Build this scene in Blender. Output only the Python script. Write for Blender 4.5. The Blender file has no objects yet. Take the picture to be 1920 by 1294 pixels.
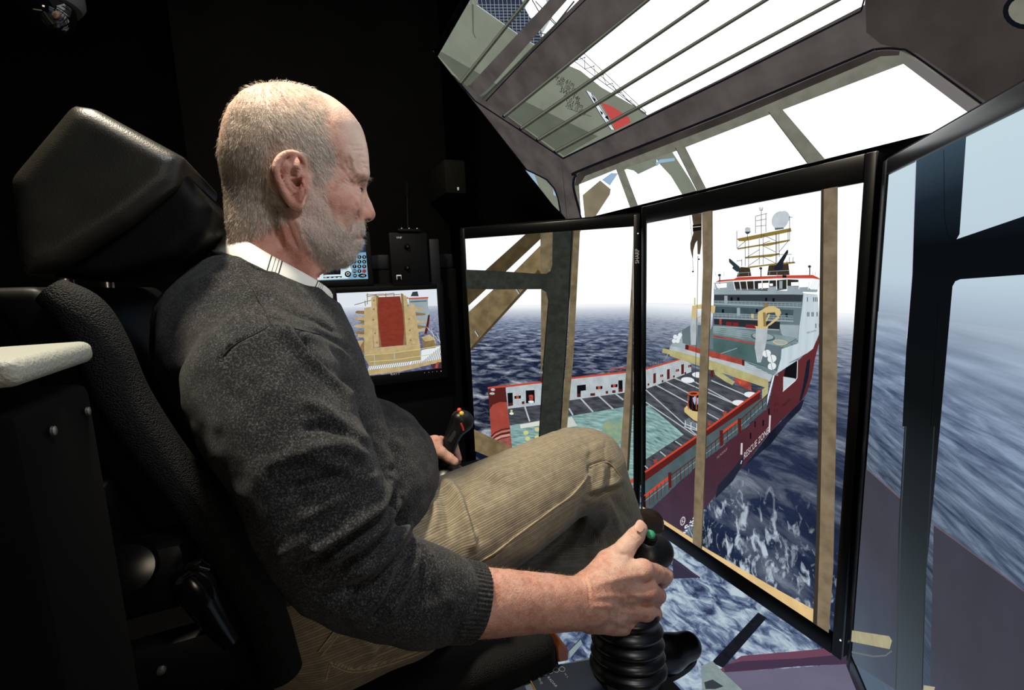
import bpy, bmesh, math, random
import numpy as np
from mathutils import Vector, Matrix
from mathutils.geometry import tessellate_polygon

random.seed(7)
rng = np.random.default_rng(7)
SC = bpy.context.scene
COL = SC.collection

# ------------------------------------------------------------------ camera
W, H = 1920, 1294
F_, P_, R_, CY = 859.9, .1411, -.0375, .4159     # focal length in pixels, pitch, roll, heading
CAM = np.array([.745, 0, 1.05])

def c2w(v):
    x, d, z = v
    return np.array([math.sin(CY)*x - math.cos(CY)*d, math.cos(CY)*x + math.sin(CY)*d, z])

_right = c2w((1, 0, 0)); _up = c2w((0, math.sin(P_), math.cos(P_))); _fwd = c2w((0, math.cos(P_), -math.sin(P_)))
_cr = math.cos(R_)*_right + math.sin(R_)*_up
_cu = -math.sin(R_)*_right + math.cos(R_)*_up
cd = bpy.data.cameras.new('camera'); cam = bpy.data.objects.new('camera', cd); COL.objects.link(cam)
cd.sensor_width = 36; cd.lens = F_*36/W; cd.clip_start = .01
M = Matrix.Identity(4)
for i in range(3):
    M[i][0] = _cr[i]; M[i][1] = _cu[i]; M[i][2] = -_fwd[i]; M[i][3] = CAM[i]
cam.matrix_world = M
SC.camera = cam
SC.view_settings.view_transform = 'Standard'; SC.view_settings.look = 'None'
SC.view_settings.exposure = 0.0; SC.view_settings.gamma = 1.0
SC.view_settings.use_curve_mapping = False
try:
    SC.cycles.use_denoising = True
    SC.cycles.max_bounces = 5
except Exception: pass

# ------------------------------------------------------------------ world and lamps
wd = bpy.data.worlds.new('world'); SC.world = wd; wd.use_nodes = True
wd.node_tree.nodes['Background'].inputs[0].default_value = (0.004, 0.0045, 0.004, 1)
wd.node_tree.nodes['Background'].inputs[1].default_value = 1.0

def area_lamp(name, loc, target, size, power, color, spread=math.pi):
    l = bpy.data.lights.new(name, 'AREA'); l.energy = power; l.color = color; l.size = size; l.spread = spread
    o = bpy.data.objects.new(name, l); COL.objects.link(o)
    o.location = loc
    o.rotation_euler = (Vector(target)-Vector(loc)).to_track_quat('-Z', 'Y').to_euler()
    return o
area_lamp('ceiling_lamp', (.06, -.22, 2.15), (.10, .05, .9), .12, 30.0, (1, .88, .68))
area_lamp('cool_fill', (.80, .42, 1.95), (.1, .15, .9), .22, 7.0, (.92, .96, 1))  # added cool fill from the camera side, not a lamp of the cabin

area_lamp('warm_fill', (1.15, .30, .95), (.2, .05, .65), .18, 1.25, (1, .84, .66))  # added low warm fill for hip and forearm, no real lamp here

def ray(px, py):
    v = (px-W/2)*_cr - (py-H/2)*_cu + F_*_fwd
    return v/np.linalg.norm(v)
def onp(px, py, o, n):
    r = ray(px, py); n = np.asarray(n, float)
    return CAM + ((np.asarray(o, float)-CAM) @ n)/(r @ n)*r
def PX(px, py, X): return onp(px, py, (X, 0, 0), (1, 0, 0))
def PY(px, py, Y): return onp(px, py, (0, Y, 0), (0, 1, 0))
def PZ(px, py, Z): return onp(px, py, (0, 0, Z), (0, 0, 1))
def w2p(v):
    v = np.asarray(v, float) - CAM
    d = v @ _fwd
    return np.stack([W/2 + F_*(v @ _cr)/d, H/2 - F_*(v @ _cu)/d], -1)

# ------------------------------------------------------------------ materials
def lin(c):
    c = [x/255 for x in c[:3]]
    return tuple(x/12.92 if x <= .04045 else ((x+.055)/1.055)**2.4 for x in c) + (1,)
def newmat(name):
    m = bpy.data.materials.new(name); m.use_nodes = True
    nt = m.node_tree; nt.nodes.clear()
    out = nt.nodes.new('ShaderNodeOutputMaterial')
    return m, nt, out
def N(nt, t, **kw):
    n = nt.nodes.new('ShaderNode'+t)
    for k, v in kw.items():
        if k.startswith('_'): setattr(n, k[1:], v)
        else: n.inputs[k.replace('__', ' ')].default_value = v
    return n
def ramp(nt, stops, src):
    r = nt.nodes.new('ShaderNodeValToRGB'); e = r.color_ramp.elements
    while len(e) > 1: e.remove(e[-1])
    e[0].position = stops[0][0]; e[0].color = stops[0][1]
    for p, c in stops[1:]:
        x = e.new(p); x.color = c
    nt.links.new(src, r.inputs[0]); return r
def g(v): return (v, v, v, 1)

def solid(name, rgb, rough=.6, metal=0, noise=0, nscale=40, bump=0, bscale=200, spec=.5, stretch=(1, 1, 1), sheen=0):
    m, nt, out = newmat(name)
    b = N(nt, 'BsdfPrincipled', Roughness=rough, Metallic=metal)
    b.inputs['Specular IOR Level'].default_value = spec
    if sheen: b.inputs['Sheen Weight'].default_value = sheen
    b.inputs['Base Color'].default_value = lin(rgb)
    nt.links.new(b.outputs[0], out.inputs[0])
    tc = N(nt, 'TexCoord'); mp = N(nt, 'Mapping'); mp.inputs['Scale'].default_value = stretch
    nt.links.new(tc.outputs['Object'], mp.inputs[0])
    if noise:
        n = N(nt, 'TexNoise', Scale=nscale, Detail=4)
        nt.links.new(mp.outputs[0], n.inputs[0])
        c = np.array(lin(rgb)[:3])
        r = ramp(nt, [(.3, tuple(c*(1-noise))+(1,)), (.7, tuple(np.minimum(c*(1+noise), 1))+(1,))], n.outputs[0])
        nt.links.new(r.outputs[0], b.inputs['Base Color'])
    if bump:
        n = N(nt, 'TexNoise', Scale=bscale, Detail=3); nt.links.new(mp.outputs[0], n.inputs[0])
        bp = N(nt, 'Bump', Strength=bump, Distance=.002); nt.links.new(n.outputs[0], bp.inputs['Height'])
        nt.links.new(bp.outputs[0], b.inputs['Normal'])
    return m

def emis(name, rgb, strength=1.0, noise=0, nscale=60, stretch=(1, 1, 1), sample=False, rot=0, rgb2=None, detail=4, lo=.35, hi=.65):
    """a colour shown on a lit display"""
    m, nt, out = newmat(name)
    e = N(nt, 'Emission', Strength=strength); e.inputs[0].default_value = lin(rgb)
    nt.links.new(e.outputs[0], out.inputs[0])
    if noise or rgb2:
        tc = N(nt, 'TexCoord'); mp = N(nt, 'Mapping')
        mp.inputs['Scale'].default_value = stretch; mp.inputs['Rotation'].default_value = (0, rot, 0)
        nt.links.new(tc.outputs['Object'], mp.inputs[0])
        n = N(nt, 'TexNoise', Scale=nscale, Detail=detail); nt.links.new(mp.outputs[0], n.inputs[0])
        c = np.array(lin(rgb)[:3])
        a, b = (tuple(c*(1-noise))+(1,), tuple(c*(1+noise))+(1,)) if rgb2 is None else (lin(rgb), lin(rgb2))
        r = ramp(nt, [(lo, a), (hi, b)], n.outputs[0])
        nt.links.new(r.outputs[0], e.inputs[0])
    m.cycles.emission_sampling = 'FRONT' if sample else 'NONE'
    return m

# ------------------------------------------------------------------ object helpers
def tag(o, label=None, cat=None, group=None, kind=None):
    if label: o['label'] = label
    if cat: o['category'] = cat
    if group: o['group'] = group
    if kind: o['kind'] = kind
    return o
def mesh_obj(name, verts, faces, mats, parent=None, smooth=False, mi=None):
    me = bpy.data.meshes.new(name); me.from_pydata([tuple(map(float, v)) for v in verts], [], [tuple(map(int, f)) for f in faces]); me.update()
    for m in (mats if isinstance(mats, (list, tuple)) else [mats]): me.materials.append(m)
    if mi is not None: me.polygons.foreach_set('material_index', np.array(mi, dtype=np.int32))
    if smooth: me.polygons.foreach_set('use_smooth', np.ones(len(me.polygons), bool))
    o = bpy.data.objects.new(name, me); COL.objects.link(o)
    if parent: adopt(o, parent)
    return o
def root_matrix(o):
    m = o.matrix_basis.copy()
    while o.parent is not None:
        o = o.parent; m = o.matrix_basis @ m
    return m
def adopt(o, parent):
    """parent o, keeping it where it stands in the world"""
    o.parent = parent
    o.matrix_basis = root_matrix(parent).inverted() @ o.matrix_basis
def empty(name, loc, rot=(0, 0, 0), **kw):
    o = bpy.data.objects.new(name, None); COL.objects.link(o); o.location = loc; o.rotation_euler = rot
    o.empty_display_size = .05
    return tag(o, **kw)

class MB:
    """collects shapes into one mesh"""
    def __init__(s): s.bm = bmesh.new(); s.m = Matrix.Identity(4); s.k = 0
    def _fin(s, vs):
        fs = set(f for v in vs for f in v.link_faces)
        for f in fs: f.material_index = s.k
    def box(s, c, d, rot=None, bev=0, seg=2):
        r = bmesh.ops.create_cube(s.bm, size=1)
        vs = r['verts']
        R = rot if rot is not None else Matrix.Identity(3)
        for v in vs: v.co = Vector((v.co.x*d[0], v.co.y*d[1], v.co.z*d[2]))
        if bev:
            es = list(set(e for v in vs for e in v.link_edges))
            r2 = bmesh.ops.bevel(s.bm, geom=es, offset=bev, segments=seg, affect='EDGES', profile=.5)
            vs = list(set(r2['verts']) | set(v for v in vs if v.is_valid))
            vs = list({v for f in r2['faces'] for v in f.verts} | set(vs))
        allv = set(vs)
        # flood to be safe
        st = list(allv)
        while st:
            v = st.pop()
            for e in v.link_edges:
                o = e.other_vert(v)
                if o not in allv: allv.add(o); st.append(o)
        for v in allv: v.co = R @ v.co + Vector(c)
        s._fin(allv); return s
    def tube(s, pts, rad, n=12, caps=True):
        pts = [Vector(p) for p in pts]
        rads = [float(q) for q in rad] if isinstance(rad, (list, tuple, np.ndarray)) else [rad]*len(pts)
        rings = []; up = None
        for i, p in enumerate(pts):
            t = (pts[min(i+1, len(pts)-1)]-pts[max(i-1, 0)]).normalized()
            if up is None:
                up = Vector((0, 0, 1)) if abs(t.z) < .9 else Vector((1, 0, 0))
            a = t.cross(up).normalized(); b = a.cross(t).normalized(); up = b
            rings.append([s.bm.verts.new(p + rads[i]*(math.cos(2*math.pi*k/n)*a + math.sin(2*math.pi*k/n)*b)) for k in range(n)])
        vs = [v for r in rings for v in r]
        for r0, r1 in zip(rings, rings[1:]):
            for k in range(n): s.bm.faces.new((r0[k], r0[(k+1) % n], r1[(k+1) % n], r1[k]))
        if caps:
            s.bm.faces.new(list(reversed(rings[0]))); s.bm.faces.new(rings[-1])
        s._fin(vs); return s
    def lathe(s, prof, c, axis=(0, 0, 1), n=32):
        ax = Vector(axis).normalized(); q = Vector((0, 0, 1)).rotation_difference(ax)
        pts = []
        rings = []
        for r, z in prof:
            rings.append([s.bm.verts.new(Vector(c) + q @ Vector((r*math.cos(2*math.pi*k/n), r*math.sin(2*math.pi*k/n), z))) for k in range(n)])
        vs = [v for r in rings for v in r]
        for r0, r1 in zip(rings, rings[1:]):
            for k in range(n): s.bm.faces.new((r0[k], r0[(k+1) % n], r1[(k+1) % n], r1[k]))
        s.bm.faces.new(list(reversed(rings[0]))); s.bm.faces.new(rings[-1])
        s._fin(vs); return s
    def prism(s, pts, off):
        """extrude a planar polygon (world points) by the vector off"""
        a = [s.bm.verts.new(Vector(p)) for p in pts]; b = [s.bm.verts.new(Vector(p)+Vector(off)) for p in pts]
        n = len(a)
        s.bm.faces.new(a); s.bm.faces.new(list(reversed(b)))
        for i in range(n): s.bm.faces.new((a[i], b[i], b[(i+1) % n], a[(i+1) % n]))
        s._fin(a+b); return s
    def build(s, name, mats, parent=None, smooth=True, bevel=0, sub=0):
        bmesh.ops.recalc_face_normals(s.bm, faces=s.bm.faces[:])
        me = bpy.data.meshes.new(name); s.bm.to_mesh(me); s.bm.free()
        for m in (mats if isinstance(mats, (list, tuple)) else [mats]): me.materials.append(m)
        o = bpy.data.objects.new(name, me); COL.objects.link(o)
        if smooth:
            me.polygons.foreach_set('use_smooth', np.ones(len(me.polygons), bool))
            try: me.set_sharp_from_angle(angle=math.radians(40))
            except Exception: pass
        if bevel:
            b = o.modifiers.new('b', 'BEVEL'); b.width = bevel; b.segments = 3; b.limit_method = 'ANGLE'
        if sub:
            b = o.modifiers.new('s', 'SUBSURF'); b.levels = sub; b.render_levels = sub
        if parent: adopt(o, parent)
        return o
# ------------------------------------------------------------------ the room
m_wall = solid('black_wall_paint', (6, 6, 6), .95, noise=.25, nscale=6, bump=.1, bscale=60, spec=.05)
m_floor = solid('black_rubber_floor', (9, 9, 9), .85, noise=.3, nscale=30, bump=.3, bscale=120, spec=.2)
m_ceil = solid('black_ceiling_paint', (5, 5, 5), .95, spec=.1)
X0, X1, Y0, Y1, ZC = -1.45, 1.5, -1.3, 1.6, 2.4
def slab(name, c, d, m):
    return tag(MB().box(c, d).build(name, m, smooth=False), kind='structure')
slab('floor', ((X0+X1)/2, (Y0+Y1)/2, -.05), (X1-X0, Y1-Y0, .1), m_floor)
slab('ceiling', ((X0+X1)/2, (Y0+Y1)/2, ZC+.05), (X1-X0, Y1-Y0, .1), m_ceil)
slab('wall_left', (X0-.05, (Y0+Y1)/2, ZC/2), (.1, Y1-Y0+.2, ZC), m_wall)
slab('wall_right', (X1+.05, (Y0+Y1)/2, ZC/2), (.1, Y1-Y0+.2, ZC), m_wall)
slab('wall_front', ((X0+X1)/2, Y1+.05, ZC/2), (X1-X0, .1, ZC), m_wall)
slab('wall_back', ((X0+X1)/2, Y0-.05, ZC/2), (X1-X0, .1, ZC), m_wall)
# ------------------------------------------------------------------ displays
m_bezel = solid('glossy_black_plastic', (6, 7, 8), .3, spec=.22)
m_bezel_m = solid('matt_black_plastic', (3, 3, 4), .6, spec=.12)
m_led = emis('power_led', (235, 255, 230), 1.6)
m_logo = solid('silver_lettering', (190, 190, 190), .4, spec=.5)

def crop(x0, y0, s):
    return lambda *pts: [(x0+x/s, y0+y/s) for x, y in pts]
C1 = crop(800, 0, 3.009); C2 = crop(1360, 0, 3.009); C3 = crop(860, 400, 2.589); C4 = crop(1190, 320, 2.9404)
C5 = crop(1180, 640, 2.813); C6 = crop(1560, 180, 2.087); C7 = crop(1000, 1000, 3.84); C8 = crop(1460, 800, 2.6195)
Z2 = crop(1260, 620, 4.62); Z3 = crop(1330, 380, 4.313); Z4 = crop(900, 660, 6.4); ZM = crop(590, 420, 4.313)

def curve(pts, k=5):
    P = [pts[0]]+list(pts)+[pts[-1]]; o = []
    for i in range(1, len(P)-2):
        a, b, c, d = (np.array(q, float) for q in P[i-1:i+3])
        for t in (j/k for j in range(k)): o.append(tuple(.5*(2*b+(c-a)*t+(2*a-5*b+4*c-d)*t*t+(3*b-a-3*c+d)*t**3)))
    return o+[tuple(pts[-1])]
def clip_rect(poly, w, h):
    def cut(p, f, inter):
        o = []
        for i in range(len(p)):
            a, b = p[i-1], p[i]
            if f(b):
                if not f(a): o.append(inter(a, b))
                o.append(b)
            elif f(a): o.append(inter(a, b))
        return o
    def ix(x): return lambda a, b: (x, a[1]+(b[1]-a[1])*(x-a[0])/(b[0]-a[0]))
    def iy(y): return lambda a, b: (a[0]+(b[0]-a[0])*(y-a[1])/(b[1]-a[1]), y)
    for f, i in ((lambda q: q[0] >= 0, ix(0)), (lambda q: q[0] <= w, ix(w)), (lambda q: q[1] >= 0, iy(0)), (lambda q: q[1] <= h, iy(h))):
        if len(poly) < 3: return []
        poly = cut(poly, f, i)
    return poly

APART = {'deck_stripe', 'deck_disc', 'porthole', 'bridge_window', 'bridge_mullion', 'door', 'locker', 'deck_pad', 'deck_light', 'wall_opening', 'hull_port',
         'liferaft_canister', 'fender', 'mast_platform', 'funnel', 'exhaust_pipe', 'red_pipe', 'side_rail', 'round_bar', 'tube_clip', 'front_bar', 'pole', 'hull_mark',
         'satellite_dome', 'cargo_winch', 'gantry_beam', 'displayed_bar', 'near_rail', 'peg', 'junction_box', 'side_post', 'flange', 'key'}
FINE = {'railing', 'mast_lattice', 'side_rail_post', 'bow_spray', 'roof_railing', 'lettering', 'hull_lettering', 'hand_rail', 'grating', 'bridge_lamp_post', 'cable', 'deck_edge',
        'upper_rail', 'window_light', 'seam', 'keypad', 'deck_wires'}
class Display:
    """a flat lit screen; its picture is flat shapes lying on the glass"""
    def __init__(s, name, O, U, V, w, h, label, cat, bez=.018, depth=.05, bm=None, group=None):
        s.O, s.U, s.V = np.array(O, float), np.array(U, float), np.array(V, float); s.w, s.h = w, h
        s.N = np.cross(s.U, s.V)
        m = Matrix.Identity(4)
        base = s.O + s.U*w/2
        for i in range(3): m[i][0] = s.U[i]; m[i][1] = -s.N[i]; m[i][2] = s.V[i]; m[i][3] = base[i]
        s.root = bpy.data.objects.new(name, None); COL.objects.link(s.root); s.root.matrix_basis = m
        s.root.empty_display_size = .05
        tag(s.root, label=label, cat=cat, group=group)
        s.parts = {}; s.n = 0; s.call = 0
        b = bez if isinstance(bez, (list, tuple)) else (bez,)*4    # left right bottom top
        f = MB()
        f.box((0, depth/2+.001, h/2), (w+b[0]+b[1]-.004, depth, h+b[2]+b[3]-.004))
        z = []
        t = .008
        f2 = [((-w/2-b[0]/2, 0, (h-b[2]+b[3])/2), (b[0], t, h+b[2]+b[3])), ((w/2+b[1]/2, 0, (h-b[2]+b[3])/2), (b[1], t, h+b[2]+b[3])),
              ((0, 0, -b[2]/2), (w, t, b[2])), ((0, 0, h+b[3]/2), (w, t, b[3]))]
        fr = MB()
        for c, d in f2: fr.box(c, d, bev=.002)
        s.raw(f, 'housing', m_bezel_m); s.raw(fr, 'bezel', bm or m_bezel)
    def raw(s, mb, name, mat):
        o = mb.build(name, mat); o.parent = s.root; return o
    def uv(s, px, py):
        p = onp(px, py, s.O, s.N) - s.O
        return (p @ s.U, p @ s.V)
    def put(s, pts, mat, name='displayed_sky', sub=None, layer=0):
        pts = clip_rect(pts, s.w, s.h)
        if len(pts) < 3: return
        s.n += 1
        if sub in APART: sub = (sub, s.call)
        d = s.parts.setdefault(name, {}).setdefault(sub, dict(v=[], f=[], m=[], mi=[]))
        if mat not in d['m']: d['m'].append(mat)
        y = -.0004 - layer*.0006 - s.n*.000004
        k = len(d['v']); vs = [Vector((u-s.w/2, y, v)) for u, v in pts]
        tr = tessellate_polygon([vs])
        d['v'] += [tuple(v) for v in vs]
        for a, b, c in tr:
            va, vb, vc = vs[a], vs[b], vs[c]
            if (vb-va).cross(vc-va).y > 0: b, c = c, b
            d['f'].append((k+a, k+b, k+c)); d['mi'].append(d['m'].index(mat))
    def full(s, mat, name, layer=0): s.put([(0, 0), (s.w, 0), (s.w, s.h), (0, s.h)], mat, name, None, layer)
    def poly(s, px, mat, name, sub=None, layer=1, keep=False):
        if not keep: s.call += 1
        s.put([s.uv(*p) for p in px], mat, name, sub, layer)
    def line(s, px, wd, mat, name, sub=None, layer=2):
        """stroke of width wd pixels along px"""
        s.call += 1
        for (a, b) in zip(px, px[1:]):
            a, b = np.array(a, float), np.array(b, float); t = b-a; L = np.hypot(*t)
            if L < 1e-6: continue
            n = np.array([-t[1], t[0]])/L*wd/2
            s.poly([a-n, b-n, b+n, a+n], mat, name, sub, layer, True)
    def disc(s, c, rx, ry, mat, name, sub=None, layer=2, n=20, rot=0):
        cs, sn = math.cos(rot), math.sin(rot)
        s.poly([(c[0]+rx*math.cos(t)*cs-ry*math.sin(t)*sn, c[1]+rx*math.cos(t)*sn+ry*math.sin(t)*cs) for t in (2*math.pi*i/n for i in range(n))], mat, name, sub, layer)
    def text(s, txt, a, b, hgt, mat, name, sub=None, layer=3, shear=0):
        """words from pixel a to pixel b along the baseline, hgt pixels tall"""
        a, b = np.array(a, float), np.array(b, float)
        for poly in glyphs(txt):
            t = (b-a); up = np.array([t[1], -t[0]])/np.hypot(*t)*hgt
            if isinstance(shear, (tuple, list)): up = np.array(shear, float)
            s.poly([a + t*x + up*y for x, y in poly], mat, name, sub, layer)
    def finish(s, stuff=()):
        for name, subs in s.parts.items():
            d = subs.get(None)
            if d is None:   # a part needs a body of its own: promote the first
                k0 = next(iter(subs)); d = subs.pop(k0)
            po = mesh_obj(name, d['v'], d['f'], d['m'], mi=d['mi']); po.parent = s.root
            for sn, e in subs.items():
                if sn is None: continue
                if isinstance(sn, tuple): sn = sn[0]
                q = mesh_obj(sn, e['v'], e['f'], e['m'], mi=e['mi']); q.parent = po
                if sn in FINE: q['kind'] = 'stuff'

_gc = {}
def glyphs(txt):
    """letter shapes as triangles in a box 1 wide, 1 high"""
    if txt in _gc: return _gc[txt]
    cu = bpy.data.curves.new('t', 'FONT'); cu.body = txt; cu.resolution_u = 3
    o = bpy.data.objects.new('t', cu); COL.objects.link(o)
    dg = bpy.context.evaluated_depsgraph_get()
    me = o.evaluated_get(dg).to_mesh()
    me.calc_loop_triangles()
    vs = np.array([v.co[:2] for v in me.vertices]); tr = [tuple(t.vertices) for t in me.loop_triangles]
    o.evaluated_get(dg).to_mesh_clear(); bpy.data.objects.remove(o); bpy.data.curves.remove(cu)
    if len(vs) == 0: return []
    mn = vs.min(0); mx = vs.max(0)
    vs = (vs-[mn[0], 0])/[mx[0]-mn[0], .7]
    _gc[txt] = [[tuple(vs[i]) for i in t] for t in tr]
    return _gc[txt]
def text_obj(name, txt, o, right, up, width, height, mat, parent=None, lift=.0004):
    """raised or printed words on a surface"""
    o, right, up = map(lambda q: np.array(q, float), (o, right, up))
    n = np.cross(right, up); n /= np.linalg.norm(n)
    v, f = [], []
    for t in glyphs(txt):
        k = len(v)
        for x, y in t: v.append(o + right*x*width + up*y*height + n*lift)
        f.append((k, k+1, k+2))
    return mesh_obj(name, v, f, mat, parent)

# sea as the simulator draws it: noise squeezed towards the horizon
def sea_mat(name, vh, stops, scale=(14, 5), streak=.5, hl=(205, 215, 228), dk=(18, 24, 44), strength=1.0, foam=None, skew=0, sample=True):
    m, nt, out = newmat(name)
    L = nt.links.new
    tc = N(nt, 'TexCoord'); sp = N(nt, 'SeparateXYZ'); L(tc.outputs['Object'], sp.inputs[0])
    def math_(op, a, b=None, clamp=False):
        n = N(nt, 'Math', _operation=op); n.use_clamp = clamp
        for i, x in enumerate((a, b)):
            if x is None: continue
            if isinstance(x, (int, float)): n.inputs[i].default_value = x
            else: L(x, n.inputs[i])
        return n.outputs[0]
    d = math_('MAXIMUM', math_('SUBTRACT', vh, sp.outputs[2]), .004)
    inv = math_('DIVIDE', 1.0, math_('ADD', d, .03))
    u = math_('MULTIPLY', sp.outputs[0], inv)
    if skew: u = math_('ADD', u, math_('MULTIPLY', sp.outputs[2], skew))
    cb = N(nt, 'CombineXYZ'); L(math_('MULTIPLY', u, scale[0]), cb.inputs[0]); L(math_('MULTIPLY', inv, scale[1]), cb.inputs[1])
    n1 = N(nt, 'TexNoise', Scale=1.0, Detail=7, Roughness=.62, Distortion=.5); L(cb.outputs[0], n1.inputs[0])
    n2 = N(nt, 'TexNoise', Scale=.35, Detail=3); L(cb.outputs[0], n2.inputs[0])
    base = ramp(nt, [(p, lin(c)) for p, c in stops], math_('DIVIDE', d, vh))
    w = ramp(nt, [(.46, g(0)), (.58, g(.3)), (.70, g(1))], n1.outputs[0])
    lo = ramp(nt, [(.35, g(1)), (.5, g(0))], n1.outputs[0])
    fac = math_('MULTIPLY', w.outputs[0], streak)
    fac = math_('MULTIPLY', fac, math_('ADD', n2.outputs[0], .35))
    near = ramp(nt, [(0, g(0)), (.04, g(.15)), (.12, g(1))], math_('DIVIDE', d, vh))
    mx = N(nt, 'MixRGB'); L(math_('MULTIPLY', fac, near.outputs[0]), mx.inputs[0]); L(base.outputs[0], mx.inputs[1]); mx.inputs[2].default_value = lin(hl)
    mx2 = N(nt, 'MixRGB'); L(math_('MULTIPLY', math_('MULTIPLY', lo.outputs[0], .75), near.outputs[0]), mx2.inputs[0]); L(mx.outputs[0], mx2.inputs[1]); mx2.inputs[2].default_value = lin(dk)
    last = mx2
    if foam:   # patch of glittering water: centre (x, z), radius
        fx, fz, fr, fs = foam
        dx = math_('SUBTRACT', sp.outputs[0], fx); dz = math_('MULTIPLY', math_('SUBTRACT', sp.outputs[2], fz), 1.0)
        rr = math_('SQRT', math_('ADD', math_('MULTIPLY', dx, dx), math_('MULTIPLY', dz, dz)))
        ms = ramp(nt, [(0, g(1)), (.55, g(.8)), (1, g(0))], math_('DIVIDE', rr, fr))
        mp = N(nt, 'Mapping'); mp.inputs['Scale'].default_value = fs; mp.inputs['Rotation'].default_value = (0, .5, 0)
        L(tc.outputs['Object'], mp.inputs[0])
        n3 = N(nt, 'TexNoise', Scale=1, Detail=5, Roughness=.6, Distortion=.9); L(mp.outputs[0], n3.inputs[0])
        sm = math_('MULTIPLY', n3.outputs[0], math_('ADD', math_('MULTIPLY', ms.outputs[0], .25), .78))
        f3 = ramp(nt, [(.515, g(0)), (.56, g(.35)), (.66, g(1))], sm)
        mx3 = N(nt, 'MixRGB'); L(math_('MULTIPLY', f3.outputs[0], ms.outputs[0]), mx3.inputs[0]); L(mx2.outputs[0], mx3.inputs[1]); mx3.inputs[2].default_value = lin((190, 205, 218))
        last = mx3
    e = N(nt, 'Emission', Strength=strength); L(last.outputs[0], e.inputs[0]); L(e.outputs[0], out.inputs[0])
    m.cycles.emission_sampling = 'FRONT' if sample else 'NONE'
    return m

def vgrad(name, stops, h, noise=0, nscale=30, stretch=(1, 1, 1), rot=0, sample=True, strength=1.0, ax=2):
    """picture tone that runs up the screen from bottom (0) to top (1)"""
    m, nt, out = newmat(name); L = nt.links.new
    tc = N(nt, 'TexCoord'); sp = N(nt, 'SeparateXYZ'); L(tc.outputs['Object'], sp.inputs[0])
    dv = N(nt, 'Math', _operation='DIVIDE'); L(sp.outputs[ax], dv.inputs[0]); dv.inputs[1].default_value = h
    r = ramp(nt, [(p, lin(c)) for p, c in stops], dv.outputs[0])
    src = r.outputs[0]
    if noise:
        mp = N(nt, 'Mapping'); mp.inputs['Scale'].default_value = stretch; mp.inputs['Rotation'].default_value = (0, rot, 0)
        L(tc.outputs['Object'], mp.inputs[0])
        n = N(nt, 'TexNoise', Scale=nscale, Detail=5); L(mp.outputs[0], n.inputs[0])
        nr = ramp(nt, [(.3, g(1-noise)), (.7, g(1+noise))], n.outputs[0])
        mx = N(nt, 'MixRGB', _blend_type='MULTIPLY'); mx.inputs[0].default_value = 1
        L(src, mx.inputs[1]); L(nr.outputs[0], mx.inputs[2]); src = mx.outputs[0]
    e = N(nt, 'Emission', Strength=strength); L(src, e.inputs[0]); L(e.outputs[0], out.inputs[0])
    m.cycles.emission_sampling = 'FRONT' if sample else 'NONE'
    return m

SW, SH = .86*.62, 1.33*.62
S_ = .62
ZB = 1.05 - 1.1083*S_
def at(x, d): return CAM + S_*c2w((x, d, 0))
def floorpt(v, z): return (v[0], v[1], z)
# ------------------------------------------------------------------ picture tones
t_sky = emis('sky_tone', (252, 254, 255), 1.12, sample=True)
t_sky2 = emis('upper_sky_tone', (250, 253, 255), 2.0, sample=True)
t_red = emis('orange_red_tone', (196, 72, 52)); t_redd = emis('dark_red_tone', (88, 32, 30)); t_redm = emis('brick_red_tone', (165, 72, 60), noise=.25, nscale=60)
t_white = emis('white_tone', (225, 232, 236)); t_grey = emis('pale_grey_tone', (176, 186, 190), noise=.12, nscale=40)
t_black = emis('black_tone', (16, 18, 24)); t_dark = emis('dark_slate_tone', (54, 60, 68))
t_deck = emis('deck_tone', (50, 53, 60), rgb2=(84, 88, 94), nscale=25, stretch=(1, 1, 4), rot=.5)
t_teal = emis('teal_tone', (84, 118, 118), rgb2=(160, 196, 192), nscale=30, stretch=(1, 1, 5), rot=.35, lo=.3, hi=.7)
t_tealg = emis('deck_green_tone', (74, 100, 100), noise=.2, nscale=20)
t_wall = emis('shaded_wall_tone', (98, 114, 120), noise=.12, nscale=15)
t_walll = emis('lit_wall_tone', (150, 166, 172), noise=.1, nscale=20)
t_side = emis('ship_side_tone', (192, 207, 214), noise=.07, nscale=25, stretch=(4, 1, .3))
t_yel = emis('crane_yellow_tone', (206, 184, 128)); t_yeld = emis('crane_shadow_tone', (140, 118, 72)); t_beam = emis('beam_yellow_tone', (176, 170, 120), noise=.12, nscale=60)
t_pole = emis('pole_tone', (122, 108, 86), noise=.2, nscale=35); t_poled = emis('pole_edge_tone', (58, 52, 44)); t_polel = emis('pole_light_tone', (170, 152, 118), noise=.12, nscale=40)
t_post = emis('cab_post_tone', (46, 49, 43), noise=.2, nscale=50); t_postt = emis('cab_post_tan_tone', (112, 100, 76), noise=.25, nscale=40)
t_tube = emis('boom_tone', (116, 101, 72), noise=.25, nscale=30); t_tubed = emis('boom_shadow_tone', (72, 62, 42), noise=.2, nscale=30)
t_strip = emis('sill_tan_tone', (222, 190, 134), noise=.08, nscale=40)
t_mast = emis('mast_ochre_tone', (140, 118, 56)); t_wire = emis('wire_tone', (62, 66, 72)); t_dome = emis('dome_tone', (190, 200, 206), noise=.12, nscale=30)
t_brown = emis('funnel_brown_tone', (62, 52, 40))
t_green = emis('weed_green_tone', (150, 165, 120), rgb2=(110, 150, 145), nscale=50); t_ylw = emis('pale_yellow_tone', (205, 200, 130))
t_orange = emis('orange_tone', (210, 96, 48)); t_rail = emis('rail_tone', (150, 168, 172)); t_text = emis('lettering_tone', (205, 200, 205)); t_textd = emis('dim_lettering_tone', (150, 130, 140))
t_windark = emis('dark_window_tone', (46, 42, 38))  # dark band of the bridge windows
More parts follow.
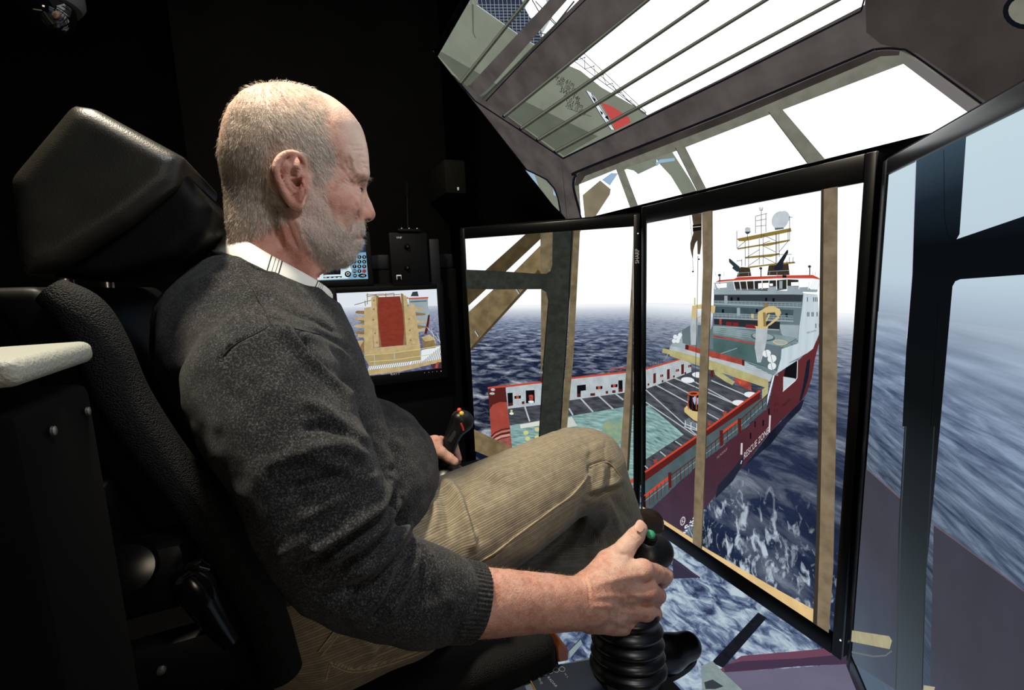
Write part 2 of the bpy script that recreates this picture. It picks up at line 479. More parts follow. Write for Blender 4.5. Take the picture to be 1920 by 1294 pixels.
t_blueg = emis('blue_grey_tone', (150, 180, 205))

# ------------------------------------------------------------------ centre display
Cx0 = -.268
dC = Display('display', (at(.6092, 2.0549)[0], .86, ZB), (1, 0, 0), (0, 0, 1), SW, SH,
             'tall centre display straight ahead of the man, showing a red ship', 'display',
             bez=(.018, .018, .046, .046), group='tall displays around the seat')
D = dC; hz = D.uv(1400, 578)[1]
fo = D.uv(1400, 1085)
D.full(t_sky, 'displayed_sky')
D.poly([(1195, 567), (1300, 569), (1640, 590), (1640, 1320), (1190, 1320)],
       sea_mat('centre_sea_tone', hz, [(0, (250, 252, 255)), (.03, (214, 222, 230)), (.08, (150, 160, 176)), (.2, (78, 90, 116)), (.45, (44, 54, 78)), (.75, (34, 46, 72)), (1, (34, 48, 76))],
               scale=(3.2, 3.4), streak=.45, dk=(24, 32, 54), foam=(fo[0]-SW/2+.02, fo[1]+.0, .30, (52, 1, 25))), 'displayed_sea')
S = 'displayed_ship'
hull_m = vgrad('hull_side_tone', [(0, (66, 52, 68)), (.3, (70, 42, 54)), (.5, (84, 40, 46)), (.75, (106, 46, 46)), (1, (112, 48, 46))], SH, noise=.1, nscale=15, sample=False)
D.poly(C5((105, 893), (370, 652), (430, 605), (600, 470), (735, 350), (768, 180), (900, 95), (988, 0)) + Z3((905, 1030), (900, 1100)) + Z2((1288, 60), (1240, 250), (1215, 400), (1170, 545), (1120, 612), (1040, 690), (950, 775), (850, 885), (760, 990), (640, 1160))
       + C5((560, 705), (450, 820), (400, 880), (285, 1000), (200, 965), (80, 905)), hull_m, S, None, 1)
D.poly(Z2((1120, 612), (1152, 585), (1120, 680), (1000, 800), (860, 980), (640, 1165), (850, 885), (1040, 690)), emis('hull_reflection_tone', (28, 32, 48), noise=.4, nscale=14), 'displayed_sea', 'hull_reflection', 1)
D.poly(C5((560, 660), (605, 600), (600, 650), (550, 735), (455, 830), (470, 760)), emis('waterline_tone', (34, 38, 52)), S, 'waterline_shade', 2)  # dark shading along the waterline, drawn into the pictured hull
# white bow side and superstructure
D.poly(Z3((768, 732), (880, 742), (905, 1000), (902, 1035), (845, 1180), (800, 1215), (640, 1300)) + Z2((1110, 250), (985, 325), (890, 388), (905, 350), (925, 290), (950, 160), (1100, 110)) + Z3((735, 1000), (755, 860)), t_side, S, 'superstructure', 3)
D.poly(Z3((45, 730), (768, 732), (755, 860), (735, 1000), (722, 1120), (590, 1185), (585, 1260)) + Z2((920, 345), (890, 388), (865, 440), (640, 330), (0, 130), (-40, 100)) + Z3((-60, 1150), (30, 1000)), t_wall, S, 'superstructure', 3)
D.poly(Z3((575, 985), (735, 990), (722, 1110), (640, 1110), (590, 1060)), t_walll, S, 'superstructure', 4)
for y, x1, x2 in ((735, 45, 768), (828, 45, 755), (940, 45, 690), (1010, 45, 575)):
    D.line(Z3((x1, y-8), (x2, y+(18 if y > 800 else 4))), 2.2, t_walll, S, 'deck_edge', 5)
D.poly(Z3((45, 745), (765, 742), (757, 800), (45, 790)), t_dark, S, 'superstructure', 4)
D.poly(Z3((45, 838), (690, 868), (685, 915), (45, 888)), emis('storey_shadow_tone', (66, 82, 90), noise=.15), S, 'superstructure', 4)
D.poly(Z3((45, 925), (580, 965), (575, 1030), (45, 985)), emis('lower_storey_tone', (40, 46, 52)), S, 'superstructure', 4)
for x, y in ((130, 752), (232, 850), (575, 632)):
    D.poly(Z3((x, y), (x+26, y), (x+26, y+62), (x, y+62)), t_walll, S, 'door', 5)
for x, y in ((180, 765), (235, 765), (460, 768), (520, 772), (110, 862), (625, 895), (385, 860)):
    D.poly(Z3((x, y), (x+18, y), (x+18, y+28), (x, y+28)), t_black, S, 'porthole', 5)
for x, y in ((145, 962), (200, 968), (305, 982), (345, 985)):
    D.poly(Z3((x, y), (x+46, y+3), (x+44, y+34), (x-2, y+30)), emis('red_locker_tone', (122, 40, 40)), S, 'locker', 5)
D.poly(Z3((90, 940), (108, 940), (108, 985), (90, 985)), t_redm, S, 'locker', 5)
for y0, y1, x1 in ((795, 812, 755), (812, 828, 755), (895, 915, 690), (908, 935, 690), (700, 700, 640)):
    D.line(Z3((45, y0), (x1, y1)), .9, t_rail, S, 'railing', 6)
for i in range(22):
    x = 50+i*32; D.line(Z3((x, 796+i*.8), (x, 826+i*.8)), .6, t_rail, S, 'railing', 6)
for i in range(19):
    x = 50+i*32; D.line(Z3((x, 896+i*1.2), (x, 930+i*1.4)), .6, t_rail, S, 'railing', 6)
# bridge
D.poly(Z3((205, 640), (560, 626), (640, 620), (735, 624), (735, 700), (640, 700), (560, 712), (215, 712)), t_windark, S, 'bridge', 4)
D.poly(Z3((45, 645), (160, 632), (205, 636), (215, 720), (45, 735)), t_walll, S, 'bridge', 4)
D.poly(Z3((60, 656), (150, 650), (150, 686), (75, 690)), t_sky, S, 'bridge_window', 5)
D.poly(Z3((120, 700), (215, 706), (480, 712), (490, 680), (560, 676), (560, 712), (640, 712), (640, 672), (735, 676), (770, 730), (765, 742), (45, 742), (45, 700)), t_walll, S, 'bridge', 5)
D.poly(Z3((405, 652), (436, 650), (436, 690), (405, 695)), t_sky, S, 'bridge_window', 5)
D.poly(Z3((442, 650), (490, 648), (490, 690), (442, 692)), t_sky, S, 'bridge_window', 5)
D.poly(Z3((496, 655), (524, 654), (524, 672), (500, 674)), t_sky, S, 'bridge_window', 5)
D.poly(Z3((672, 644), (732, 642), (732, 672), (672, 672)), t_sky, S, 'bridge_window', 5)
D.poly(Z3((738, 640), (915, 632), (885, 705), (738, 702)), t_sky, S, 'bridge_window', 4)
D.poly(Z3((738, 684), (810, 682), (830, 700), (890, 702), (880, 724), (738, 720)), t_walll, S, 'bridge', 5)
for a, b in (((205, 636), (222, 708)), ((255, 634), (268, 706)), ((312, 634), (320, 704)), ((372, 632), (375, 702)), ((438, 628), (438, 700)), ((495, 628), (492, 690)), ((555, 626), (556, 700)),
             ((640, 622), (640, 700)), ((735, 624), (738, 700)), ((50, 652), (60, 700)), ((80, 652), (92, 700)), ((820, 640), (812, 700)), ((855, 632), (830, 700)), ((872, 630), (845, 700)), ((888, 628), (860, 700)), ((905, 626), (878, 700)), ((915, 624), (890, 700))):
    D.line(Z3(a, b), 1.6, t_white, S, 'bridge_mullion', 6)
D.poly(Z3((58, 645), (90, 626), (208, 618), (240, 602), (555, 592), (560, 612), (205, 632)), t_red, S, 'bridge_roof', 6)
D.poly(Z3((555, 590), (640, 588), (850, 584), (890, 604), (918, 622), (850, 612), (640, 614), (555, 616)), t_red, S, 'bridge_roof', 6)
D.line(Z3((45, 648), (205, 633), (560, 614), (850, 614), (925, 626)), 1.4, t_white, S, 'bridge_roof', 7)
D.poly(Z3((605, 586), (638, 586), (638, 606), (605, 606)), t_black, S, 'bridge_roof', 7)
# funnels, mast, domes
D.poly(Z3((230, 600), (262, 520), (338, 524), (350, 594)), t_brown, S, 'funnel', 5)
D.poly(Z3((478, 588), (490, 510), (560, 500), (650, 490), (660, 585)), t_brown, S, 'funnel', 5)
D.poly(Z3((170, 455), (178, 452), (258, 520), (262, 555), (235, 560), (196, 530), (205, 515), (172, 482)), emis('exhaust_tone', (44, 58, 66)), S, 'exhaust_pipe', 6)
D.poly(Z3((530, 535), (640, 382), (650, 384), (650, 405), (612, 480), (606, 540), (545, 548)), emis('exhaust_tone_dark', (34, 38, 50)), S, 'exhaust_pipe', 6)
D.disc(Z3((582, 143))[0], 15.2, 17.5, t_dome, S, 'satellite_dome', 5, 28, rot=.5)
D.disc(Z3((625, 112))[0], 8, 11, t_dome, S, 'satellite_dome', 5, 20, rot=-.4)
D.poly(Z3((540, 205), (610, 200), (618, 212), (545, 222)), emis('dome_foot_tone', (90, 110, 116)), S, 'satellite_dome', 6)
D.poly(Z3((298, 245), (300, 205), (320, 198), (342, 205), (346, 242), (322, 252)), t_dome, S, 'satellite_dome', 5)
D.poly(Z3((300, 236), (346, 234), (330, 254), (312, 254)), t_dark, S, 'satellite_dome', 6)
for q in (((232, 292), (670, 205), (675, 234), (300, 312), (250, 312)), ((235, 368), (660, 298), (664, 310), (480, 352), (430, 350), (240, 380)), ((302, 438), (578, 408), (580, 420), (510, 438), (305, 452)), ((318, 518), (560, 488), (700, 478), (706, 490), (480, 510), (330, 530)), ((640, 482), (700, 476), (708, 490), (650, 496))):
    D.poly(Z3(*q), t_mast, S, 'mast_platform', 5)
for a, b in (((386, 110), (386, 250)), ((470, 90), (470, 240)), ((432, 40), (432, 290)), ((388, 110), (480, 88)), ((390, 148), (474, 132)), ((390, 192), (470, 184)), ((420, 38), (422, 62)), ((444, 38), (442, 62)), ((420, 62), (444, 62)),
             ((417, 290), (417, 500)), ((448, 260), (448, 500)), ((302, 312), (302, 515)), ((330, 306), (330, 515)), ((320, 255), (322, 300)), ((550, 250), (550, 490)), ((575, 245), (578, 440)), ((558, 250), (558, 490)), ((235, 230), (235, 370)), ((650, 220), (650, 310)), ((662, 110), (662, 300)), ((656, 118), (686, 118)),
             ((302, 450), (417, 380)), ((330, 510), (417, 450)), ((448, 350), (550, 400)), ((448, 440), (550, 490)), ((448, 262), (550, 310)), ((240, 366), (302, 312)), ((575, 400), (650, 312)), ((232, 232), (238, 232)), ((560, 420), (680, 418)), ((232, 472), (275, 468)), ((275, 458), (275, 515)), ((640, 500), (640, 470)), ((660, 490), (660, 440)), ((690, 485), (690, 440)), ((505, 310), (448, 330))):
    D.line(Z3(a, b), 1.0, t_wire, S, 'mast_lattice', 6)
for x, y in ((96, 580), (430, 525), (825, 510)):
    D.line(Z3((x, y), (x, y+75)), 2.0, t_wire, S, 'bridge_lamp_post', 6); D.disc(Z3((x, y+6))[0], 3, 2.6, t_dark, S, 'bridge_lamp_post', 7, 10)
for x in (850, 870, 60, 130, 250, 330, 500, 560): D.line(Z3((x, 560), (x, 590)), .7, t_rail, S, 'roof_railing', 6)
D.line(Z3((232, 570), (350, 562)), .8, t_rail, S, 'roof_railing', 6); D.line(Z3((478, 556), (660, 548)), .8, t_rail, S, 'roof_railing', 6)
for y, xs in ((782, (802, 852, 866, 880)), (902, (802, 814, 838, 850, 880)), (995, (870, 898))):
    for x in xs: D.poly(Z3((x, y-18), (x+6, y-18), (x+6, y+18), (x, y+18)), t_black, S, 'porthole', 5)
D.text('SPARE ANCHOR', *Z3((803, 1060), (878, 1040)), 3.6, t_dark, S, 'hull_lettering', 5)
# working deck in front of the superstructure
D.poly(Z3((30, 1185), (300, 1190), (400, 1200), (390, 1300)) + Z2((640, 260), (380, 190), (130, 125), (0, 110)) + Z3((-60, 1180)), t_tealg, S, 'upper_deck', 5)
D.poly(Z2((370, 60), (740, 115), (760, 280), (900, 350), (860, 400), (640, 270), (370, 180)), t_tealg, S, 'upper_deck', 5)
D.line(Z2((430, 200), (580, 150)), 1.2, t_walll, S, 'upper_deck', 6)
D.poly(Z2((370, 38), (740, 105), (740, 118), (370, 52)), t_redm, S, 'upper_deck_beam', 6)
D.poly(Z3((45, 1000), (380, 1040), (520, 1060), (720, 1090), (720, 1130), (640, 1170), (380, 1120), (40, 1060)), emis('walkway_tone', (120, 142, 144), noise=.2, nscale=60), S, 'walkway', 6)
for k in range(4): D.line(Z3((45, 1000+k*14), (360, 1040+k*16)), .8, t_rail, S, 'railing', 7)
D.disc(Z3((590, 1128))[0], 14, 5, t_yel, S, 'liferaft_cradle', 7, rot=.1); D.disc(Z3((590, 1126))[0], 11, 3.4, t_walll, S, 'liferaft_cradle', 8, rot=.1)
for k in range(4): D.line(Z3((610, 1160-k*12), (724, 1100-k*12)), .9, t_tealg if k == 0 else t_rail, S, 'railing', 7)
D.disc(Z3((450, 1085))[0], 23, 8, t_tealg, S, 'crane_ring', 7, rot=.1); D.disc(Z3((450, 1080))[0], 20, 6.2, t_walll, S, 'crane_ring', 7, rot=.1)
D.poly(Z3((395, 1000), (490, 1005), (486, 1090), (470, 1170), (435, 1290), (405, 1290), (385, 1170), (393, 1090)), t_grey, S, 'crane_pedestal', 8)
D.poly(Z3((412, 885), (435, 870), (478, 885), (478, 1000), (412, 998)), t_yel, S, 'deck_crane', 9)
D.poly(Z3((386, 996), (498, 1002), (490, 1018), (400, 1014)), t_yel, S, 'deck_crane', 9)
D.poly(Z3((435, 872), (490, 838), (540, 836), (590, 860), (602, 890), (585, 920), (560, 912), (550, 885), (490, 890), (478, 905)), t_yel, S, 'deck_crane', 9)
D.poly(Z3((478, 1000), (575, 915), (590, 930), (520, 985), (490, 1002)), t_yel, S, 'deck_crane', 9)
D.poly(Z3((476, 950), (500, 898), (512, 902), (482, 962)), t_yel, S, 'deck_crane', 9)
D.poly(Z3((455, 885), (478, 888), (478, 1000), (460, 998)), t_yeld, S, 'deck_crane', 10)
D.disc(Z3((480, 828))[0], 5, 4, t_yeld, S, 'deck_crane', 10); D.poly(Z3((358, 898), (378, 898), (378, 935), (358, 932)), t_yel, S, 'deck_crane', 9); D.line(Z3((378, 928), (412, 932)), 2, t_yeld, S, 'deck_crane', 9)
# second crane left of the pole
D.poly(C4((330, 745), (355, 740), (352, 815), (325, 812)), t_yel, S, 'deck_crane_left', 9)
D.poly(C4((352, 742), (385, 735), (458, 745), (455, 780), (440, 790), (425, 760), (360, 762)), t_yel, S, 'deck_crane_left', 9)
D.poly(C4((340, 700), (348, 700), (348, 740), (340, 740)), t_ylw, S, 'deck_crane_left', 9)
D.line(C4((355, 815), (385, 800)), 2.5, t_yel, S, 'deck_crane_left', 9)
D.poly(C4((322, 812), (362, 812), (358, 860), (352, 960), (322, 960), (318, 870)), t_grey, S, 'crane_pedestal_left', 8)
# port side platform
D.poly(C4((270, 880), (320, 850), (390, 850), (390, 985), (270, 960)), t_wall, S, 'port_house', 7)
D.poly(C4((210, 960), (270, 880), (275, 950), (400, 985), (400, 1070), (200, 1000), (175, 1050)), t_walll, S, 'port_house', 7)
for c in ((262, 905), (235, 915), (255, 920), (228, 938), (248, 938)): D.disc(C4(c)[0], 4, 4, t_white, S, 'fender', 8, 12)
for c, r in (((842, 195), 8), ((888, 240), 8.5), ((888, 305), 8)):
    D.disc(Z2(c)[0], r, r*.85, t_white, S, 'liferaft_canister', 9, rot=-.3); D.line(Z2((c[0]-8, c[1]-32), (c[0]+6, c[1]+34)), .8, t_wire, S, 'liferaft_canister', 10)
# edge of upper deck, red pipe, yellow beam
D.poly(Z2((0, 130), (640, 262), (890, 385), (865, 440), (0, 175)), t_grey, S, 'deck_front', 7)
D.poly(Z2((140, 118), (380, 180), (640, 252), (648, 300), (380, 232), (136, 160)), t_redm, S, 'red_pipe', 8)
D.poly(Z2((136, 118), (166, 124), (162, 166), (134, 160)), t_redd, S, 'red_pipe', 9); D.poly(Z2((360, 176), (386, 182), (384, 236), (356, 228)), t_redm, S, 'red_pipe', 9); D.poly(Z2((628, 248), (650, 254), (650, 302), (628, 298)), t_redd, S, 'red_pipe', 9)
for k in range(5): D.line(Z2((650, 262+k*16), (940, 355+k*8)), .9, t_rail, S, 'railing', 8)
D.poly(Z2((0, 165), (380, 262), (856, 425), (852, 475), (836, 492), (380, 340), (0, 205), (-70, 190), (-60, 150)), t_beam, S, 'gantry_beam', 8)
D.poly(C4((205, 990), (250, 995), (440, 1050), (440, 1100), (205, 1020)), t_beam, S, 'gantry_beam', 8)
D.poly(Z2((836, 480), (856, 460), (850, 540), (800, 590), (800, 510)), t_beam, S, 'gantry_beam', 8)
# cargo deck
deckp = C5((95, 245), (290, 175), (330, 150)) + Z2((200, 330), (380, 345), (560, 470), (790, 505)) + C5((700, 262), (430, 455), (95, 690))
D.poly(deckp, t_deck, S, 'cargo_deck', 4)
for a, b in (((95, 255), (370, 500)), ((95, 320), (355, 495)), ((150, 230), (480, 410)), ((195, 208), (520, 375)), ((245, 192), (590, 340)), ((330, 200), (570, 330)), ((440, 205), (640, 290)), ((250, 525), (285, 548)), ((170, 580), (200, 605)), ((90, 655), (105, 670))):
    D.line(C5(a, b), 2.1, t_grey, S, 'deck_stripe', 5)
D.poly(C5((95, 340), (110, 335), (295, 490), (95, 620)), t_teal, S, 'teal_deck_mat', 5)
for c in ((317, 203), (375, 176), (650, 280), (588, 323)): D.disc(C5(c)[0], 12.5, 5.4, t_white, S, 'deck_disc', 6, rot=.08)
D.poly(Z2((380, 345), (430, 355), (560, 440), (540, 470), (480, 440), (390, 380)), t_beam, S, 'cargo_winch', 6)
D.poly(Z2((560, 400), (700, 450), (705, 520), (600, 470), (560, 440)), t_redm, S, 'cargo_winch', 6); D.poly(Z2((590, 430), (620, 440), (610, 470)), t_orange, S, 'cargo_winch', 7)
D.poly(Z2((350, 320), (376, 330), (374, 400), (350, 395)), t_redd, S, 'cargo_winch', 6)
# far inner wall
D.poly(C5((95, 150), (290, 92), (335, 118), (335, 160), (290, 178), (97, 250)), t_grey, S, 'inner_wall', 5)
D.poly(C5((95, 140), (285, 88), (290, 94), (95, 150)), t_red, S, 'inner_wall', 6)
for x, y in ((135, 170), (208, 148), (283, 122)): D.poly(C5((x, y), (x+14, y-4), (x+14, y+48), (x, y+52)), t_redd, S, 'wall_opening', 6)
for x, y in ((172, 176), (255, 148), (320, 125)): D.poly(C5((x, y), (x+16, y-3), (x+16, y+9), (x, y+12)), t_black, S, 'wall_opening', 6); D.disc(C5((x+8, y+5))[0], 1.8, 1.8, t_red, S, 'wall_opening', 7, 8)
for x, y in ((105, 222), (180, 205), (240, 180), (300, 162)): D.poly(C5((x, y), (x+9, y-2), (x+9, y+9), (x, y+11)), t_redd, S, 'wall_opening', 6)
for k in range(7): D.line(C5((100+k*14, 120-k*5), (100+k*14, 140-k*4)), .8, t_wire, S, 'railing', 6)
D.line(C5((97, 118), (195, 88)), .9, t_wire, S, 'railing', 6)
# near bulwark, walkway and rails
D.poly(C5((92, 680), (430, 450), (700, 255), (702, 305), (430, 490), (92, 735)), t_redd, S, 'bulwark', 6)
D.poly(C5((92, 735), (430, 490), (702, 300), (740, 290), (735, 350), (600, 470), (430, 605), (370, 652), (105, 893), (92, 893)), emis('side_walkway_tone', (74, 92, 96), noise=.15, nscale=20), S, 'side_walkway', 6)
D.line(C5((92, 688), (430, 455), (702, 258)), 3.6, t_red, S, 'bulwark_rail', 7)
D.line(C5((92, 815), (235, 700), (370, 600), (590, 420), (735, 285)), 1.6, t_redd, S, 'side_rail', 8)
D.line(C5((92, 815), (225, 712)), 5.2, t_red, S, 'side_rail', 8); D.line(C5((500, 480), (592, 412)), 4.6, t_red, S, 'side_rail', 8)
D.line(C5((92, 840), (370, 625), (600, 445), (735, 320)), .8, t_rail, S, 'side_rail', 8)
for i in range(32):
    t = i/31; x = 95+t*640; y = 812-t*520 + (8*math.sin(t*3))
    D.line(C5((x, y), (x+1, y+70-t*25)), .9+.5*(i % 3 == 0), t_redd, S, 'side_rail_post', 8)
for x, y in ((225, 690), (498, 468), (594, 405), (148, 620), (515, 368), (433, 420)):
    D.poly(C5((x-9, y), (x+9, y-3), (x+10, y+60*(x in (225, 498, 594))+18), (x-6, y+60*(x in (225, 498, 594))+22)), t_redm if x in (148, 515, 433) else t_redd, S, 'side_rail_post', 9)
# side opening, marks and lettering
D.poly(Z2((900, 350), (975, 310), (1005, 318), (985, 395), (978, 480)) if False else Z2((890, 388), (905, 380), (835, 655), (820, 660), (845, 560)), t_white, S, 'hull_edge', 4)
D.poly(Z2((1000, 320), (1108, 252), (1102, 405), (1085, 430), (980, 522), (975, 500), (985, 390)), t_black, S, 'side_opening', 5)
D.poly(Z2((982, 395), (1085, 412), (1085, 430), (980, 520)), emis('opening_floor_tone', (190, 205, 210)), S, 'side_opening', 6)
D.line(Z2((1108, 255), (1103, 405), (1086, 432), (980, 523)), 1.2, t_white, S, 'side_opening', 7)
D.poly(Z2((1185, 262), (1215, 240), (1200, 400), (1140, 600), (1118, 610), (1150, 480)), emis('bow_dark_tone', (26, 30, 44)), S, 'bow_strip', 5)  # dark strip down the edge of the bow
D.text('RESCUE ZONE', *Z2((640, 1112), (852, 885)), 6, t_text, S, 'hull_lettering', 5, shear=(0.4, -12.5))
D.line(Z2((868, 730), (860, 878)), 3.0, t_text, S, 'hull_mark', 5); D.line(Z2((622, 970), (618, 1070)), 3.4, t_text, S, 'hull_mark', 5); D.line(Z2((622, 1120), (614, 1150)), 1.6, t_text, S, 'hull_mark', 5)
D.text('FIG ROSALIE', *Z2((408, 1110), (495, 1028)), 3, t_textd, S, 'hull_lettering', 5, shear=(.2, -5))
D.text('MARINTEK', *Z2((980, 660), (1042, 605)), 3, t_black, S, 'hull_lettering', 5, shear=(.2, -5.2))
for x, y in ((740, 810), (810, 800), (700, 910), (860, 700), (545, 1085), (510, 1125), (465, 1170), (425, 1215)):
    hh = 26 if x > 600 else 8
    D.poly(Z2((x-6, y-hh), (x+7, y-hh-6), (x+7, y+hh-6), (x-6, y+hh)), emis('hull_port_tone', (40, 20, 28)) if x == 740 else t_redd if x < 600 else t_black, S, 'hull_port', 5)
for x, y in ((915, 640), (935, 625), (910, 700), (932, 690)): D.poly(Z2((x-7, y-16), (x+6, y-20), (x+6, y+12), (x-7, y+16)), t_redd, S, 'hull_port', 5)
c = C5((293, 945))[0]
D.disc(c, 4.6, 8.6, t_text, S, 'hull_mark', 5, rot=.25); D.disc(c, 3.2, 7, emis('hull_patch_tone', (72, 46, 60)), S, 'hull_mark', 6, rot=.25)
D.line([(c[0]+2, c[1]-8), (c[0]-2, c[1]+8)], 1, t_text, S, 'hull_mark', 7); D.line([(c[0]-3.5, c[1]-1), (c[0]+3.5, c[1]+1)], 1, t_text, S, 'hull_mark', 7)
for k in range(26):   # spray where the hull meets the sea
    x = rng.uniform(285, 385); y = 1000-(x-285)*1.1+rng.uniform(-12, 30)
    D.disc(C5((x, y))[0], rng.uniform(1, 4), rng.uniform(.6, 1.8), t_white, 'displayed_sea', 'bow_spray', 5, 7, rot=rng.uniform(-.9, .2))
# hanging hook, capsule
D.line(C4((318, 250), (332, 390)), .7, t_wire, 'displayed_crane_hook', 'cable', 6); D.line(C4((368, 470), (362, 760), (350, 1215)), 1.0, t_wire, 'displayed_crane_hook', 'cable', 10)
D.line(C4((334, 490), (336, 556)), .7, t_wire, 'displayed_crane_hook', 'cable', 6); D.disc(C4((336, 556))[0], 1.8, 1.5, t_black, 'displayed_crane_hook', 'cable', 7, 8); D.disc(C4((370, 488))[0], 1.8, 1.5, t_black, 'displayed_crane_hook', 'cable', 7, 8)
D.poly(C4((330, 240), (385, 235), (384, 400), (375, 462), (362, 460), (360, 385), (350, 400), (338, 440), (336, 492), (322, 430), (322, 400), (338, 345), (338, 300)), emis('hook_tone', (74, 62, 50), noise=.2), 'displayed_crane_hook', None, 7)
D.poly(C4((336, 300), (384, 294), (384, 328), (337, 336)), t_black, 'displayed_crane_hook', None, 8); D.line(C4((338, 312), (382, 308)), 1.2, t_yel, 'displayed_crane_hook', None, 9)
Q = 'displayed_capsule'
D.poly(Z2((128, 670), (150, 645), (180, 680), (265, 700), (262, 790), (210, 770), (130, 700)), t_yel, Q, None, 7)
D.poly(Z2((130, 800), (150, 765), (170, 750), (200, 772), (256, 800), (250, 862), (190, 850), (132, 830)), emis('capsule_foot_tone', (110, 120, 128), noise=.4, nscale=200), Q, 'skid', 8)
for a, b in (((135, 800), (250, 850)), ((140, 770), (140, 825)), ((190, 790), (190, 845)), ((240, 800), (238, 858)), ((132, 828), (250, 862))): D.line(Z2(a, b), 1.1, t_white, Q, 'skid', 9)
D.poly(Z2((160, 560), (200, 525), (262, 530), (262, 700), (200, 690), (162, 640)), t_black, Q, 'cage', 8)
D.poly(Z2((165, 560), (180, 552), (178, 600), (170, 600)), t_wire, Q, 'cage', 9)
D.poly(Z2((205, 580), (225, 560), (235, 580), (225, 640), (210, 610)), emis('capsule_pane_tone', (170, 175, 205)), Q, 'cage', 9); D.poly(Z2((240, 580), (256, 575), (256, 620), (244, 640)), emis('capsule_pane_tone_b', (160, 168, 200)), Q, 'cage', 9)
D.disc(Z2((215, 541))[0], 11.5, 4.2, t_orange, Q, 'cage', 9); D.disc(Z2((215, 541))[0], 7, 2.2, t_redd, Q, 'cage', 10)
for x in (165, 200, 235): D.line(Z2((x, 560), (x+2, 680)), 1.4, t_orange if x != 200 else t_redd, Q, 'cage', 9)
# poles and sill of the pictured cab
Q = 'displayed_window_frame'
D.poly([(1323, 393), (1343, 389), (1343, 500), (1336.5, 640), (1334, 700), (1330, 850), (1326, 960), (1322, 1036), (1305, 1024), (1309, 900), (1316, 750), (1321, 620), (1325, 500)], t_pole, Q, 'left_pole', 12)
D.line([(1343, 389), (1343, 500), (1337, 640), (1330, 850), (1322, 1036)], 1.4, t_poled, Q, 'left_pole', 13)
D.poly([(1548, 352), (1579, 344), (1578, 500), (1577.5, 700), (1574, 870), (1570, 1060), (1561, 1186), (1533, 1186), (1540, 1000), (1543, 800), (1545, 600)], t_pole, Q, 'right_pole', 12)
D.poly([(1548, 352), (1553, 351), (1551, 600), (1549, 800), (1545, 1000), (1539, 1186), (1531, 1186), (1538, 1000), (1542, 800), (1544, 600)], t_poled, Q, 'right_pole', 13)
D.poly([(1205, 945), (1305, 1008), (1305, 1040), (1200, 975)], t_strip, Q, None, 11)
D.poly(C5((398, 1072), (780, 1290)) + C8((190, 890), (212, 975), (200, 980)) + [(1500, 1170), (1320, 1050)], t_strip, Q, None, 11)
D.finish()

# ------------------------------------------------------------------ left display
a, b = math.cos(.3637), math.sin(.3637)
p1 = at(.579, 2.1619); p0 = at(.579-.8601*a, 2.1619+.8601*b)
U = (p1-p0)/np.linalg.norm(p1-p0)
dL = Display('display', floorpt(p0, ZB), U, (0, 0, 1), SW, SH,
             'tall left display beyond the knee, showing crane tubes and a striped cargo deck', 'display', bez=(.018, .018, .046, .032), group='tall displays around the seat')
D = dL; hz = D.uv(1100, 571)[1]
D.full(t_sky, 'displayed_sky')
D.poly([(860, 573), (1195, 569), (1195, 1250), (860, 1250)],
       sea_mat('left_sea_tone', hz, [(0, (252, 254, 255)), (.03, (205, 212, 222)), (.09, (120, 134, 160)), (.2, (48, 60, 90)), (.5, (26, 34, 56)), (1, (16, 22, 36))], scale=(3.6, 3.8), streak=.95, dk=(14, 20, 40)), 'displayed_sea')
Q = 'displayed_ship'
D.poly(Z4((310, 425), (740, 372), (1100, 318), (1740, 250), (1860, 236), (1860, 470), (1715, 490), (1080, 578), (735, 632), (335, 680)), t_grey, Q, None, 2)
D.poly(Z4((335, 680), (735, 632), (1080, 578), (1715, 490), (1860, 466), (1860, 660), (1700, 665), (1080, 770), (720, 825), (360, 885)), t_deck, Q, 'cargo_deck', 3)
D.poly(Z4((360, 880), (720, 822), (1080, 768), (1700, 663), (1860, 630), (1860, 1800), (1400, 1800), (380, 1300)), t_teal, Q, 'teal_deck_mat', 3)
for p, q in (((540, 650), (600, 832)), ((1070, 675), (1118, 755)), ((1208, 552), (1358, 716)), ((1424, 522), (1598, 682)), ((1622, 494), (1720, 572))): D.line(Z4(p, q), 2.8, t_grey, Q, 'deck_stripe', 4)
D.poly(Z4((485, 868), (720, 825), (720, 880), (490, 915)), emis('cream_tone', (214, 216, 205)), Q, 'deck_pad', 4)
D.poly(Z4((1060, 785), (1105, 775), (1170, 885), (1050, 905)), emis('cream_tone_b', (198, 204, 196)), Q, 'deck_pad', 4)
for x, y in ((555, 965), (575, 1035), (690, 925), (690, 1020)): D.disc(Z4((x, y))[0], 4.8, 4.2, t_ylw, Q, 'deck_light', 5, 8)
D.poly(Z4((1490, 850), (1600, 800), (1720, 790), (1760, 1000), (1640, 1100), (1460, 960)), t_green, Q, 'weed_patch', 4)
D.poly(Z4((100, 430), (310, 425), (330, 660), (240, 600), (170, 640), (118, 690)), emis('stern_red_tone', (86, 34, 32)), Q, 'stern_wall', 4)
D.poly(Z4((118, 690), (160, 630), (240, 598), (325, 600), (365, 905), (230, 930), (140, 1010)), vgrad('roller_tone', [(0, (150, 66, 56)), (1, (176, 80, 66))], SH, noise=.12, nscale=30, sample=False), Q, 'stern_roller', 5)
D.poly(Z4((140, 1010), (230, 930), (365, 905), (390, 1150), (400, 1300), (160, 1300)), emis('roller_band_tone', (150, 86, 78), noise=.25, nscale=40, stretch=(1, 1, 3)), Q, 'stern_roller', 5)
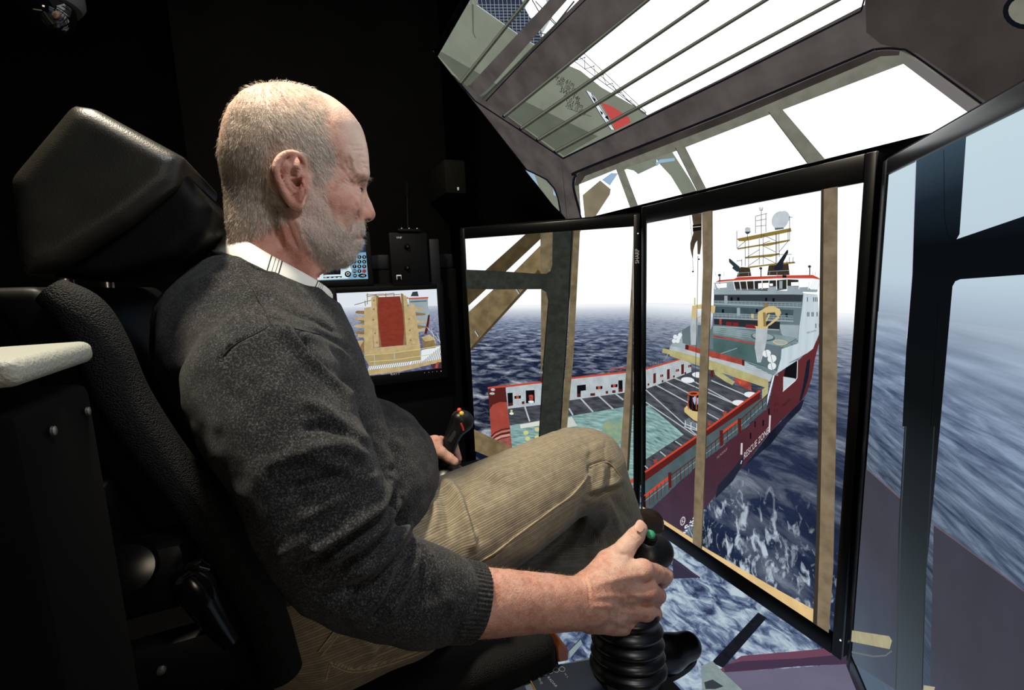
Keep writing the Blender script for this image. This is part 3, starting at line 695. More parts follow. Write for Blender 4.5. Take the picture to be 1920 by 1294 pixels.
for k, (m_, w_) in enumerate(((t_redd, 2.4), (emis('pink_band_tone', (186, 130, 118)), 2), (t_redd, 4), (emis('pink_band_tone_b', (196, 150, 136)), 4), (t_redd, 1.5))):
    y = k*26; D.line(Z4((140, 1012+y), (190, 965+y), (260, 930+y), (366, 910+y)), w_, m_, Q, 'stern_roller', 6)
D.disc(Z4((160, 450))[0], 4, 2.6, t_grey, Q, 'stern_fairlead', 5); D.disc(Z4((150, 497))[0], 5, 2.2, t_grey, Q, 'stern_fairlead', 5)
D.line(Z4((98, 430), (340, 404), (740, 362), (1100, 312), (1740, 240), (1860, 225)), 3.4, t_red, Q, 'bulwark_rail', 6)
D.line(Z4((1580, 200), (1700, 190), (1860, 176)), 2.2, t_redm, Q, 'upper_rail', 6); D.line(Z4((1580, 200), (1582, 240)), 2, t_redm, Q, 'upper_rail', 6); D.line(Z4((1690, 190), (1690, 230)), 2, t_redm, Q, 'upper_rail', 6)
D.line(Z4((740, 290), (742, 360)), 2.6, t_redd, Q, 'upper_rail', 6)
for pts in (((333, 490), (395, 487), (400, 640), (340, 650)), ((552, 460), (658, 455), (662, 605), (556, 615)), ((1166, 400), (1272, 388), (1274, 458), (1212, 466), (1210, 538), (1168, 540)), ((1662, 340), (1712, 336), (1714, 474), (1664, 480))):
    D.poly(Z4(*pts), t_black, Q, 'wall_opening', 4)
for x, y in ((455, 540), (1432, 426), (1612, 404), (1830, 380)):
    D.poly(Z4((x-38, y-14), (x+40, y-20), (x+38, y+16), (x-38, y+20)), t_black, Q, 'wall_opening', 4); D.disc(Z4((x, y))[0], 3, 2.8, t_red, Q, 'wall_opening', 5, 8)
for x, y, w_ in ((522, 607, 16), (1355, 508, 28), (1525, 482, 14), (1608, 474, 20), (1688, 458, 22), (1188, 515, 16), (370, 625, 26)): D.poly(Z4((x-w_, y-15), (x+w_, y-18), (x+w_, y+14), (x-w_, y+16)), t_redd, Q, 'wall_opening', 5)
D.poly(Z4((590, 525), (645, 520), (640, 590), (600, 590)), t_redm, Q, 'bollard', 6); D.disc(Z4((618, 595))[0], 5.5, 2.2, t_white, Q, 'bollard', 6); D.disc(Z4((618, 522))[0], 4.2, 1.8, t_red, Q, 'bollard', 7)
D.disc(Z4((384, 735))[0], 4, 2.4, t_white, Q, 'deck_lamp', 6); D.poly(Z4((372, 690), (396, 690), (394, 725), (374, 725)), t_ylw, Q, 'deck_lamp', 7)
D.line([(1176, 905), (1192, 898)], 7, t_red, Q, 'near_rail', 6); D.line([(1176, 938), (1192, 930)], 4, t_red, Q, 'near_rail', 6)
# the crane boom tubes
Q = 'displayed_crane_boom'
D.poly([(877, 560), (877, 538), (987.5, 438.6), (1014.5, 437), (1015, 448), (950, 509), (912, 543), (878.5, 574)], t_tubed, Q, None, 8)
D.poly([(926, 543), (965, 510), (1015, 460), (1018, 512), (989, 543), (884, 658), (880, 585)], t_tube, Q, 'lower_tube', 9)
D.poly([(1015, 512), (989, 543), (884, 658), (884, 652), (985, 540), (1010, 505)], t_tubed, Q, 'lower_tube', 10)
for x, y in ((92, 585), (290, 380)): D.line(C3((x-6, y-14), (x+10, y+12)), 3.4, t_dark, Q, 'tube_clip', 11); D.line(C3((x-8, y-14), (x+8, y+12)), 1.8, t_grey, Q, 'tube_clip', 12)
D.poly([(888, 803), (962, 838.4), (1010, 862), (985, 885), (933, 861.6), (888, 843)], t_tube, Q, 'lower_strut', 9)
Q = 'displayed_window_frame'
D.poly(C3((400, 93), (462, 90), (460, 250), (445, 285), (425, 297), (402, 292)) + C3(), t_postt, Q, 'inner_edge', 12)
D.poly(C3((404, 368), (430, 380), (440, 420), (415, 700), (402, 800)), t_postt, Q, 'inner_edge', 12)
D.poly(C3((460, 80), (458, 250), (448, 280), (430, 293), (380, 293), (180, 279), (20, 273), (20, 367), (200, 369), (405, 368), (428, 382), (438, 425), (415, 700), (392, 1080), (390, 1300), (488, 1300), (500, 1040), (540, 450), (568, 78)), t_post, Q, None, 13)
D.poly(C3((562, 78), (600, 78), (592, 92), (560, 700), (529, 1037), (520, 1300), (484, 1300), (500, 1040), (535, 560)), t_postt, Q, 'outer_edge', 14)
D.line(C3((552, 85), (536, 480), (497, 1040)), 1.6, t_black, Q, 'gasket', 15); D.line(C3((441, 420), (418, 700), (396, 1080)), 1.3, t_black, Q, 'gasket', 15)
D.poly([(1188, 445), (1195, 445), (1195, 750), (1188, 748), (1178, 900), (1172, 975), (1150, 975), (1161, 900), (1163, 856), (1172, 730), (1180, 616), (1184, 540)], t_pole, Q, 'right_pole', 12)
D.poly([(1190, 574), (1188, 748), (1180, 880), (1176, 880), (1183, 740), (1187, 574)], t_poled, Q, 'right_pole', 13)
D.poly([(1178, 930), (1192, 945), (1192, 970), (1172, 955)], t_strip, Q, 'sill', 11)
D.finish()

# ------------------------------------------------------------------ right display
a, b = math.sin(-.3688), -math.cos(-.3688)
p0 = at(.9471, 1.1763); p1 = at(.9471+.8601*a, 1.1763+.8601*b)
U = (p1-p0)/np.linalg.norm(p1-p0)
dR = Display('display', floorpt(p0, ZB), U, (0, 0, 1), SW, SH,
             'tall right display at the edge of the view, showing washed blue sea', 'display', bez=(.018, .018, .036, .024), group='tall displays around the seat')
D = dR; hz = D.uv(1800, 600)[1]/SH
D.full(vgrad('right_sky_tone', [(0, (76, 90, 104)), (.12, (74, 84, 98)), (.3, (62, 70, 84)), (.48, (62, 72, 90)), (hz-.05, (120, 134, 155)), (hz, (162, 178, 196)), (hz+.05, (186, 205, 218)), (1, (196, 216, 226))], SH), 'displayed_sky')  # washed-out glare of the slanted screen is put into its tones
m, nt, out = newmat('right_sea_tone'); L = nt.links.new
tc = N(nt, 'TexCoord'); sp = N(nt, 'SeparateXYZ'); L(tc.outputs['Object'], sp.inputs[0])
mp = N(nt, 'Mapping'); mp.inputs['Rotation'].default_value = (0, -.75, 0); mp.inputs['Scale'].default_value = (9, 1, 95); L(tc.outputs['Object'], mp.inputs[0])
mp2 = N(nt, 'Mapping'); mp2.inputs['Scale'].default_value = (4, 1, 60); mp2.inputs['Rotation'].default_value = (0, -.12, 0); L(tc.outputs['Object'], mp2.inputs[0])
n1 = N(nt, 'TexNoise', Scale=1, Detail=6, Roughness=.65, Distortion=.4); L(mp.outputs[0], n1.inputs[0])
n2 = N(nt, 'TexNoise', Scale=1, Detail=5); L(mp2.outputs[0], n2.inputs[0])
dv = N(nt, 'Math', _operation='DIVIDE'); L(sp.outputs[2], dv.inputs[0]); dv.inputs[1].default_value = SH
up = ramp(nt, [(.30, g(0)), (hz-.14, g(0)), (hz-.04, g(1))], dv.outputs[0])
mx = N(nt, 'MixRGB'); L(up.outputs[0], mx.inputs[0]); L(n1.outputs[0], mx.inputs[1]); L(n2.outputs[0], mx.inputs[2])
amp = ramp(nt, [(0, g(.0)), (.10, g(.12)), (.32, g(.25)), (.42, g(.8)), (hz-.1, g(1)), (hz-.02, g(.35)), (hz, g(0))], dv.outputs[0])
col = ramp(nt, [(0, lin((86, 102, 118))), (.1, lin((84, 98, 116))), (.22, lin((62, 74, 92))), (.36, lin((54, 62, 78))), (.5, lin((66, 80, 104))), (hz-.14, lin((92, 108, 136))), (hz-.06, lin((136, 152, 174))), (hz, lin((168, 182, 198)))], dv.outputs[0])
w = ramp(nt, [(.35, g(0)), (.5, g(.4)), (.66, g(1))], mx.outputs[0])
da = N(nt, 'MixRGB', _blend_type='MULTIPLY'); da.inputs[0].default_value = 1; L(col.outputs[0], da.inputs[1]); da.inputs[2].default_value = (.45, .48, .55, 1)
br = N(nt, 'MixRGB', _blend_type='ADD'); br.inputs[0].default_value = .55; L(col.outputs[0], br.inputs[1]); br.inputs[2].default_value = (.28, .35, .42, 1)
wv = N(nt, 'MixRGB'); L(w.outputs[0], wv.inputs[0]); L(da.outputs[0], wv.inputs[1]); L(br.outputs[0], wv.inputs[2])
fin = N(nt, 'MixRGB'); L(amp.outputs[0], fin.inputs[0]); L(col.outputs[0], fin.inputs[1]); L(wv.outputs[0], fin.inputs[2])
e = N(nt, 'Emission', Strength=1.0); L(fin.outputs[0], e.inputs[0]); L(e.outputs[0], out.inputs[0])
D.poly([(1600, 578), (1925, 622), (2100, 640), (2100, 2000), (1560, 2000)], m, 'displayed_sea', None, 1)
t_rh = vgrad('right_hull_tone', [(0, (84, 96, 110)), (.1, (76, 84, 98)), (.3, (66, 66, 77)), (.5, (62, 62, 74))], SH, noise=.08, nscale=12, sample=False)
D.poly(C8((430, 210), (460, 225), (610, 357), (600, 720), (590, 1300), (350, 1150)), t_rh, 'displayed_ship', None, 2)
D.poly(C8((770, 482), (900, 575), (1205, 800), (3000, 2100), (3000, 2600), (720, 2600)), t_rh, 'displayed_ship', None, 2)
D.line(C8((455, 220), (610, 357)), 1.6, emis('rail_line_tone', (120, 92, 98)), 'displayed_ship', 'bulwark_rail', 3)
D.line(C8((770, 482), (900, 575), (1205, 800), (3000, 2100)), 1.8, emis('rail_line_tone_b', (112, 86, 94)), 'displayed_ship', 'bulwark_rail', 3)
t_rf = vgrad('right_frame_tone', [(0, (86, 98, 110)), (.12, (76, 86, 96)), (.28, (58, 66, 71)), (.42, (38, 44, 48)), (.62, (14, 17, 18)), (.86, (10, 14, 18)), (.93, (26, 36, 46)), (1, (58, 76, 88))], SH, sample=False)
D.poly(C6((340, 225), (540, 130), (512, 540), (500, 560), (751, 475), (3000, -290), (3000, 540), (751, 700), (515, 717), (495, 725), (484, 745), (435, 1294)) + C8((770, 400), (740, 700), (720, 1294), (700, 1500), (570, 1500), (580, 1294), (590, 1000), (600, 500), (630, 0)) + C6((285, 1294), (300, 1000), (325, 700)), t_rf, 'displayed_window_frame', None, 4)
D.line(C6((452, 210), (455, 480), (468, 545), (500, 565)), 1.0, emis('frame_seam_tone', (6, 8, 10)), 'displayed_window_frame', 'seam', 5)
D.line(C6((430, 800), (400, 1294)), 1.2, emis('frame_seam_tone_b', (8, 10, 11)), 'displayed_window_frame', 'seam', 5)
D.line(C6((342, 230), (325, 700), (305, 950)), 1.4, emis('fringe_tone', (190, 180, 215)), 'displayed_window_frame', 'bright_edge', 5)
D.line(C8((640, 0), (618, 400), (606, 800), (590, 1294)), 2.2, emis('frame_edge_low_tone', (62, 68, 72)), 'displayed_window_frame', 'seam', 5)
D.line(C8((782, 0), (752, 500), (735, 800), (722, 1294)), 2.0, emis('frame_edge_low_tone_b', (44, 50, 55)), 'displayed_window_frame', 'seam', 5)
D.poly(C8((370, 1003), (560, 1033), (574, 1055), (562, 1097), (365, 1058)), emis('bracket_tone', (168, 162, 130), noise=.08), 'displayed_bracket', None, 6)
D.line(C8((370, 1110), (480, 1132), (540, 1128), (570, 1105)), 3, emis('bracket_rim_tone', (104, 112, 112)), 'displayed_bracket', 'rim', 5)
D.poly(C8((733, 1275), (790, 1284), (782, 1310), (730, 1310)), emis('bracket_tone_b', (172, 168, 142)), 'displayed_bracket', 'lower_block', 6)
D.finish()

# ------------------------------------------------------------------ overhead display
O0 = PY(1065, 415, .90)
rA, rB = ray(822, 105), ray(1065, 415)
dv_ = np.cross(np.cross(rA, rB), (1, 0, 0)); dv_ /= np.linalg.norm(dv_)
if dv_[2] < 0: dv_ = -dv_
nn = np.cross((1, 0, 0), dv_)
A0 = onp(822, 105, O0, nn)
hgt = np.linalg.norm(np.array(A0-O0)[1:])
dO = Display('overhead_display', O0, (1, 0, 0), dv_, 1.488, hgt,
             'wide overhead display tilted above the tall ones, showing a barred roof window and grey crane', 'display', bez=(.006, .02, .01, .02))
D = dO
t_fr = emis('roof_frame_tone', (78, 73, 70), noise=.22, nscale=14); t_frd = emis('roof_frame_dark_tone', (58, 53, 50), noise=.25, nscale=10)
t_frl = emis('roof_frame_light_tone', (116, 115, 104), noise=.12, nscale=40); t_gask = emis('gasket_tone', (16, 17, 24)); t_bar = emis('bar_tone', (56, 58, 52), noise=.15); t_barl = emis('bar_light_tone', (108, 108, 96))
t_crane = emis('grey_crane_tone', (124, 130, 116), noise=.08, nscale=12); t_craned = emis('grey_crane_dark_tone', (92, 98, 86), noise=.08, nscale=12)
D.full(t_fr, 'displayed_roof_frame')
D.poly([(1622, -60), (1700, -60), (2100, -60), (2100, 160), (1760, 250), (1855, 193), (1722, 100), (1652, 82), (1625, 60)], t_frd, 'displayed_roof_frame', 'dark_corner', 1)
D.disc((1925, 20), 44, 34, t_gask, 'displayed_roof_frame', 'dark_port', 2); D.disc((1926, 18), 34, 26, t_frl, 'displayed_roof_frame', 'dark_port', 3)
D.poly([(1059, 292), (868, 151), (815, 112), (890, -60), (1630, -60), (1622, 8), (1360, 143)], t_sky2, 'displayed_sky', None, 2)
Q = 'displayed_crane'
D.poly(C1((50, 340), (270, -60), (520, -60), (640, 210), (800, 365), (870, 395), (990, 490), (1240, 632), (1245, 655), (1160, 700), (780, 890), (205, 465)), t_crane, Q, None, 3)
D.poly(C1((60, 300), (90, 290), (330, 430), (560, 570), (820, 695), (970, 765), (780, 878), (205, 465)), t_craned, Q, 'lower_flange', 4)
D.poly(C1((258, 20), (270, 20), (270, 180), (262, 180)), t_craned, Q, 'lower_flange', 4); D.line(C1((265, 180), (280, 210)), 2, t_craned, Q, 'lower_flange', 4)
D.poly(C1((290, 20), (300, -20), (530, -20), (600, 110), (655, 215), (620, 250), (515, 180)), emis('mesh_dark_tone', (44, 50, 68)), Q, 'grating', 5)
D.line(C1((290, 22), (515, 182), (620, 250)), 1.6, t_grey, Q, 'grating', 7)
def gline(a, b): D.line(C1(a, b), .8, t_rail, Q, 'grating', 6)
for k in range(-2, 16):
    x = 290+k*24
    # horizontal and slanting wires inside the grating outline
    if 0 <= k < 14: gline((max(290, 296+(k*17-0)*1.42), 22+k*17), (min(660, 520+k*17*.6+40), 22+k*17))
    yl = max(0, (x-290)*.70)
    gline((x, -20 if x > 290 else 0), (x+8+.3*0, min(yl+22, 250))) if x < 620 else None
D.poly(C1((535, -20), (780, -20), (640, 215), (590, 100)), t_grey, Q, 'hand_rail', 4)
D.poly(C1((560, 40), (600, -20), (672, -20), (700, 60), (640, 90), (590, 95)), t_sky2, Q, 'hand_rail', 5)
for a_, b_ in (((600, -10), (640, 60)), ((620, 0), (740, 130)), ((640, 180), (690, 190)), ((650, 165), (655, 215)), ((700, 100), (740, 140))): D.line(C1(a_, b_), 2, t_wire, Q, 'hand_rail', 6)
for k, (a_, b_) in enumerate((((830, 335), (1240, 640)), ((885, 290), (1245, 632)), ((860, 310), (1230, 640)))): D.line(C1(a_, b_), 1.5, t_craned if k else t_wire, Q, 'hand_rail', 4)
for k in range(7):
    t = k/6.5; x, y = 835+t*395, 340+t*295
    D.line(C1((x, y), (x+62*(1-t)+6, y-22*(1-t))), 1.4, t_wire, Q, 'hand_rail', 4); D.line(C1((x+60*(1-t), y-25*(1-t)), (x+62, y+46)), 1.2, t_wire, Q, 'hand_rail', 4)
for k, tx in enumerate(('Fly jib 61m', 'SWL 100t 50m', 'SWL 14t', 'Sec 0 a Pfbm', 'SWL 15 @ ff')):
    D.text(tx, *C1((720+k*18, 430+k*40), (832+k*17, 486+k*40)), 9, t_gask, Q, 'lettering', 5)
D.line(C1((800, 600), (938, 648)), .8, t_wire, Q, 'lettering', 5)
D.poly(C1((908, 498), (940, 515), (965, 545), (1072, 722), (1050, 720), (1000, 650)), t_white, Q, 'warning_sign', 5)
for a_, b_, c_ in (((935, 525), (960, 548), (968, 580)), ((985, 610), (1005, 625), (1000, 640)), ((1020, 660), (1030, 680), (1062, 715)), ((1030, 640), (1040, 670), (1015, 650))): D.poly(C1(a_, b_, c_), t_black, Q, 'warning_sign', 6)
D.line(C1((908, 498), (1000, 650), (1050, 720)), 1.2, t_black, Q, 'warning_sign', 6); D.line(C1((940, 515), (1072, 722)), 1.2, t_black, Q, 'warning_sign', 6)
D.poly(C1((990, 565), (1060, 592), (1150, 650), (1162, 682), (1075, 724), (1040, 650)), emis('sign_red_tone', (190, 78, 74)), Q, 'warning_sign', 5)
Q = 'displayed_roof_bars'
D.poly(C1((240, 475), (310, 530), (360, 490), (830, -40), (730, -40), (255, 470)), t_fr, Q, None, 8)
D.poly(C1((300, 540), (345, 560), (440, 645), (470, 640), (1290, -40), (900, -40), (640, 220), (350, 520)), t_fr, Q, 'wide_beam', 8)
D.line(C1((345, 560), (600, 290), (925, -30)), 2.2, t_gask, Q, 'wide_beam', 9)
D.line(C1((325, 548), (700, 180), (850, -10)), 3.2, t_bar, Q, 'wide_beam', 10)
for a_, b_ in (((205, 458), (600, -35)), ((450, 645), (1280, -30)), ((545, 715), (1610, -25)), ((640, 778), (1685, 132)), ((740, 845), (1685, 332))):
    a2 = C1(a_)[0]; b2 = C1(b_)[0]
    if a_[0] >= 640: b2 = (b2[0]+(b2[0]-a2[0])*1.0, b2[1]+(b2[1]-a2[1])*1.0)
    D.line([a2, b2], 7.4, t_bar, Q, 'round_bar', 10); n_ = np.array([b2[1]-a2[1], -(b2[0]-a2[0])], float); n_ /= np.hypot(*n_)
    o_ = n_*1.6; D.line([np.array(a2)+o_, np.array(b2)+o_], 2.6, t_barl, Q, 'round_bar', 11)
    D.disc(a2, 4.5, 3.2, t_gask, Q, 'round_bar', 9)
D.line([(868, 153), (895, 185), (1059, 292)], 2.6, t_gask, 'displayed_roof_frame', 'gasket', 12)
D.line([(1059, 293), (1360, 145), (1622, 12), (1628, -10)], 3.4, t_gask, 'displayed_roof_frame', 'gasket', 12)
# front upper window band
Q = 'displayed_roof_frame'
D.poly([(1095, 425), (1080, 362), (1079, 340), (1084, 325), (1099, 313), (1360, 212), (1612, 104), (1652, 90), (1692, 90), (1722, 103), (1850, 197), (1750, 290), (1600, 360)], t_frl, Q, 'window_reveal', 4)
D.poly(curve([(1099, 313), (1360, 212), (1612, 104), (1652, 90), (1692, 90)])+[(1690, 98), (1655, 100), (1615, 118), (1362, 226), (1100, 327), (1088, 345), (1080, 345), (1084, 325)], t_frd, Q, 'window_reveal', 5)
D.line(curve([(1097, 420), (1081, 362), (1078, 340), (1083, 325), (1099, 313), (1360, 208), (1612, 100), (1650, 86), (1692, 86), (1722, 99), (1860, 198)]), 4.6, t_gask, Q, 'gasket', 6)
D.poly([(1722, 106), (1860, 205), (1835, 215), (1699, 113)], emis('reveal_side_tone', (112, 108, 108)), Q, 'window_reveal', 6)
D.poly([(1091, 345), (1160, 320), (1271, 279), (1449, 209), (1476, 199), (1699, 113), (1827, 209), (1800, 260), (1564, 320), (1330, 380), (1105, 420)], t_sky2, 'displayed_sky', None, 7)
Q = 'displayed_front_bars'
for p in (C1((1080, 938), (1122, 925), (1225, 1200), (1178, 1210)), C1((1418, 815), (1466, 797), (1615, 1095), (1565, 1110)), C2((262, 610), (327, 582), (620, 925), (522, 955))):
    D.poly(p, t_frl, Q, 'displayed_bar', 10)
D.line(C1((1418, 815), (1565, 1110)), 1, t_gask, Q, 'displayed_bar', 11); D.line(C2((262, 610), (522, 955)), 1.6, t_bar, Q, 'displayed_bar', 11)
Q = 'displayed_crane'
D.poly(C1((870, 1030), (1090, 940), (1090, 962), (1030, 1030), (900, 1260), (880, 1200)), t_sky2, Q, 'hydraulic_rod', 8)
D.poly(C1((890, 1090), (990, 1005), (1050, 1055), (1045, 1085), (940, 1245), (905, 1250)), emis('ram_tone', (132, 122, 100), noise=.15, nscale=10), Q, 'hydraulic_ram', 9)
D.poly(C1((1000, 1002), (1055, 962), (1092, 965), (1045, 1035)), t_blueg, Q, 'hydraulic_rod', 9)
D.poly(C1((1130, 938), (1150, 930), (1310, 875), (1310, 920), (1205, 970), (1180, 950)), t_crane, Q, 'front_arm', 8)
D.poly(C1((1305, 875), (1400, 845), (1500, 1000), (1555, 1100), (1475, 1120), (1390, 980), (1320, 905)), t_crane, Q, 'front_arm', 8)
D.poly(C1((1305, 905), (1330, 885), (1412, 876), (1414, 892), (1330, 905), (1312, 925)), t_blueg, Q, 'front_arm', 9)
# small left side window
D.poly(C1((560, 950), (610, 970), (680, 1010), (725, 1060), (745, 1110), (755, 1185), (700, 1130)), t_crane, 'displayed_side_window', None, 4)
D.poly(C1((562, 952), (615, 975), (640, 1045)), t_blueg, 'displayed_side_window', 'window_light', 5); D.poly(C1((720, 1060), (738, 1085), (735, 1100), (722, 1090)), t_blueg, 'displayed_side_window', 'window_light', 5)
D.line(C1((560, 945), (615, 970), (685, 1005), (728, 1055), (748, 1110), (765, 1200)), 2.6, t_gask, 'displayed_side_window', 'gasket', 5)
D.line(C1((770, 930), (778, 1010), (800, 1260)), 1.2, t_frd, 'displayed_roof_frame', 'crease', 3)
D.finish()

# ------------------------------------------------------------------ lower sloping display
O3 = np.array((-1.0, .42, .004))
dF = Display('floor_display', O3, (1, 0, 0), (0, 1, 0), 1.75, 1.12,
             'floor display under the feet, showing glittering water and a pink hull edge', 'display', bez=(.02, .02, .01, .004), depth=.002)
D = dF
m, nt, out = newmat('glitter_tone'); L = nt.links.new
tc = N(nt, 'TexCoord'); mp = N(nt, 'Mapping'); mp.inputs['Scale'].default_value = (10, 1, 17); mp.inputs['Rotation'].default_value = (0, .5, 0); L(tc.outputs['Object'], mp.inputs[0])
n1 = N(nt, 'TexNoise', Scale=1.5, Detail=6, Roughness=.62, Distortion=.7); L(mp.outputs[0], n1.inputs[0])
n2 = N(nt, 'TexNoise', Scale=.4, Detail=2); L(mp.outputs[0], n2.inputs[0])
ad = N(nt, 'Math', _operation='MULTIPLY_ADD'); L(n2.outputs[0], ad.inputs[0]); ad.inputs[1].default_value = .35; L(n1.outputs[0], ad.inputs[2])
r = ramp(nt, [(.52, lin((46, 54, 84))), (.62, lin((96, 112, 142))), (.70, lin((150, 168, 188))), (.80, lin((188, 204, 214)))], ad.outputs[0])
e = N(nt, 'Emission', Strength=.95); L(r.outputs[0], e.inputs[0]); L(e.outputs[0], out.inputs[0])
D.full(m, 'displayed_water')
Q = 'displayed_hull'
t_pink = emis('pink_band_tone_c', (108, 68, 88)); t_mauve = emis('mauve_tone', (104, 100, 122), noise=.06, nscale=10); t_maud = emis('mauve_dark_tone', (68, 52, 74))
D.poly(C7((1340, 985), (1500, 885), (1920, 850), (2400, 800), (2400, 940), (1920, 960), (1380, 1010)), t_pink, Q, None, 1)
D.poly(C7((1370, 955), (1500, 925), (1920, 905), (2400, 860), (2400, 940), (1920, 962), (1380, 1005)), t_maud, Q, None, 2)
D.poly(C7((1370, 1005), (1920, 968), (2400, 930), (2400, 1600), (1500, 1600), (1385, 1129)), t_mauve, Q, None, 1)
D.poly(C7((1000, 215), (1010, 180), (1060, 215), (1200, 322), (1010, 330)), emis('hull_low_tone', (52, 50, 68)), Q, 'hull_strip', 1)
D.line(C7((1010, 205), (1200, 325)), 3, t_maud, Q, 'hull_strip', 2)
D.poly(C7((-300, 200), (30, 190), (155, 210), (165, 292), (-300, 300)), emis('mauve_left_tone', (158, 134, 156)), Q, 'mauve_panel', 1)
Q = 'displayed_lower_frame'
D.poly(C7((1618, 575), (1680, 615), (1365, 975), (1283, 935)), emis('strut_tone', (24, 27, 34), noise=.2), Q, None, 3)
D.poly(C7((1210, 960), (1290, 925), (1350, 990), (1500, 1129), (1620, 1300), (1150, 1300), (1215, 1129)), emis('pale_beam_tone', (130, 146, 146), noise=.1), Q, 'pale_beam', 3)
D.poly(C7((1230, 1080), (1290, 1060), (1370, 1110), (1310, 1129), (1240, 1129)), t_dark, Q, 'pale_beam', 4)
D.poly(C7((255, 850), (340, 765), (352, 800), (265, 905)), emis('pale_beam_tone_b', (132, 150, 152)), Q, 'left_beam', 3)
D.line(C7((255, 855), (340, 768)), 1.6, t_dark, Q, 'left_beam', 4)
D.finish()

rack = empty('display_rack', (0, .95, 0), label='black steel posts behind the tall displays holding them from the ceiling', cat='rack')
for x_ in (-.31, .32): MB().box((x_, .985, 1.37), (.05, .04, 2.06), bev=.004).build('post', m_bezel_m, rack)
MB().box((0, .985, .80), (.60, .03, .06), bev=.004).build('cross_bar', m_bezel_m, rack)
# small marks on the bezels of the tall displays
def bez_text(D, txt, px, py0, py1, hgt_px):
    o = onp(px, py1, D.O - D.N*0, D.N); o2 = onp(px, py0, D.O, D.N)
    L_ = o2[2]-o[2]
    q = text_obj('maker_lettering', txt, o + D.N*.0052, (0, 0, 1), -D.U, L_, L_*.27, m_logo); adopt(q, D.root)
bez_text(dL, 'SHARP', 1198.5, 467, 494, 4); bez_text(dC, 'SHARP', 1206, 467, 494, 4) if False else None
for px, py, D in ((1196.5, 438, dL), (1199, 966, dL), (1579, 1199, dC)):
    p = onp(px, py, D.O, D.N) + D.N*.005
    mb = MB(); mb.lathe([(.0016, 0), (.0013, .0008)], p, D.N, 12); mb.build('power_led', m_led, D.root)
# ------------------------------------------------------------------ side console with monitor, touch panel and radio
XC = -.80
m_cons = solid('black_console_paint', (6, 6, 7), .8, noise=.15, nscale=20, spec=.1)
m_dark2 = solid('dark_blue_trim', (7, 8, 14), .6, spec=.3)
cons = empty('console', (XC-.15, .22, 0), label='black console holding the monitor and touch panel behind the man', cat='console')
MB().box((XC-.145, .16, .55), (.188, .68, 1.1), bev=.01).build('cabinet', m_cons, cons)
MB().box((XC-.145, .16, 1.125), (.18, .66, .05), bev=.006).build('top_ledge', m_dark2, cons)
MB().box((XC-.05, .16, .45), (.006, .60, .46), bev=.002).build('door_panel', m_cons, cons)
def mon_disp(name, pxTL, pxBR, label, cat, bez, h=None):
    tl = PX(*pxTL, XC); br = PX(*pxBR, XC)
    w_, h_ = br[1]-tl[1], tl[2]-br[2]
    return Display(name, (XC, tl[1], br[2]), (0, 1, 0), (0, 0, 1), w_, h_, label, cat, bez=bez, depth=.045, bm=m_bezel_m)
dM = mon_disp('monitor', (631, 550), (827.5, 690), 'small black monitor on the console showing a red cable drum between tan frames', 'monitor', (.025, .022, .035, .018))
D = dM; hz = D.uv(650, 585)[1]
D.full(emis('monitor_sky_tone', (222, 228, 236), 1.0, sample=True), 'displayed_sky')
D.poly([(620, 577), (840, 573), (840, 720), (600, 720)], sea_mat('monitor_sea_tone', D.uv(650, 576)[1], [(0, (214, 220, 230)), (.15, (150, 160, 180)), (.5, (96, 104, 136)), (1, (84, 90, 124))], scale=(9, 3.5), streak=.6, hl=(190, 198, 214), dk=(60, 68, 100)), 'displayed_sea', None, 1)
t_tan = emis('drum_tan_tone', (186, 164, 120), noise=.12, nscale=60); t_tand = emis('drum_tan_dark_tone', (134, 112, 76), noise=.12, nscale=60); t_drum = emis('drum_red_tone', (128, 54, 40), noise=.1, nscale=60, stretch=(1, 1, 2), rot=.6)
Q = 'displayed_far_ship'
D.poly(ZM((760, 600), (915, 600), (915, 660), (930, 730), (905, 880), (800, 800), (760, 680)), t_walll, Q, None, 2)
D.poly(ZM((755, 598), (918, 590), (918, 602), (758, 608)), t_red, Q, 'roof', 3); D.poly(ZM((775, 585), (790, 550), (830, 545), (840, 585)), t_dark, Q, 'funnel', 3)
D.poly(ZM((930, 730), (925, 800), (905, 890), (885, 885), (905, 800), (915, 740)), t_redd, Q, 'bow', 3); D.line(ZM((770, 630), (905, 622)), 2, t_tealg, Q, 'roof', 3)
Q = 'displayed_winch'
D.poly(ZM((400, 680), (455, 670), (475, 1000), (475, 1010), (400, 1010)), t_tan, Q, 'side_post', 4); D.poly(ZM((765, 650), (805, 650), (850, 970), (770, 970)), t_tan, Q, 'side_post', 4)
D.poly(ZM((455, 595), (500, 575), (530, 990), (480, 1000), (460, 760)), t_tan, Q, 'flange', 5); D.poly(ZM((695, 560), (740, 585), (765, 700), (780, 975), (720, 980)), t_tan, Q, 'flange', 5)
D.poly(ZM((495, 575), (515, 580), (545, 990), (520, 995)), t_tand, Q, 'flange', 6); D.poly(ZM((695, 560), (712, 565), (742, 980), (720, 985)), t_tand, Q, 'flange', 6)
D.poly(ZM((512, 592), (690, 584), (712, 720), (722, 850), (715, 978), (540, 994), (518, 850), (508, 700)), t_drum, Q, None, 6)
for k, (y, l) in enumerate(((715, 330), (765, 318), (792, 370), (828, 318), (880, 328), (905, 350))): D.poly(ZM((l, y-6), (345, y-14), (410, y-12), (410, y+14), (345, y+10), (l, y+6)), t_tan if k % 2 else t_tand, Q, 'peg', 3)
for k, (y, r) in enumerate(((688, 885), (730, 895), (790, 900), (832, 905), (860, 890))): D.poly(ZM((810, y-16), (880, y-8), (r, y-3), (r, y+5), (870, y+10), (815, y+12)), t_tand if k % 2 else t_tan, Q, 'peg', 3)
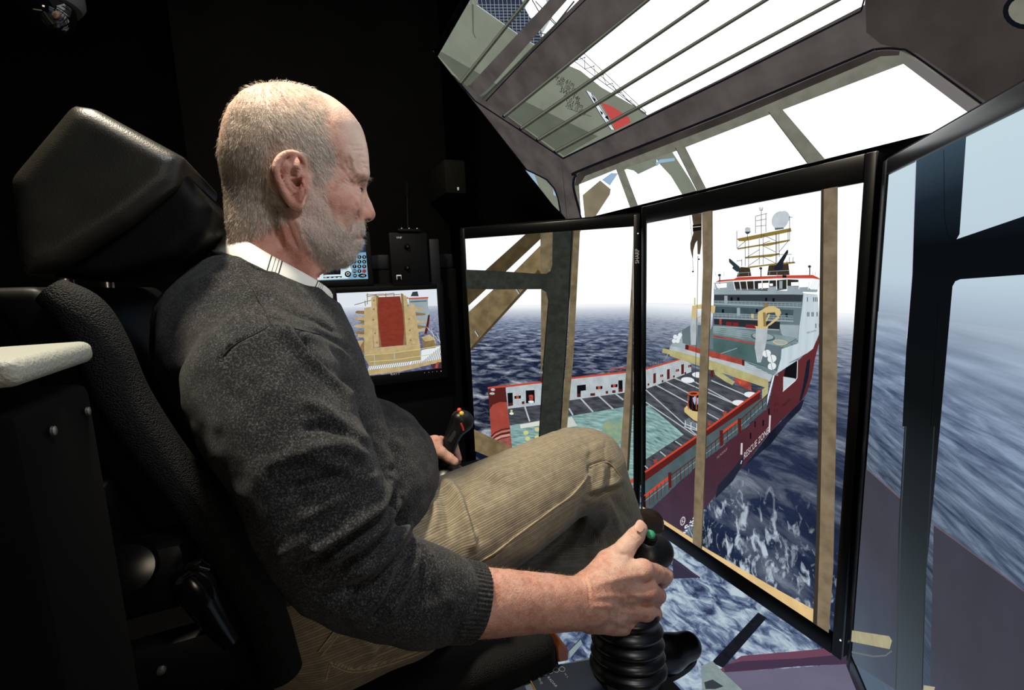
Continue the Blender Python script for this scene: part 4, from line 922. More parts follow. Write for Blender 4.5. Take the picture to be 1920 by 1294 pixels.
for x, y in ((475, 620), (475, 690), (470, 775), (485, 885), (745, 600), (750, 660), (760, 770), (765, 860), (770, 940), (500, 960)): D.poly(ZM((x-8, y), (x+8, y-12), (x+8, y+8)), t_tand, Q, 'bracket', 7)
for a_, b_ in (((420, 590), (500, 575)), ((415, 575), (560, 566)), ((425, 560), (425, 650)), ((405, 620), (410, 665)), ((560, 570), (640, 560)), ((575, 560), (575, 590)), ((515, 578), (690, 570)), ((640, 560), (640, 585)), ((320, 655), (480, 610))): D.line(ZM(a_, b_), 1.4, t_tand, Q, 'hand_rail', 4)
D.poly(ZM((400, 1008), (850, 968), (858, 1100), (440, 1150), (400, 1075)), t_tan, Q, 'base_beam', 7); D.poly(ZM((400, 1052), (850, 1020), (852, 1100), (440, 1148), (400, 1075)), emis('drum_base_tone', (168, 148, 106), noise=.08), Q, 'base_beam', 8)
D.poly(ZM((285, 950), (395, 940), (380, 990), (360, 1005)), t_tan, Q, 'junction_box', 6); D.poly(ZM((360, 1000), (395, 945), (400, 1040), (385, 1040)), t_tand, Q, 'junction_box', 6)
D.poly(ZM((862, 915), (925, 892), (978, 930), (975, 1000), (880, 1012)), t_tand, Q, 'junction_box', 6); D.poly(ZM((862, 915), (925, 892), (978, 935), (890, 950)), t_tan, Q, 'junction_box', 7)
D.poly(ZM((440, 1150), (858, 1100), (860, 1020), (1020, 985), (1040, 1090), (700, 1150), (430, 1180)), t_white, Q, 'grating', 5)
for k in range(34):
    x = 440+k*17; D.line(ZM((x, 1175-max(0, x-760)*.28), (x+(18 if x < 760 else 30), 1140-(max(0, x-850)*.75 if x > 850 else 0)-(x-440)*.09)), .9, t_dark, Q, 'grating', 6)
D.poly(ZM((430, 1178), (700, 1150), (1040, 1085), (1040, 1110), (700, 1190), (440, 1222)), t_tan, Q, 'floor_edge', 7)
D.poly(ZM((930, 1130), (1035, 1100), (1035, 1165), (950, 1170)), emis('hull_low_tone_b', (70, 50, 62)), Q, 'floor_edge', 6); D.poly(ZM((980, 1120), (1005, 1112), (990, 1165), (970, 1165)), t_redm, Q, 'floor_edge', 7)
for pts in (((400, 1060), (640, 1040), (850, 1010), (1020, 980)), ((440, 1112), (640, 1098), (1030, 1040)), ((640, 1040), (645, 1100)), ((480, 1056), (484, 1145)), ((850, 1010), (856, 1080)), ((905, 835), (1015, 960)), ((940, 850), (975, 965)), ((985, 880), (1015, 970)), ((1010, 985), (1030, 1040)), ((250, 930), (330, 885)), ((290, 895), (300, 940))): D.line(ZM(*pts), 1.2, t_ylw if len(pts) > 2 else t_grey, Q, 'hand_rail', 9)
D.finish()
p = PX(741, 702, XC) + np.array((.006, 0, 0))
def wall_text(nm, txt, pxa, pxb, ratio, parent, X):
    a_ = PX(*pxa, X); b_ = PX(*pxb, X); w_ = b_[1]-a_[1]
    q = text_obj(nm, txt, a_, (0, 1, 0), (0, 0, 1), w_, w_*ratio, m_logo); adopt(q, parent)
wall_text('maker_lettering', 'RAYT', (733, 704), (750, 703), .24, dM.root, XC+.006)
for x in (796, 804, 811, 819, 827): 
    q = PX(x, 699-(x-796)*.1, XC+.005); MB().lathe([(.0011, 0), (.001, .001)], q, (1, 0, 0), 8).build('button', m_led if x == 827 else m_logo, dM.root)

dT = mon_disp('touch_panel', (560, 447), (690.2, 523), 'lit blue touch panel with number keys behind the mans chin', 'touch panel', (.02, .016, .02, .02))
D = dT
t_pan = emis('panel_blue_tone', (122, 166, 190), sample=True); t_navy = emis('panel_navy_tone', (40, 50, 78)); t_key = emis('key_black_tone', (18, 20, 26)); t_pale = emis('panel_pale_tone', (210, 230, 236))
D.full(t_pan, 'displayed_keypad')
K = 'displayed_keypad'
D.poly(ZM((-130, 100), (435, 100), (435, 229), (-130, 236)), t_navy, K, 'status_bar', 1)
D.poly(ZM((200, 360), (270, 300), (300, 380), (270, 440), (-100, 460), (-100, 440), (60, 380)), t_pale, K, 'pale_area', 1)
D.poly(ZM((70, 340), (210, 350), (210, 408), (70, 412)), t_key, K, 'small_window', 2)
D.poly(ZM((0, 410), (48, 400), (50, 440), (2, 444)), t_white, K, 'red_button', 2); D.disc(ZM((24, 422))[0], 4.2, 3.4, emis('alarm_red_tone', (200, 60, 50)), K, 'red_button', 3)
for i, row in enumerate((('1', '2', '3'), ('4', '5', '6'), ('7', '8', '9'), ('DW', '0', ' '))):
    for j, ch in enumerate(row):
        x, y = 322+j*39, 268+i*38
        D.disc(ZM((x, y))[0], 3.9, 3.6, emis('key_red_tone', (150, 50, 48)) if ch == ' ' else t_key, K, 'key', 2, 12)
        if ch.strip(): D.text(ch, *ZM((x-(5 if len(ch) == 1 else 11), y+7), (x+(5 if len(ch) == 1 else 11), y+6)), 3.4, t_white, K, 'keypad', 3)
D.disc(ZM((325, 418))[0], 3.9, 3.6, t_key, K, 'key', 2, 12); D.text('1W', *ZM((316, 425), (334, 424)), 3.2, t_white, K, 'keypad', 3)
D.disc(ZM((385, 418))[0], 8, 3.8, t_key, K, 'key', 2, 16); D.text('-42', *ZM((366, 425), (404, 423)), 2.8, t_white, K, 'keypad', 3)
D.disc(ZM((268, 406))[0], 6, 5.8, t_key, K, 'dial', 2)
for k in range(8): D.disc(ZM((268+11*math.cos(k*.785), 404+11*math.sin(k*.785)))[0], .9, .9, t_white, K, 'dial', 3, 6)
D.poly(ZM((70, 428), (220, 422), (218, 434), (72, 440)), t_key, K, 'slider', 2)
for k in range(4): D.poly(ZM((78+k*36, 431), (98+k*36, 429), (98+k*36, 434), (78+k*36, 436)), t_white, K, 'slider', 3)
D.finish()

radio = empty('radio_panel', PX(768, 533, XC+.001), label='black radio panel lettered VHF between the touch panel and tall displays', cat='radio panel')
a_ = PX(728, 436, XC); b_ = PX(806, 535, XC)
ctr = (a_+b_)/2
MB().box((XC-.02, ctr[1], ctr[2]), (.05, b_[1]-a_[1], a_[2]-b_[2]), bev=.004).build('housing', m_bezel_m, radio)
MB().box((XC-.02, b_[1]+.023, ctr[2]-.01), (.046, .034, a_[2]-b_[2]-.02), bev=.004).build('side_cover', m_dark2, radio)
wall_text('lettering', 'VHF', (743, 447.5), (753.5, 447), .36, radio, XC+.006)
m_metal = solid('worn_steel', (170, 168, 160), .28, metal=.9)
for x, y in ((763, 462.5), (763, 502)):
    q = PX(x, y, XC+.005); MB().lathe([(.009, 0), (.009, .006), (.006, .010), (.0045, .012)], q, (1, 0, 0), 20).build('knob', m_bezel, radio); MB().lathe([(.0022, .010), (.001, .013)], q, (1, 0, 0), 10).build('knob_cap', m_metal, radio)
q = PX(748, 520, XC+.005); MB().box(q, (.004, .016, .016), bev=.001).build('socket', m_logo, radio); MB().box(q+np.array((.002, 0, -.002)), (.004, .012, .012), bev=.001).build('socket_plug', m_bezel_m, radio)
# microphone standing on the radio panel
b0 = PX(765, 436, XC-.01); 
mic = empty('microphone', b0, label='black gooseneck microphone standing on top of the radio panel', cat='microphone')
MB().box(b0+np.array((0, 0, .005)), (.045, .075, .010), bev=.003).build('base', m_bezel_m, mic)
MB().tube([b0+np.array((0, 0, .01)), b0+np.array((0, .001, .05)), b0+np.array((.004, .002, .09)), b0+np.array((.012, .002, .12))], .004, 10).build('gooseneck', m_bezel, mic)
MB().tube([b0+np.array((.012, .002, .118)), b0+np.array((.02, .002, .14)), b0+np.array((.028, .002, .155))], [.007, .0085, .006], 14).build('head', m_bezel_m, mic)
for dy in (-.024, .0, .026): MB().lathe([(.0022, 0), (.0016, .002)], b0+np.array((.022, dy, .010)), (0, 0, 1), 8).build('button', m_logo, mic)
# wall box
a_ = PX(832, 298, XC-.02); b_ = PX(875, 364, XC-.02)
wb = empty('wall_box', ((a_[0]), (a_[1]+b_[1])/2, b_[2]), label='dark olive box fixed to the partition left of the overhead display', cat='box')
MB().box((XC-.13, (a_[1]+b_[1])/2, (a_[2]+b_[2])/2), (.222, b_[1]-a_[1], a_[2]-b_[2]), bev=.006).build('housing', solid('dark_olive_plastic', (9, 10, 8), .8, spec=.08), wb)
q = PX(859, 354, XC-.017); MB().box(q, (.002, .006, .010), bev=.0005).build('status_light', m_logo, wb)
part = MB().box((XC-.26, .12, 1.2), (.04, .84, 2.4)).build('wall_partition', m_wall, smooth=False); tag(part, kind='structure')
# camera dome at the top left of the view
dm = empty('camera_dome', (0, 0, 0), label='dark glossy camera dome hanging at the top left corner', cat='camera')
dc = PX(78, 12, -.1); dm.location = dc+np.array((0, 0, .05))
MB().lathe([(.042, .06), (.045, .045), (.045, .010), (.040, .002)], dc, (0, 0, 1), 32).build('collar', solid('grey_plastic', (64, 68, 68), .5), dm)
MB().lathe([(.034, .004)]+[(.034*math.cos(t), -.034*math.sin(t)) for t in np.linspace(.05, 1.5, 9)], dc, (0, 0, 1), 32).build('dome', solid('smoked_dome', (8, 8, 12), .05, spec=1), dm)
MB().tube([dc+np.array((0, 0, .055)), (dc[0], dc[1], 2.4)], .012).build('hanger', m_bezel_m, dm)
# ------------------------------------------------------------------ solid modelling with distance fields
class Field:
    def __init__(s, lo, hi, h):
        s.lo = np.array(lo, np.float32); s.h = h
        s.n = np.ceil((np.array(hi)-np.array(lo))/h).astype(int)+1
        s.f = np.full(tuple(s.n), .05, np.float32)
        s.ax = [s.lo[i]+h*np.arange(s.n[i], dtype=np.float32) for i in range(3)]
    def _blk(s, lo, hi):
        a = np.clip(np.floor((np.array(lo)-s.lo)/s.h).astype(int), 0, s.n); b = np.clip(np.ceil((np.array(hi)-s.lo)/s.h).astype(int)+1, 0, s.n)
        if np.any(b <= a): return None, None
        sl = tuple(slice(a[i], b[i]) for i in range(3))
        return sl, (s.ax[0][sl[0]][:, None, None], s.ax[1][sl[1]][None, :, None], s.ax[2][sl[2]][None, None, :])
    def op(s, fn, lo, hi, k=.01, mode='add'):
        m = k+.006
        sl, P = s._blk(np.array(lo)-m, np.array(hi)+m)
        if sl is None: return
        d = fn(*P); f = s.f[sl]
        if mode == 'add':
            h = np.maximum(k-np.abs(f-d), 0)/k; s.f[sl] = np.minimum(f, d)-h*h*k*.25
        elif mode == 'sub':
            d = -d; h = np.maximum(k-np.abs(f-d), 0)/k; s.f[sl] = np.maximum(f, d)+h*h*k*.25
        elif mode == 'int':
            h = np.maximum(k-np.abs(f-d), 0)/k; s.f[sl] = np.maximum(f, d)+h*h*k*.25
    def cap(s, a, b, ra, rb=None, k=.01, mode='add', flat=None):
        """capsule that tapers; flat=(axis, factor) squeezes it along an axis"""
        a = np.array(a, float); b = np.array(b, float); rb = ra if rb is None else rb
        ab = b-a; L2 = max(float(ab @ ab), 1e-12)
        def fn(x, y, z):
            px, py, pz = x-a[0], y-a[1], z-a[2]
            t = np.clip((px*ab[0]+py*ab[1]+pz*ab[2])/L2, 0, 1)
            qx, qy, qz = px-t*ab[0], py-t*ab[1], pz-t*ab[2]
            if flat is not None:
                n, fa = flat; c = qx*n[0]+qy*n[1]+qz*n[2]; g_ = 1/fa-1
                qx, qy, qz = qx+g_*c*n[0], qy+g_*c*n[1], qz+g_*c*n[2]
            return (np.sqrt(qx*qx+qy*qy+qz*qz)-(ra+(rb-ra)*t)).astype(np.float32)
        r = max(ra, rb)
        s.op(fn, np.minimum(a, b)-r, np.maximum(a, b)+r, k, mode)
    def chain(s, pts, rad, k=.01, mode='add', flat=None, sub=5):
        P, R = smooth_path(pts, rad, sub)
        for i in range(len(P)-1): s.cap(P[i], P[i+1], R[i], R[i+1], k if i == 0 else min(k, .004) if False else k*.6, mode, flat)
    def ell(s, c, r, k=.01, mode='add', rot=None):
        c = np.array(c, float); r = np.array(r, float)
        def fn(x, y, z):
            px, py, pz = x-c[0], y-c[1], z-c[2]
            if rot is not None:
                M_ = rot; px, py, pz = (M_[0][0]*px+M_[1][0]*py+M_[2][0]*pz, M_[0][1]*px+M_[1][1]*py+M_[2][1]*pz, M_[0][2]*px+M_[1][2]*py+M_[2][2]*pz)
            k0 = np.sqrt((px/r[0])**2+(py/r[1])**2+(pz/r[2])**2); k1 = np.sqrt((px/r[0]**2)**2+(py/r[1]**2)**2+(pz/r[2]**2)**2)
            return (k0*(k0-1)/np.maximum(k1, 1e-6)).astype(np.float32)
        R = max(r) if rot is not None else r
        s.op(fn, c-R, c+R, k, mode)
    def mesh(s, smooth=1):
        f = s.f; f[0] = f[-1] = .02; f[:, 0] = f[:, -1] = .02; f[:, :, 0] = f[:, :, -1] = .02
        g_ = f < 0
        c = [g_[i:g_.shape[0]-1+i, j:g_.shape[1]-1+j, k:g_.shape[2]-1+k] for i in (0, 1) for j in (0, 1) for k in (0, 1)]
        anyi = c[0].copy(); alli = c[0].copy()
        for x in c[1:]: anyi |= x; alli &= x
        act = anyi & ~alli
        I = np.argwhere(act); n = len(I)
        idx = np.full(act.shape, -1, np.int32); idx[act] = np.arange(n, dtype=np.int32)
        vals = {}
        for i in (0, 1):
            for j in (0, 1):
                for k in (0, 1): vals[i, j, k] = f[I[:, 0]+i, I[:, 1]+j, I[:, 2]+k]
        acc = np.zeros((n, 3)); cnt = np.zeros(n)
        for axs in range(3):
            for u in (0, 1):
                for v in (0, 1):
                    a = [0, 0, 0]; b = [0, 0, 0]; o = [q for q in range(3) if q != axs]
                    a[o[0]] = b[o[0]] = u; a[o[1]] = b[o[1]] = v; b[axs] = 1
                    va, vb = vals[tuple(a)], vals[tuple(b)]; m = (va < 0) != (vb < 0)
                    t = np.where(m, va/np.where(m, va-vb, 1), 0)
                    p = np.zeros((n, 3)); p[:, o[0]] = u; p[:, o[1]] = v; p[:, axs] = t
                    acc += p*m[:, None]; cnt += m
        V = (I+acc/np.maximum(cnt, 1)[:, None])*s.h+s.lo
        quads = []
        for axs in range(3):
            o1, o2 = (axs+1) % 3, (axs+2) % 3
            A = np.moveaxis(g_, (axs, o1, o2), (0, 1, 2)); ID = np.moveaxis(idx, (axs, o1, o2), (0, 1, 2))
            d = A[:-1, 1:-1, 1:-1] != A[1:, 1:-1, 1:-1]
            J = np.argwhere(d); inside = A[:-1, 1:-1, 1:-1][d]
            i, j, k = J[:, 0], J[:, 1]+1, J[:, 2]+1
            q = np.stack([ID[i, j-1, k-1], ID[i, j, k-1], ID[i, j, k], ID[i, j-1, k]], 1)
            q[~inside] = q[~inside][:, ::-1]
            quads.append(q)
        Q = np.concatenate(quads)
        for _ in range(smooth): V = lap(V, Q, .5)
        return V, Q
def lap(V, Q, a=.5):
    n = len(V); S = np.zeros((n, 3)); C_ = np.zeros(n)
    for i in range(4):
        u, w = Q[:, i], Q[:, (i+1) % 4]
        for p, q in ((u, w), (w, u)):
            for ax in range(3): S[:, ax] += np.bincount(p, V[q, ax], n)
            C_ += np.bincount(p, minlength=n)
    return V*(1-a)+a*S/np.maximum(C_, 1)[:, None]
def vnormals(V, Q):
    fn = np.cross(V[Q[:, 2]]-V[Q[:, 0]], V[Q[:, 3]]-V[Q[:, 1]]); N_ = np.zeros_like(V)
    for i in range(4):
        for ax in range(3): N_[:, ax] += np.bincount(Q[:, i], fn[:, ax], len(V))
    return N_/np.maximum(np.linalg.norm(N_, axis=1, keepdims=True), 1e-12)
def smooth_path(pts, rad, sub=5):
    P = np.array(pts, float); R = np.array(rad if hasattr(rad, '__len__') else [rad]*len(P), float)
    D = np.concatenate([P, R[:, None]], 1); out = []
    E = np.concatenate([[2*D[0]-D[1]], D, [2*D[-1]-D[-2]]])
    for i in range(1, len(E)-2):
        for t in np.arange(sub)/sub:
            a, b, c, d = E[i-1], E[i], E[i+1], E[i+2]
            out.append(.5*((2*b)+(-a+c)*t+(2*a-5*b+4*c-d)*t*t+(-a+3*b-3*c+d)*t**3))
    out.append(D[-1]); out = np.array(out)
    return out[:, :3], out[:, 3]
def seg_dist(p, line):
    """distance of 2D points p to a polyline"""
    L_ = np.array(line, float); best = np.full(len(p), 1e9)
    for a, b in zip(L_, L_[1:]):
        ab = b-a; t = np.clip(((p-a) @ ab)/max(ab @ ab, 1e-9), 0, 1); best = np.minimum(best, np.hypot(*(p-(a+t[:, None]*ab)).T))
    return best
def in_poly(p, poly):
    x, y = p[:, 0], p[:, 1]; r = np.zeros(len(p), bool)
    for (x1, y1), (x2, y2) in zip(poly, poly[1:]+poly[:1]):
        c = ((y1 > y) != (y2 > y)) & (x < (x2-x1)*(y-y1)/((y2-y1) or 1e-9)+x1); r ^= c
    return r
_ng = np.random.default_rng(3).standard_normal((24, 24, 24))
def vnoise(P, sc):
    q = P*sc; i = np.floor(q).astype(int); f = q-i; f = f*f*(3-2*f); r = 0
    for a in (0, 1):
        for b in (0, 1):
            for c in (0, 1):
                w = (f[:, 0] if a else 1-f[:, 0])*(f[:, 1] if b else 1-f[:, 1])*(f[:, 2] if c else 1-f[:, 2])
                r = r+w*_ng[(i[:, 0]+a) % 24, (i[:, 1]+b) % 24, (i[:, 2]+c) % 24]
    return r
def crease(V, Nn, lines, sel=None, gain=1.0):
    """press folds into a surface: each line is (points, width in px, height in m)"""
    p = w2p(V); facing = np.clip((Nn @ -_fwd)*0+np.einsum('ij,ij->i', Nn, (CAM-V)/np.linalg.norm(CAM-V, axis=1, keepdims=True))+.35, 0, 1)
    if sel is not None: facing = facing*sel
    d = np.zeros(len(V))
    for pts, w_, h_ in lines:
        pts = np.array(pts, float)
        if len(pts) > 2:
            q, _ = smooth_path(np.concatenate([pts, np.zeros((len(pts), 1))], 1), 1.0, 5); pts = q[:, :2]
        lo, hi = pts.min(0)-3*w_, pts.max(0)+3*w_
        m = np.all((p > lo) & (p < hi), axis=1) & (facing > 0)
        if not m.any(): continue
        sd = seg_dist(p[m], pts)
        # fade at the ends
        e0 = np.hypot(*(p[m]-pts[0]).T); e1 = np.hypot(*(p[m]-pts[-1]).T); fade = np.clip(np.minimum(e0, e1)/(2.2*w_)+.15, 0, 1)
        d[m] += gain*h_*np.exp(-(sd/w_)**2)*fade*facing[m]
    return V+Nn*d[:, None]
def quad_mesh(name, V, Q, mats, parent=None, attrs=None, mi=None):
    me = bpy.data.meshes.new(name)
    me.vertices.add(len(V)); me.vertices.foreach_set('co', V.astype(np.float32).ravel())
    me.loops.add(Q.size); me.loops.foreach_set('vertex_index', Q.astype(np.int32).ravel())
    me.polygons.add(len(Q)); me.polygons.foreach_set('loop_start', np.arange(0, Q.size, 4, dtype=np.int32))
    try: me.polygons.foreach_set('loop_total', np.full(len(Q), 4, np.int32))
    except Exception: pass
    me.polygons.foreach_set('use_smooth', np.ones(len(Q), bool))
    for m in (mats if isinstance(mats, (list, tuple)) else [mats]): me.materials.append(m)
    if mi is not None: me.polygons.foreach_set('material_index', mi.astype(np.int32))
    me.update(calc_edges=True); me.validate()
    for k, a in (attrs or {}).items():
        at_ = me.attributes.new(k, 'FLOAT', 'POINT'); at_.data.foreach_set('value', a.astype(np.float32))
    o = bpy.data.objects.new(name, me); COL.objects.link(o)
    if parent: adopt(o, parent)
    return o
def strands(name, P, Nn, D, length, width, mats, parent, mi=None, curl=.3):
    """short hairs, each a slim three sided spike that bends"""
    n = len(P); Nn = Nn/np.linalg.norm(Nn, axis=1, keepdims=True)
    D = D/np.maximum(np.linalg.norm(D, axis=1, keepdims=True), 1e-9)
    S_d = np.cross(Nn, D); S_d /= np.maximum(np.linalg.norm(S_d, axis=1, keepdims=True), 1e-9)
    L_ = length[:, None]; w_ = width
    base = P-Nn*.0008
    mid = P+D*L_*.5+Nn*L_*.18
    tip = P+D*L_*.95+Nn*L_*.12+rng.normal(size=(n, 3))*L_*curl*.3
    ring = [S_d*w_, -S_d*w_*.5+Nn*w_*.86, -S_d*w_*.5-Nn*w_*.86]
    V = np.stack([base+ring[0], base+ring[1], base+ring[2], mid+ring[0]*.8, mid+ring[1]*.8, mid+ring[2]*.8, tip], 1).reshape(-1, 3)
    k = np.arange(n)[:, None]*7; F = []
    for a, b in ((0, 1), (1, 2), (2, 0)): F += [np.concatenate([k+a, k+b, k+b+3], 1), np.concatenate([k+a, k+b+3, k+a+3], 1), np.concatenate([k+a+3, k+b+3, k+6], 1)]
    F = np.stack(F, 1).reshape(-1, 3)
    me = bpy.data.meshes.new(name); me.vertices.add(len(V)); me.vertices.foreach_set('co', V.astype(np.float32).ravel())
    me.loops.add(F.size); me.loops.foreach_set('vertex_index', F.astype(np.int32).ravel()); me.polygons.add(len(F)); me.polygons.foreach_set('loop_start', np.arange(0, F.size, 3, dtype=np.int32))
    try: me.polygons.foreach_set('loop_total', np.full(len(F), 3, np.int32))
    except Exception: pass
    for m in mats: me.materials.append(m)
    if mi is not None: me.polygons.foreach_set('material_index', np.repeat(mi, 9).astype(np.int32))
    me.polygons.foreach_set('use_smooth', np.ones(len(F), bool)); me.update(calc_edges=True)
    o = bpy.data.objects.new(name, me); COL.objects.link(o); adopt(o, parent); o['kind'] = 'stuff'
    return o
def sample_surface(V, Q, Nn, n, dens):
    """random points on a surface, dens(points) gives a chance from 0 to 1"""
    a = V[Q]; ar = np.linalg.norm(np.cross(a[:, 2]-a[:, 0], a[:, 3]-a[:, 1]), axis=1); c = a.mean(1)
    w_ = ar*dens(c); w_ = w_/w_.sum()
    f = rng.choice(len(Q), n, p=w_); u, v = rng.random((n, 1)), rng.random((n, 1))
    q = V[Q[f]]; nn = Nn[Q[f]]
    P = (q[:, 0]*(1-u)+q[:, 1]*u)*(1-v)+(q[:, 3]*(1-u)+q[:, 2]*u)*v
    return P, nn.mean(1)
# ------------------------------------------------------------------ the man
def skin_mat():
    m, nt, out = newmat('skin'); L = nt.links.new
    b = N(nt, 'BsdfPrincipled', Roughness=.5); b.inputs['Specular IOR Level'].default_value = .35
    b.inputs['Subsurface Weight'].default_value = .12; b.inputs['Subsurface Radius'].default_value = (.01, .004, .002); b.inputs['Subsurface Scale'].default_value = .6
    tc = N(nt, 'TexCoord')
    n1 = N(nt, 'TexNoise', Scale=70, Detail=5, Roughness=.6); L(tc.outputs['Object'], n1.inputs[0])
    n2 = N(nt, 'TexNoise', Scale=22, Detail=3); L(tc.outputs['Object'], n2.inputs[0])
    c1 = ramp(nt, [(.3, lin((198, 146, 126))), (.55, lin((218, 174, 154))), (.75, lin((228, 190, 172)))], n2.outputs[0])
    c2 = ramp(nt, [(.35, lin((180, 118, 100))), (.5, lin((210, 166, 148))), (.7, lin((222, 184, 166)))], n1.outputs[0])
    mx = N(nt, 'MixRGB'); mx.inputs[0].default_value = .5; L(c1.outputs[0], mx.inputs[1]); L(c2.outputs[0], mx.inputs[2])
    src = mx.outputs[0]
    for at_, col_ in (('red', (178, 92, 74)), ('pale', (226, 204, 190)), ('hairy', (178, 164, 146)), ('beard', (204, 186, 174)), ('lip', (170, 108, 100)), ('dark', (60, 36, 28))):
        a = N(nt, 'Attribute'); a.attribute_name = at_
        q = N(nt, 'MixRGB'); L(a.outputs['Fac'], q.inputs[0]); L(src, q.inputs[1]); q.inputs[2].default_value = lin(col_); src = q.outputs[0]
    L(src, b.inputs['Base Color'])
    n3 = N(nt, 'TexNoise', Scale=420, Detail=3, Roughness=.7); L(tc.outputs['Object'], n3.inputs[0])
    n4 = N(nt, 'TexNoise', Scale=110, Detail=4, Roughness=.6); L(tc.outputs['Object'], n4.inputs[0])
    ad = N(nt, 'Math', _operation='ADD'); L(n3.outputs[0], ad.inputs[0]); L(n4.outputs[0], ad.inputs[1])
    bp = N(nt, 'Bump', Strength=.75, Distance=.0013); L(ad.outputs[0], bp.inputs['Height']); L(bp.outputs[0], b.inputs['Normal'])
    L(b.outputs[0], out.inputs[0]); return m
m_skin = skin_mat()
m_hairw = solid('white_hair', (238, 235, 228), .45); m_hairg = solid('grey_hair', (176, 168, 156), .5); m_haird = solid('brown_grey_hair', (122, 108, 90), .5)
m_nail = solid('fingernail', (226, 182, 160), .3, spec=.5)

man = empty('person', (0, .05, .5), label='seated bearded man with cropped white hair, dark grey sweater and tan cord trousers', cat='person')
HP = lambda *pts: [(400+x/2.812, 140+y/2.812) for x, y in pts]
F5 = lambda *pts: [(500+x/5.627, 270+y/5.627) for x, y in pts]
mir = lambda p: (-p[0], p[1], p[2])

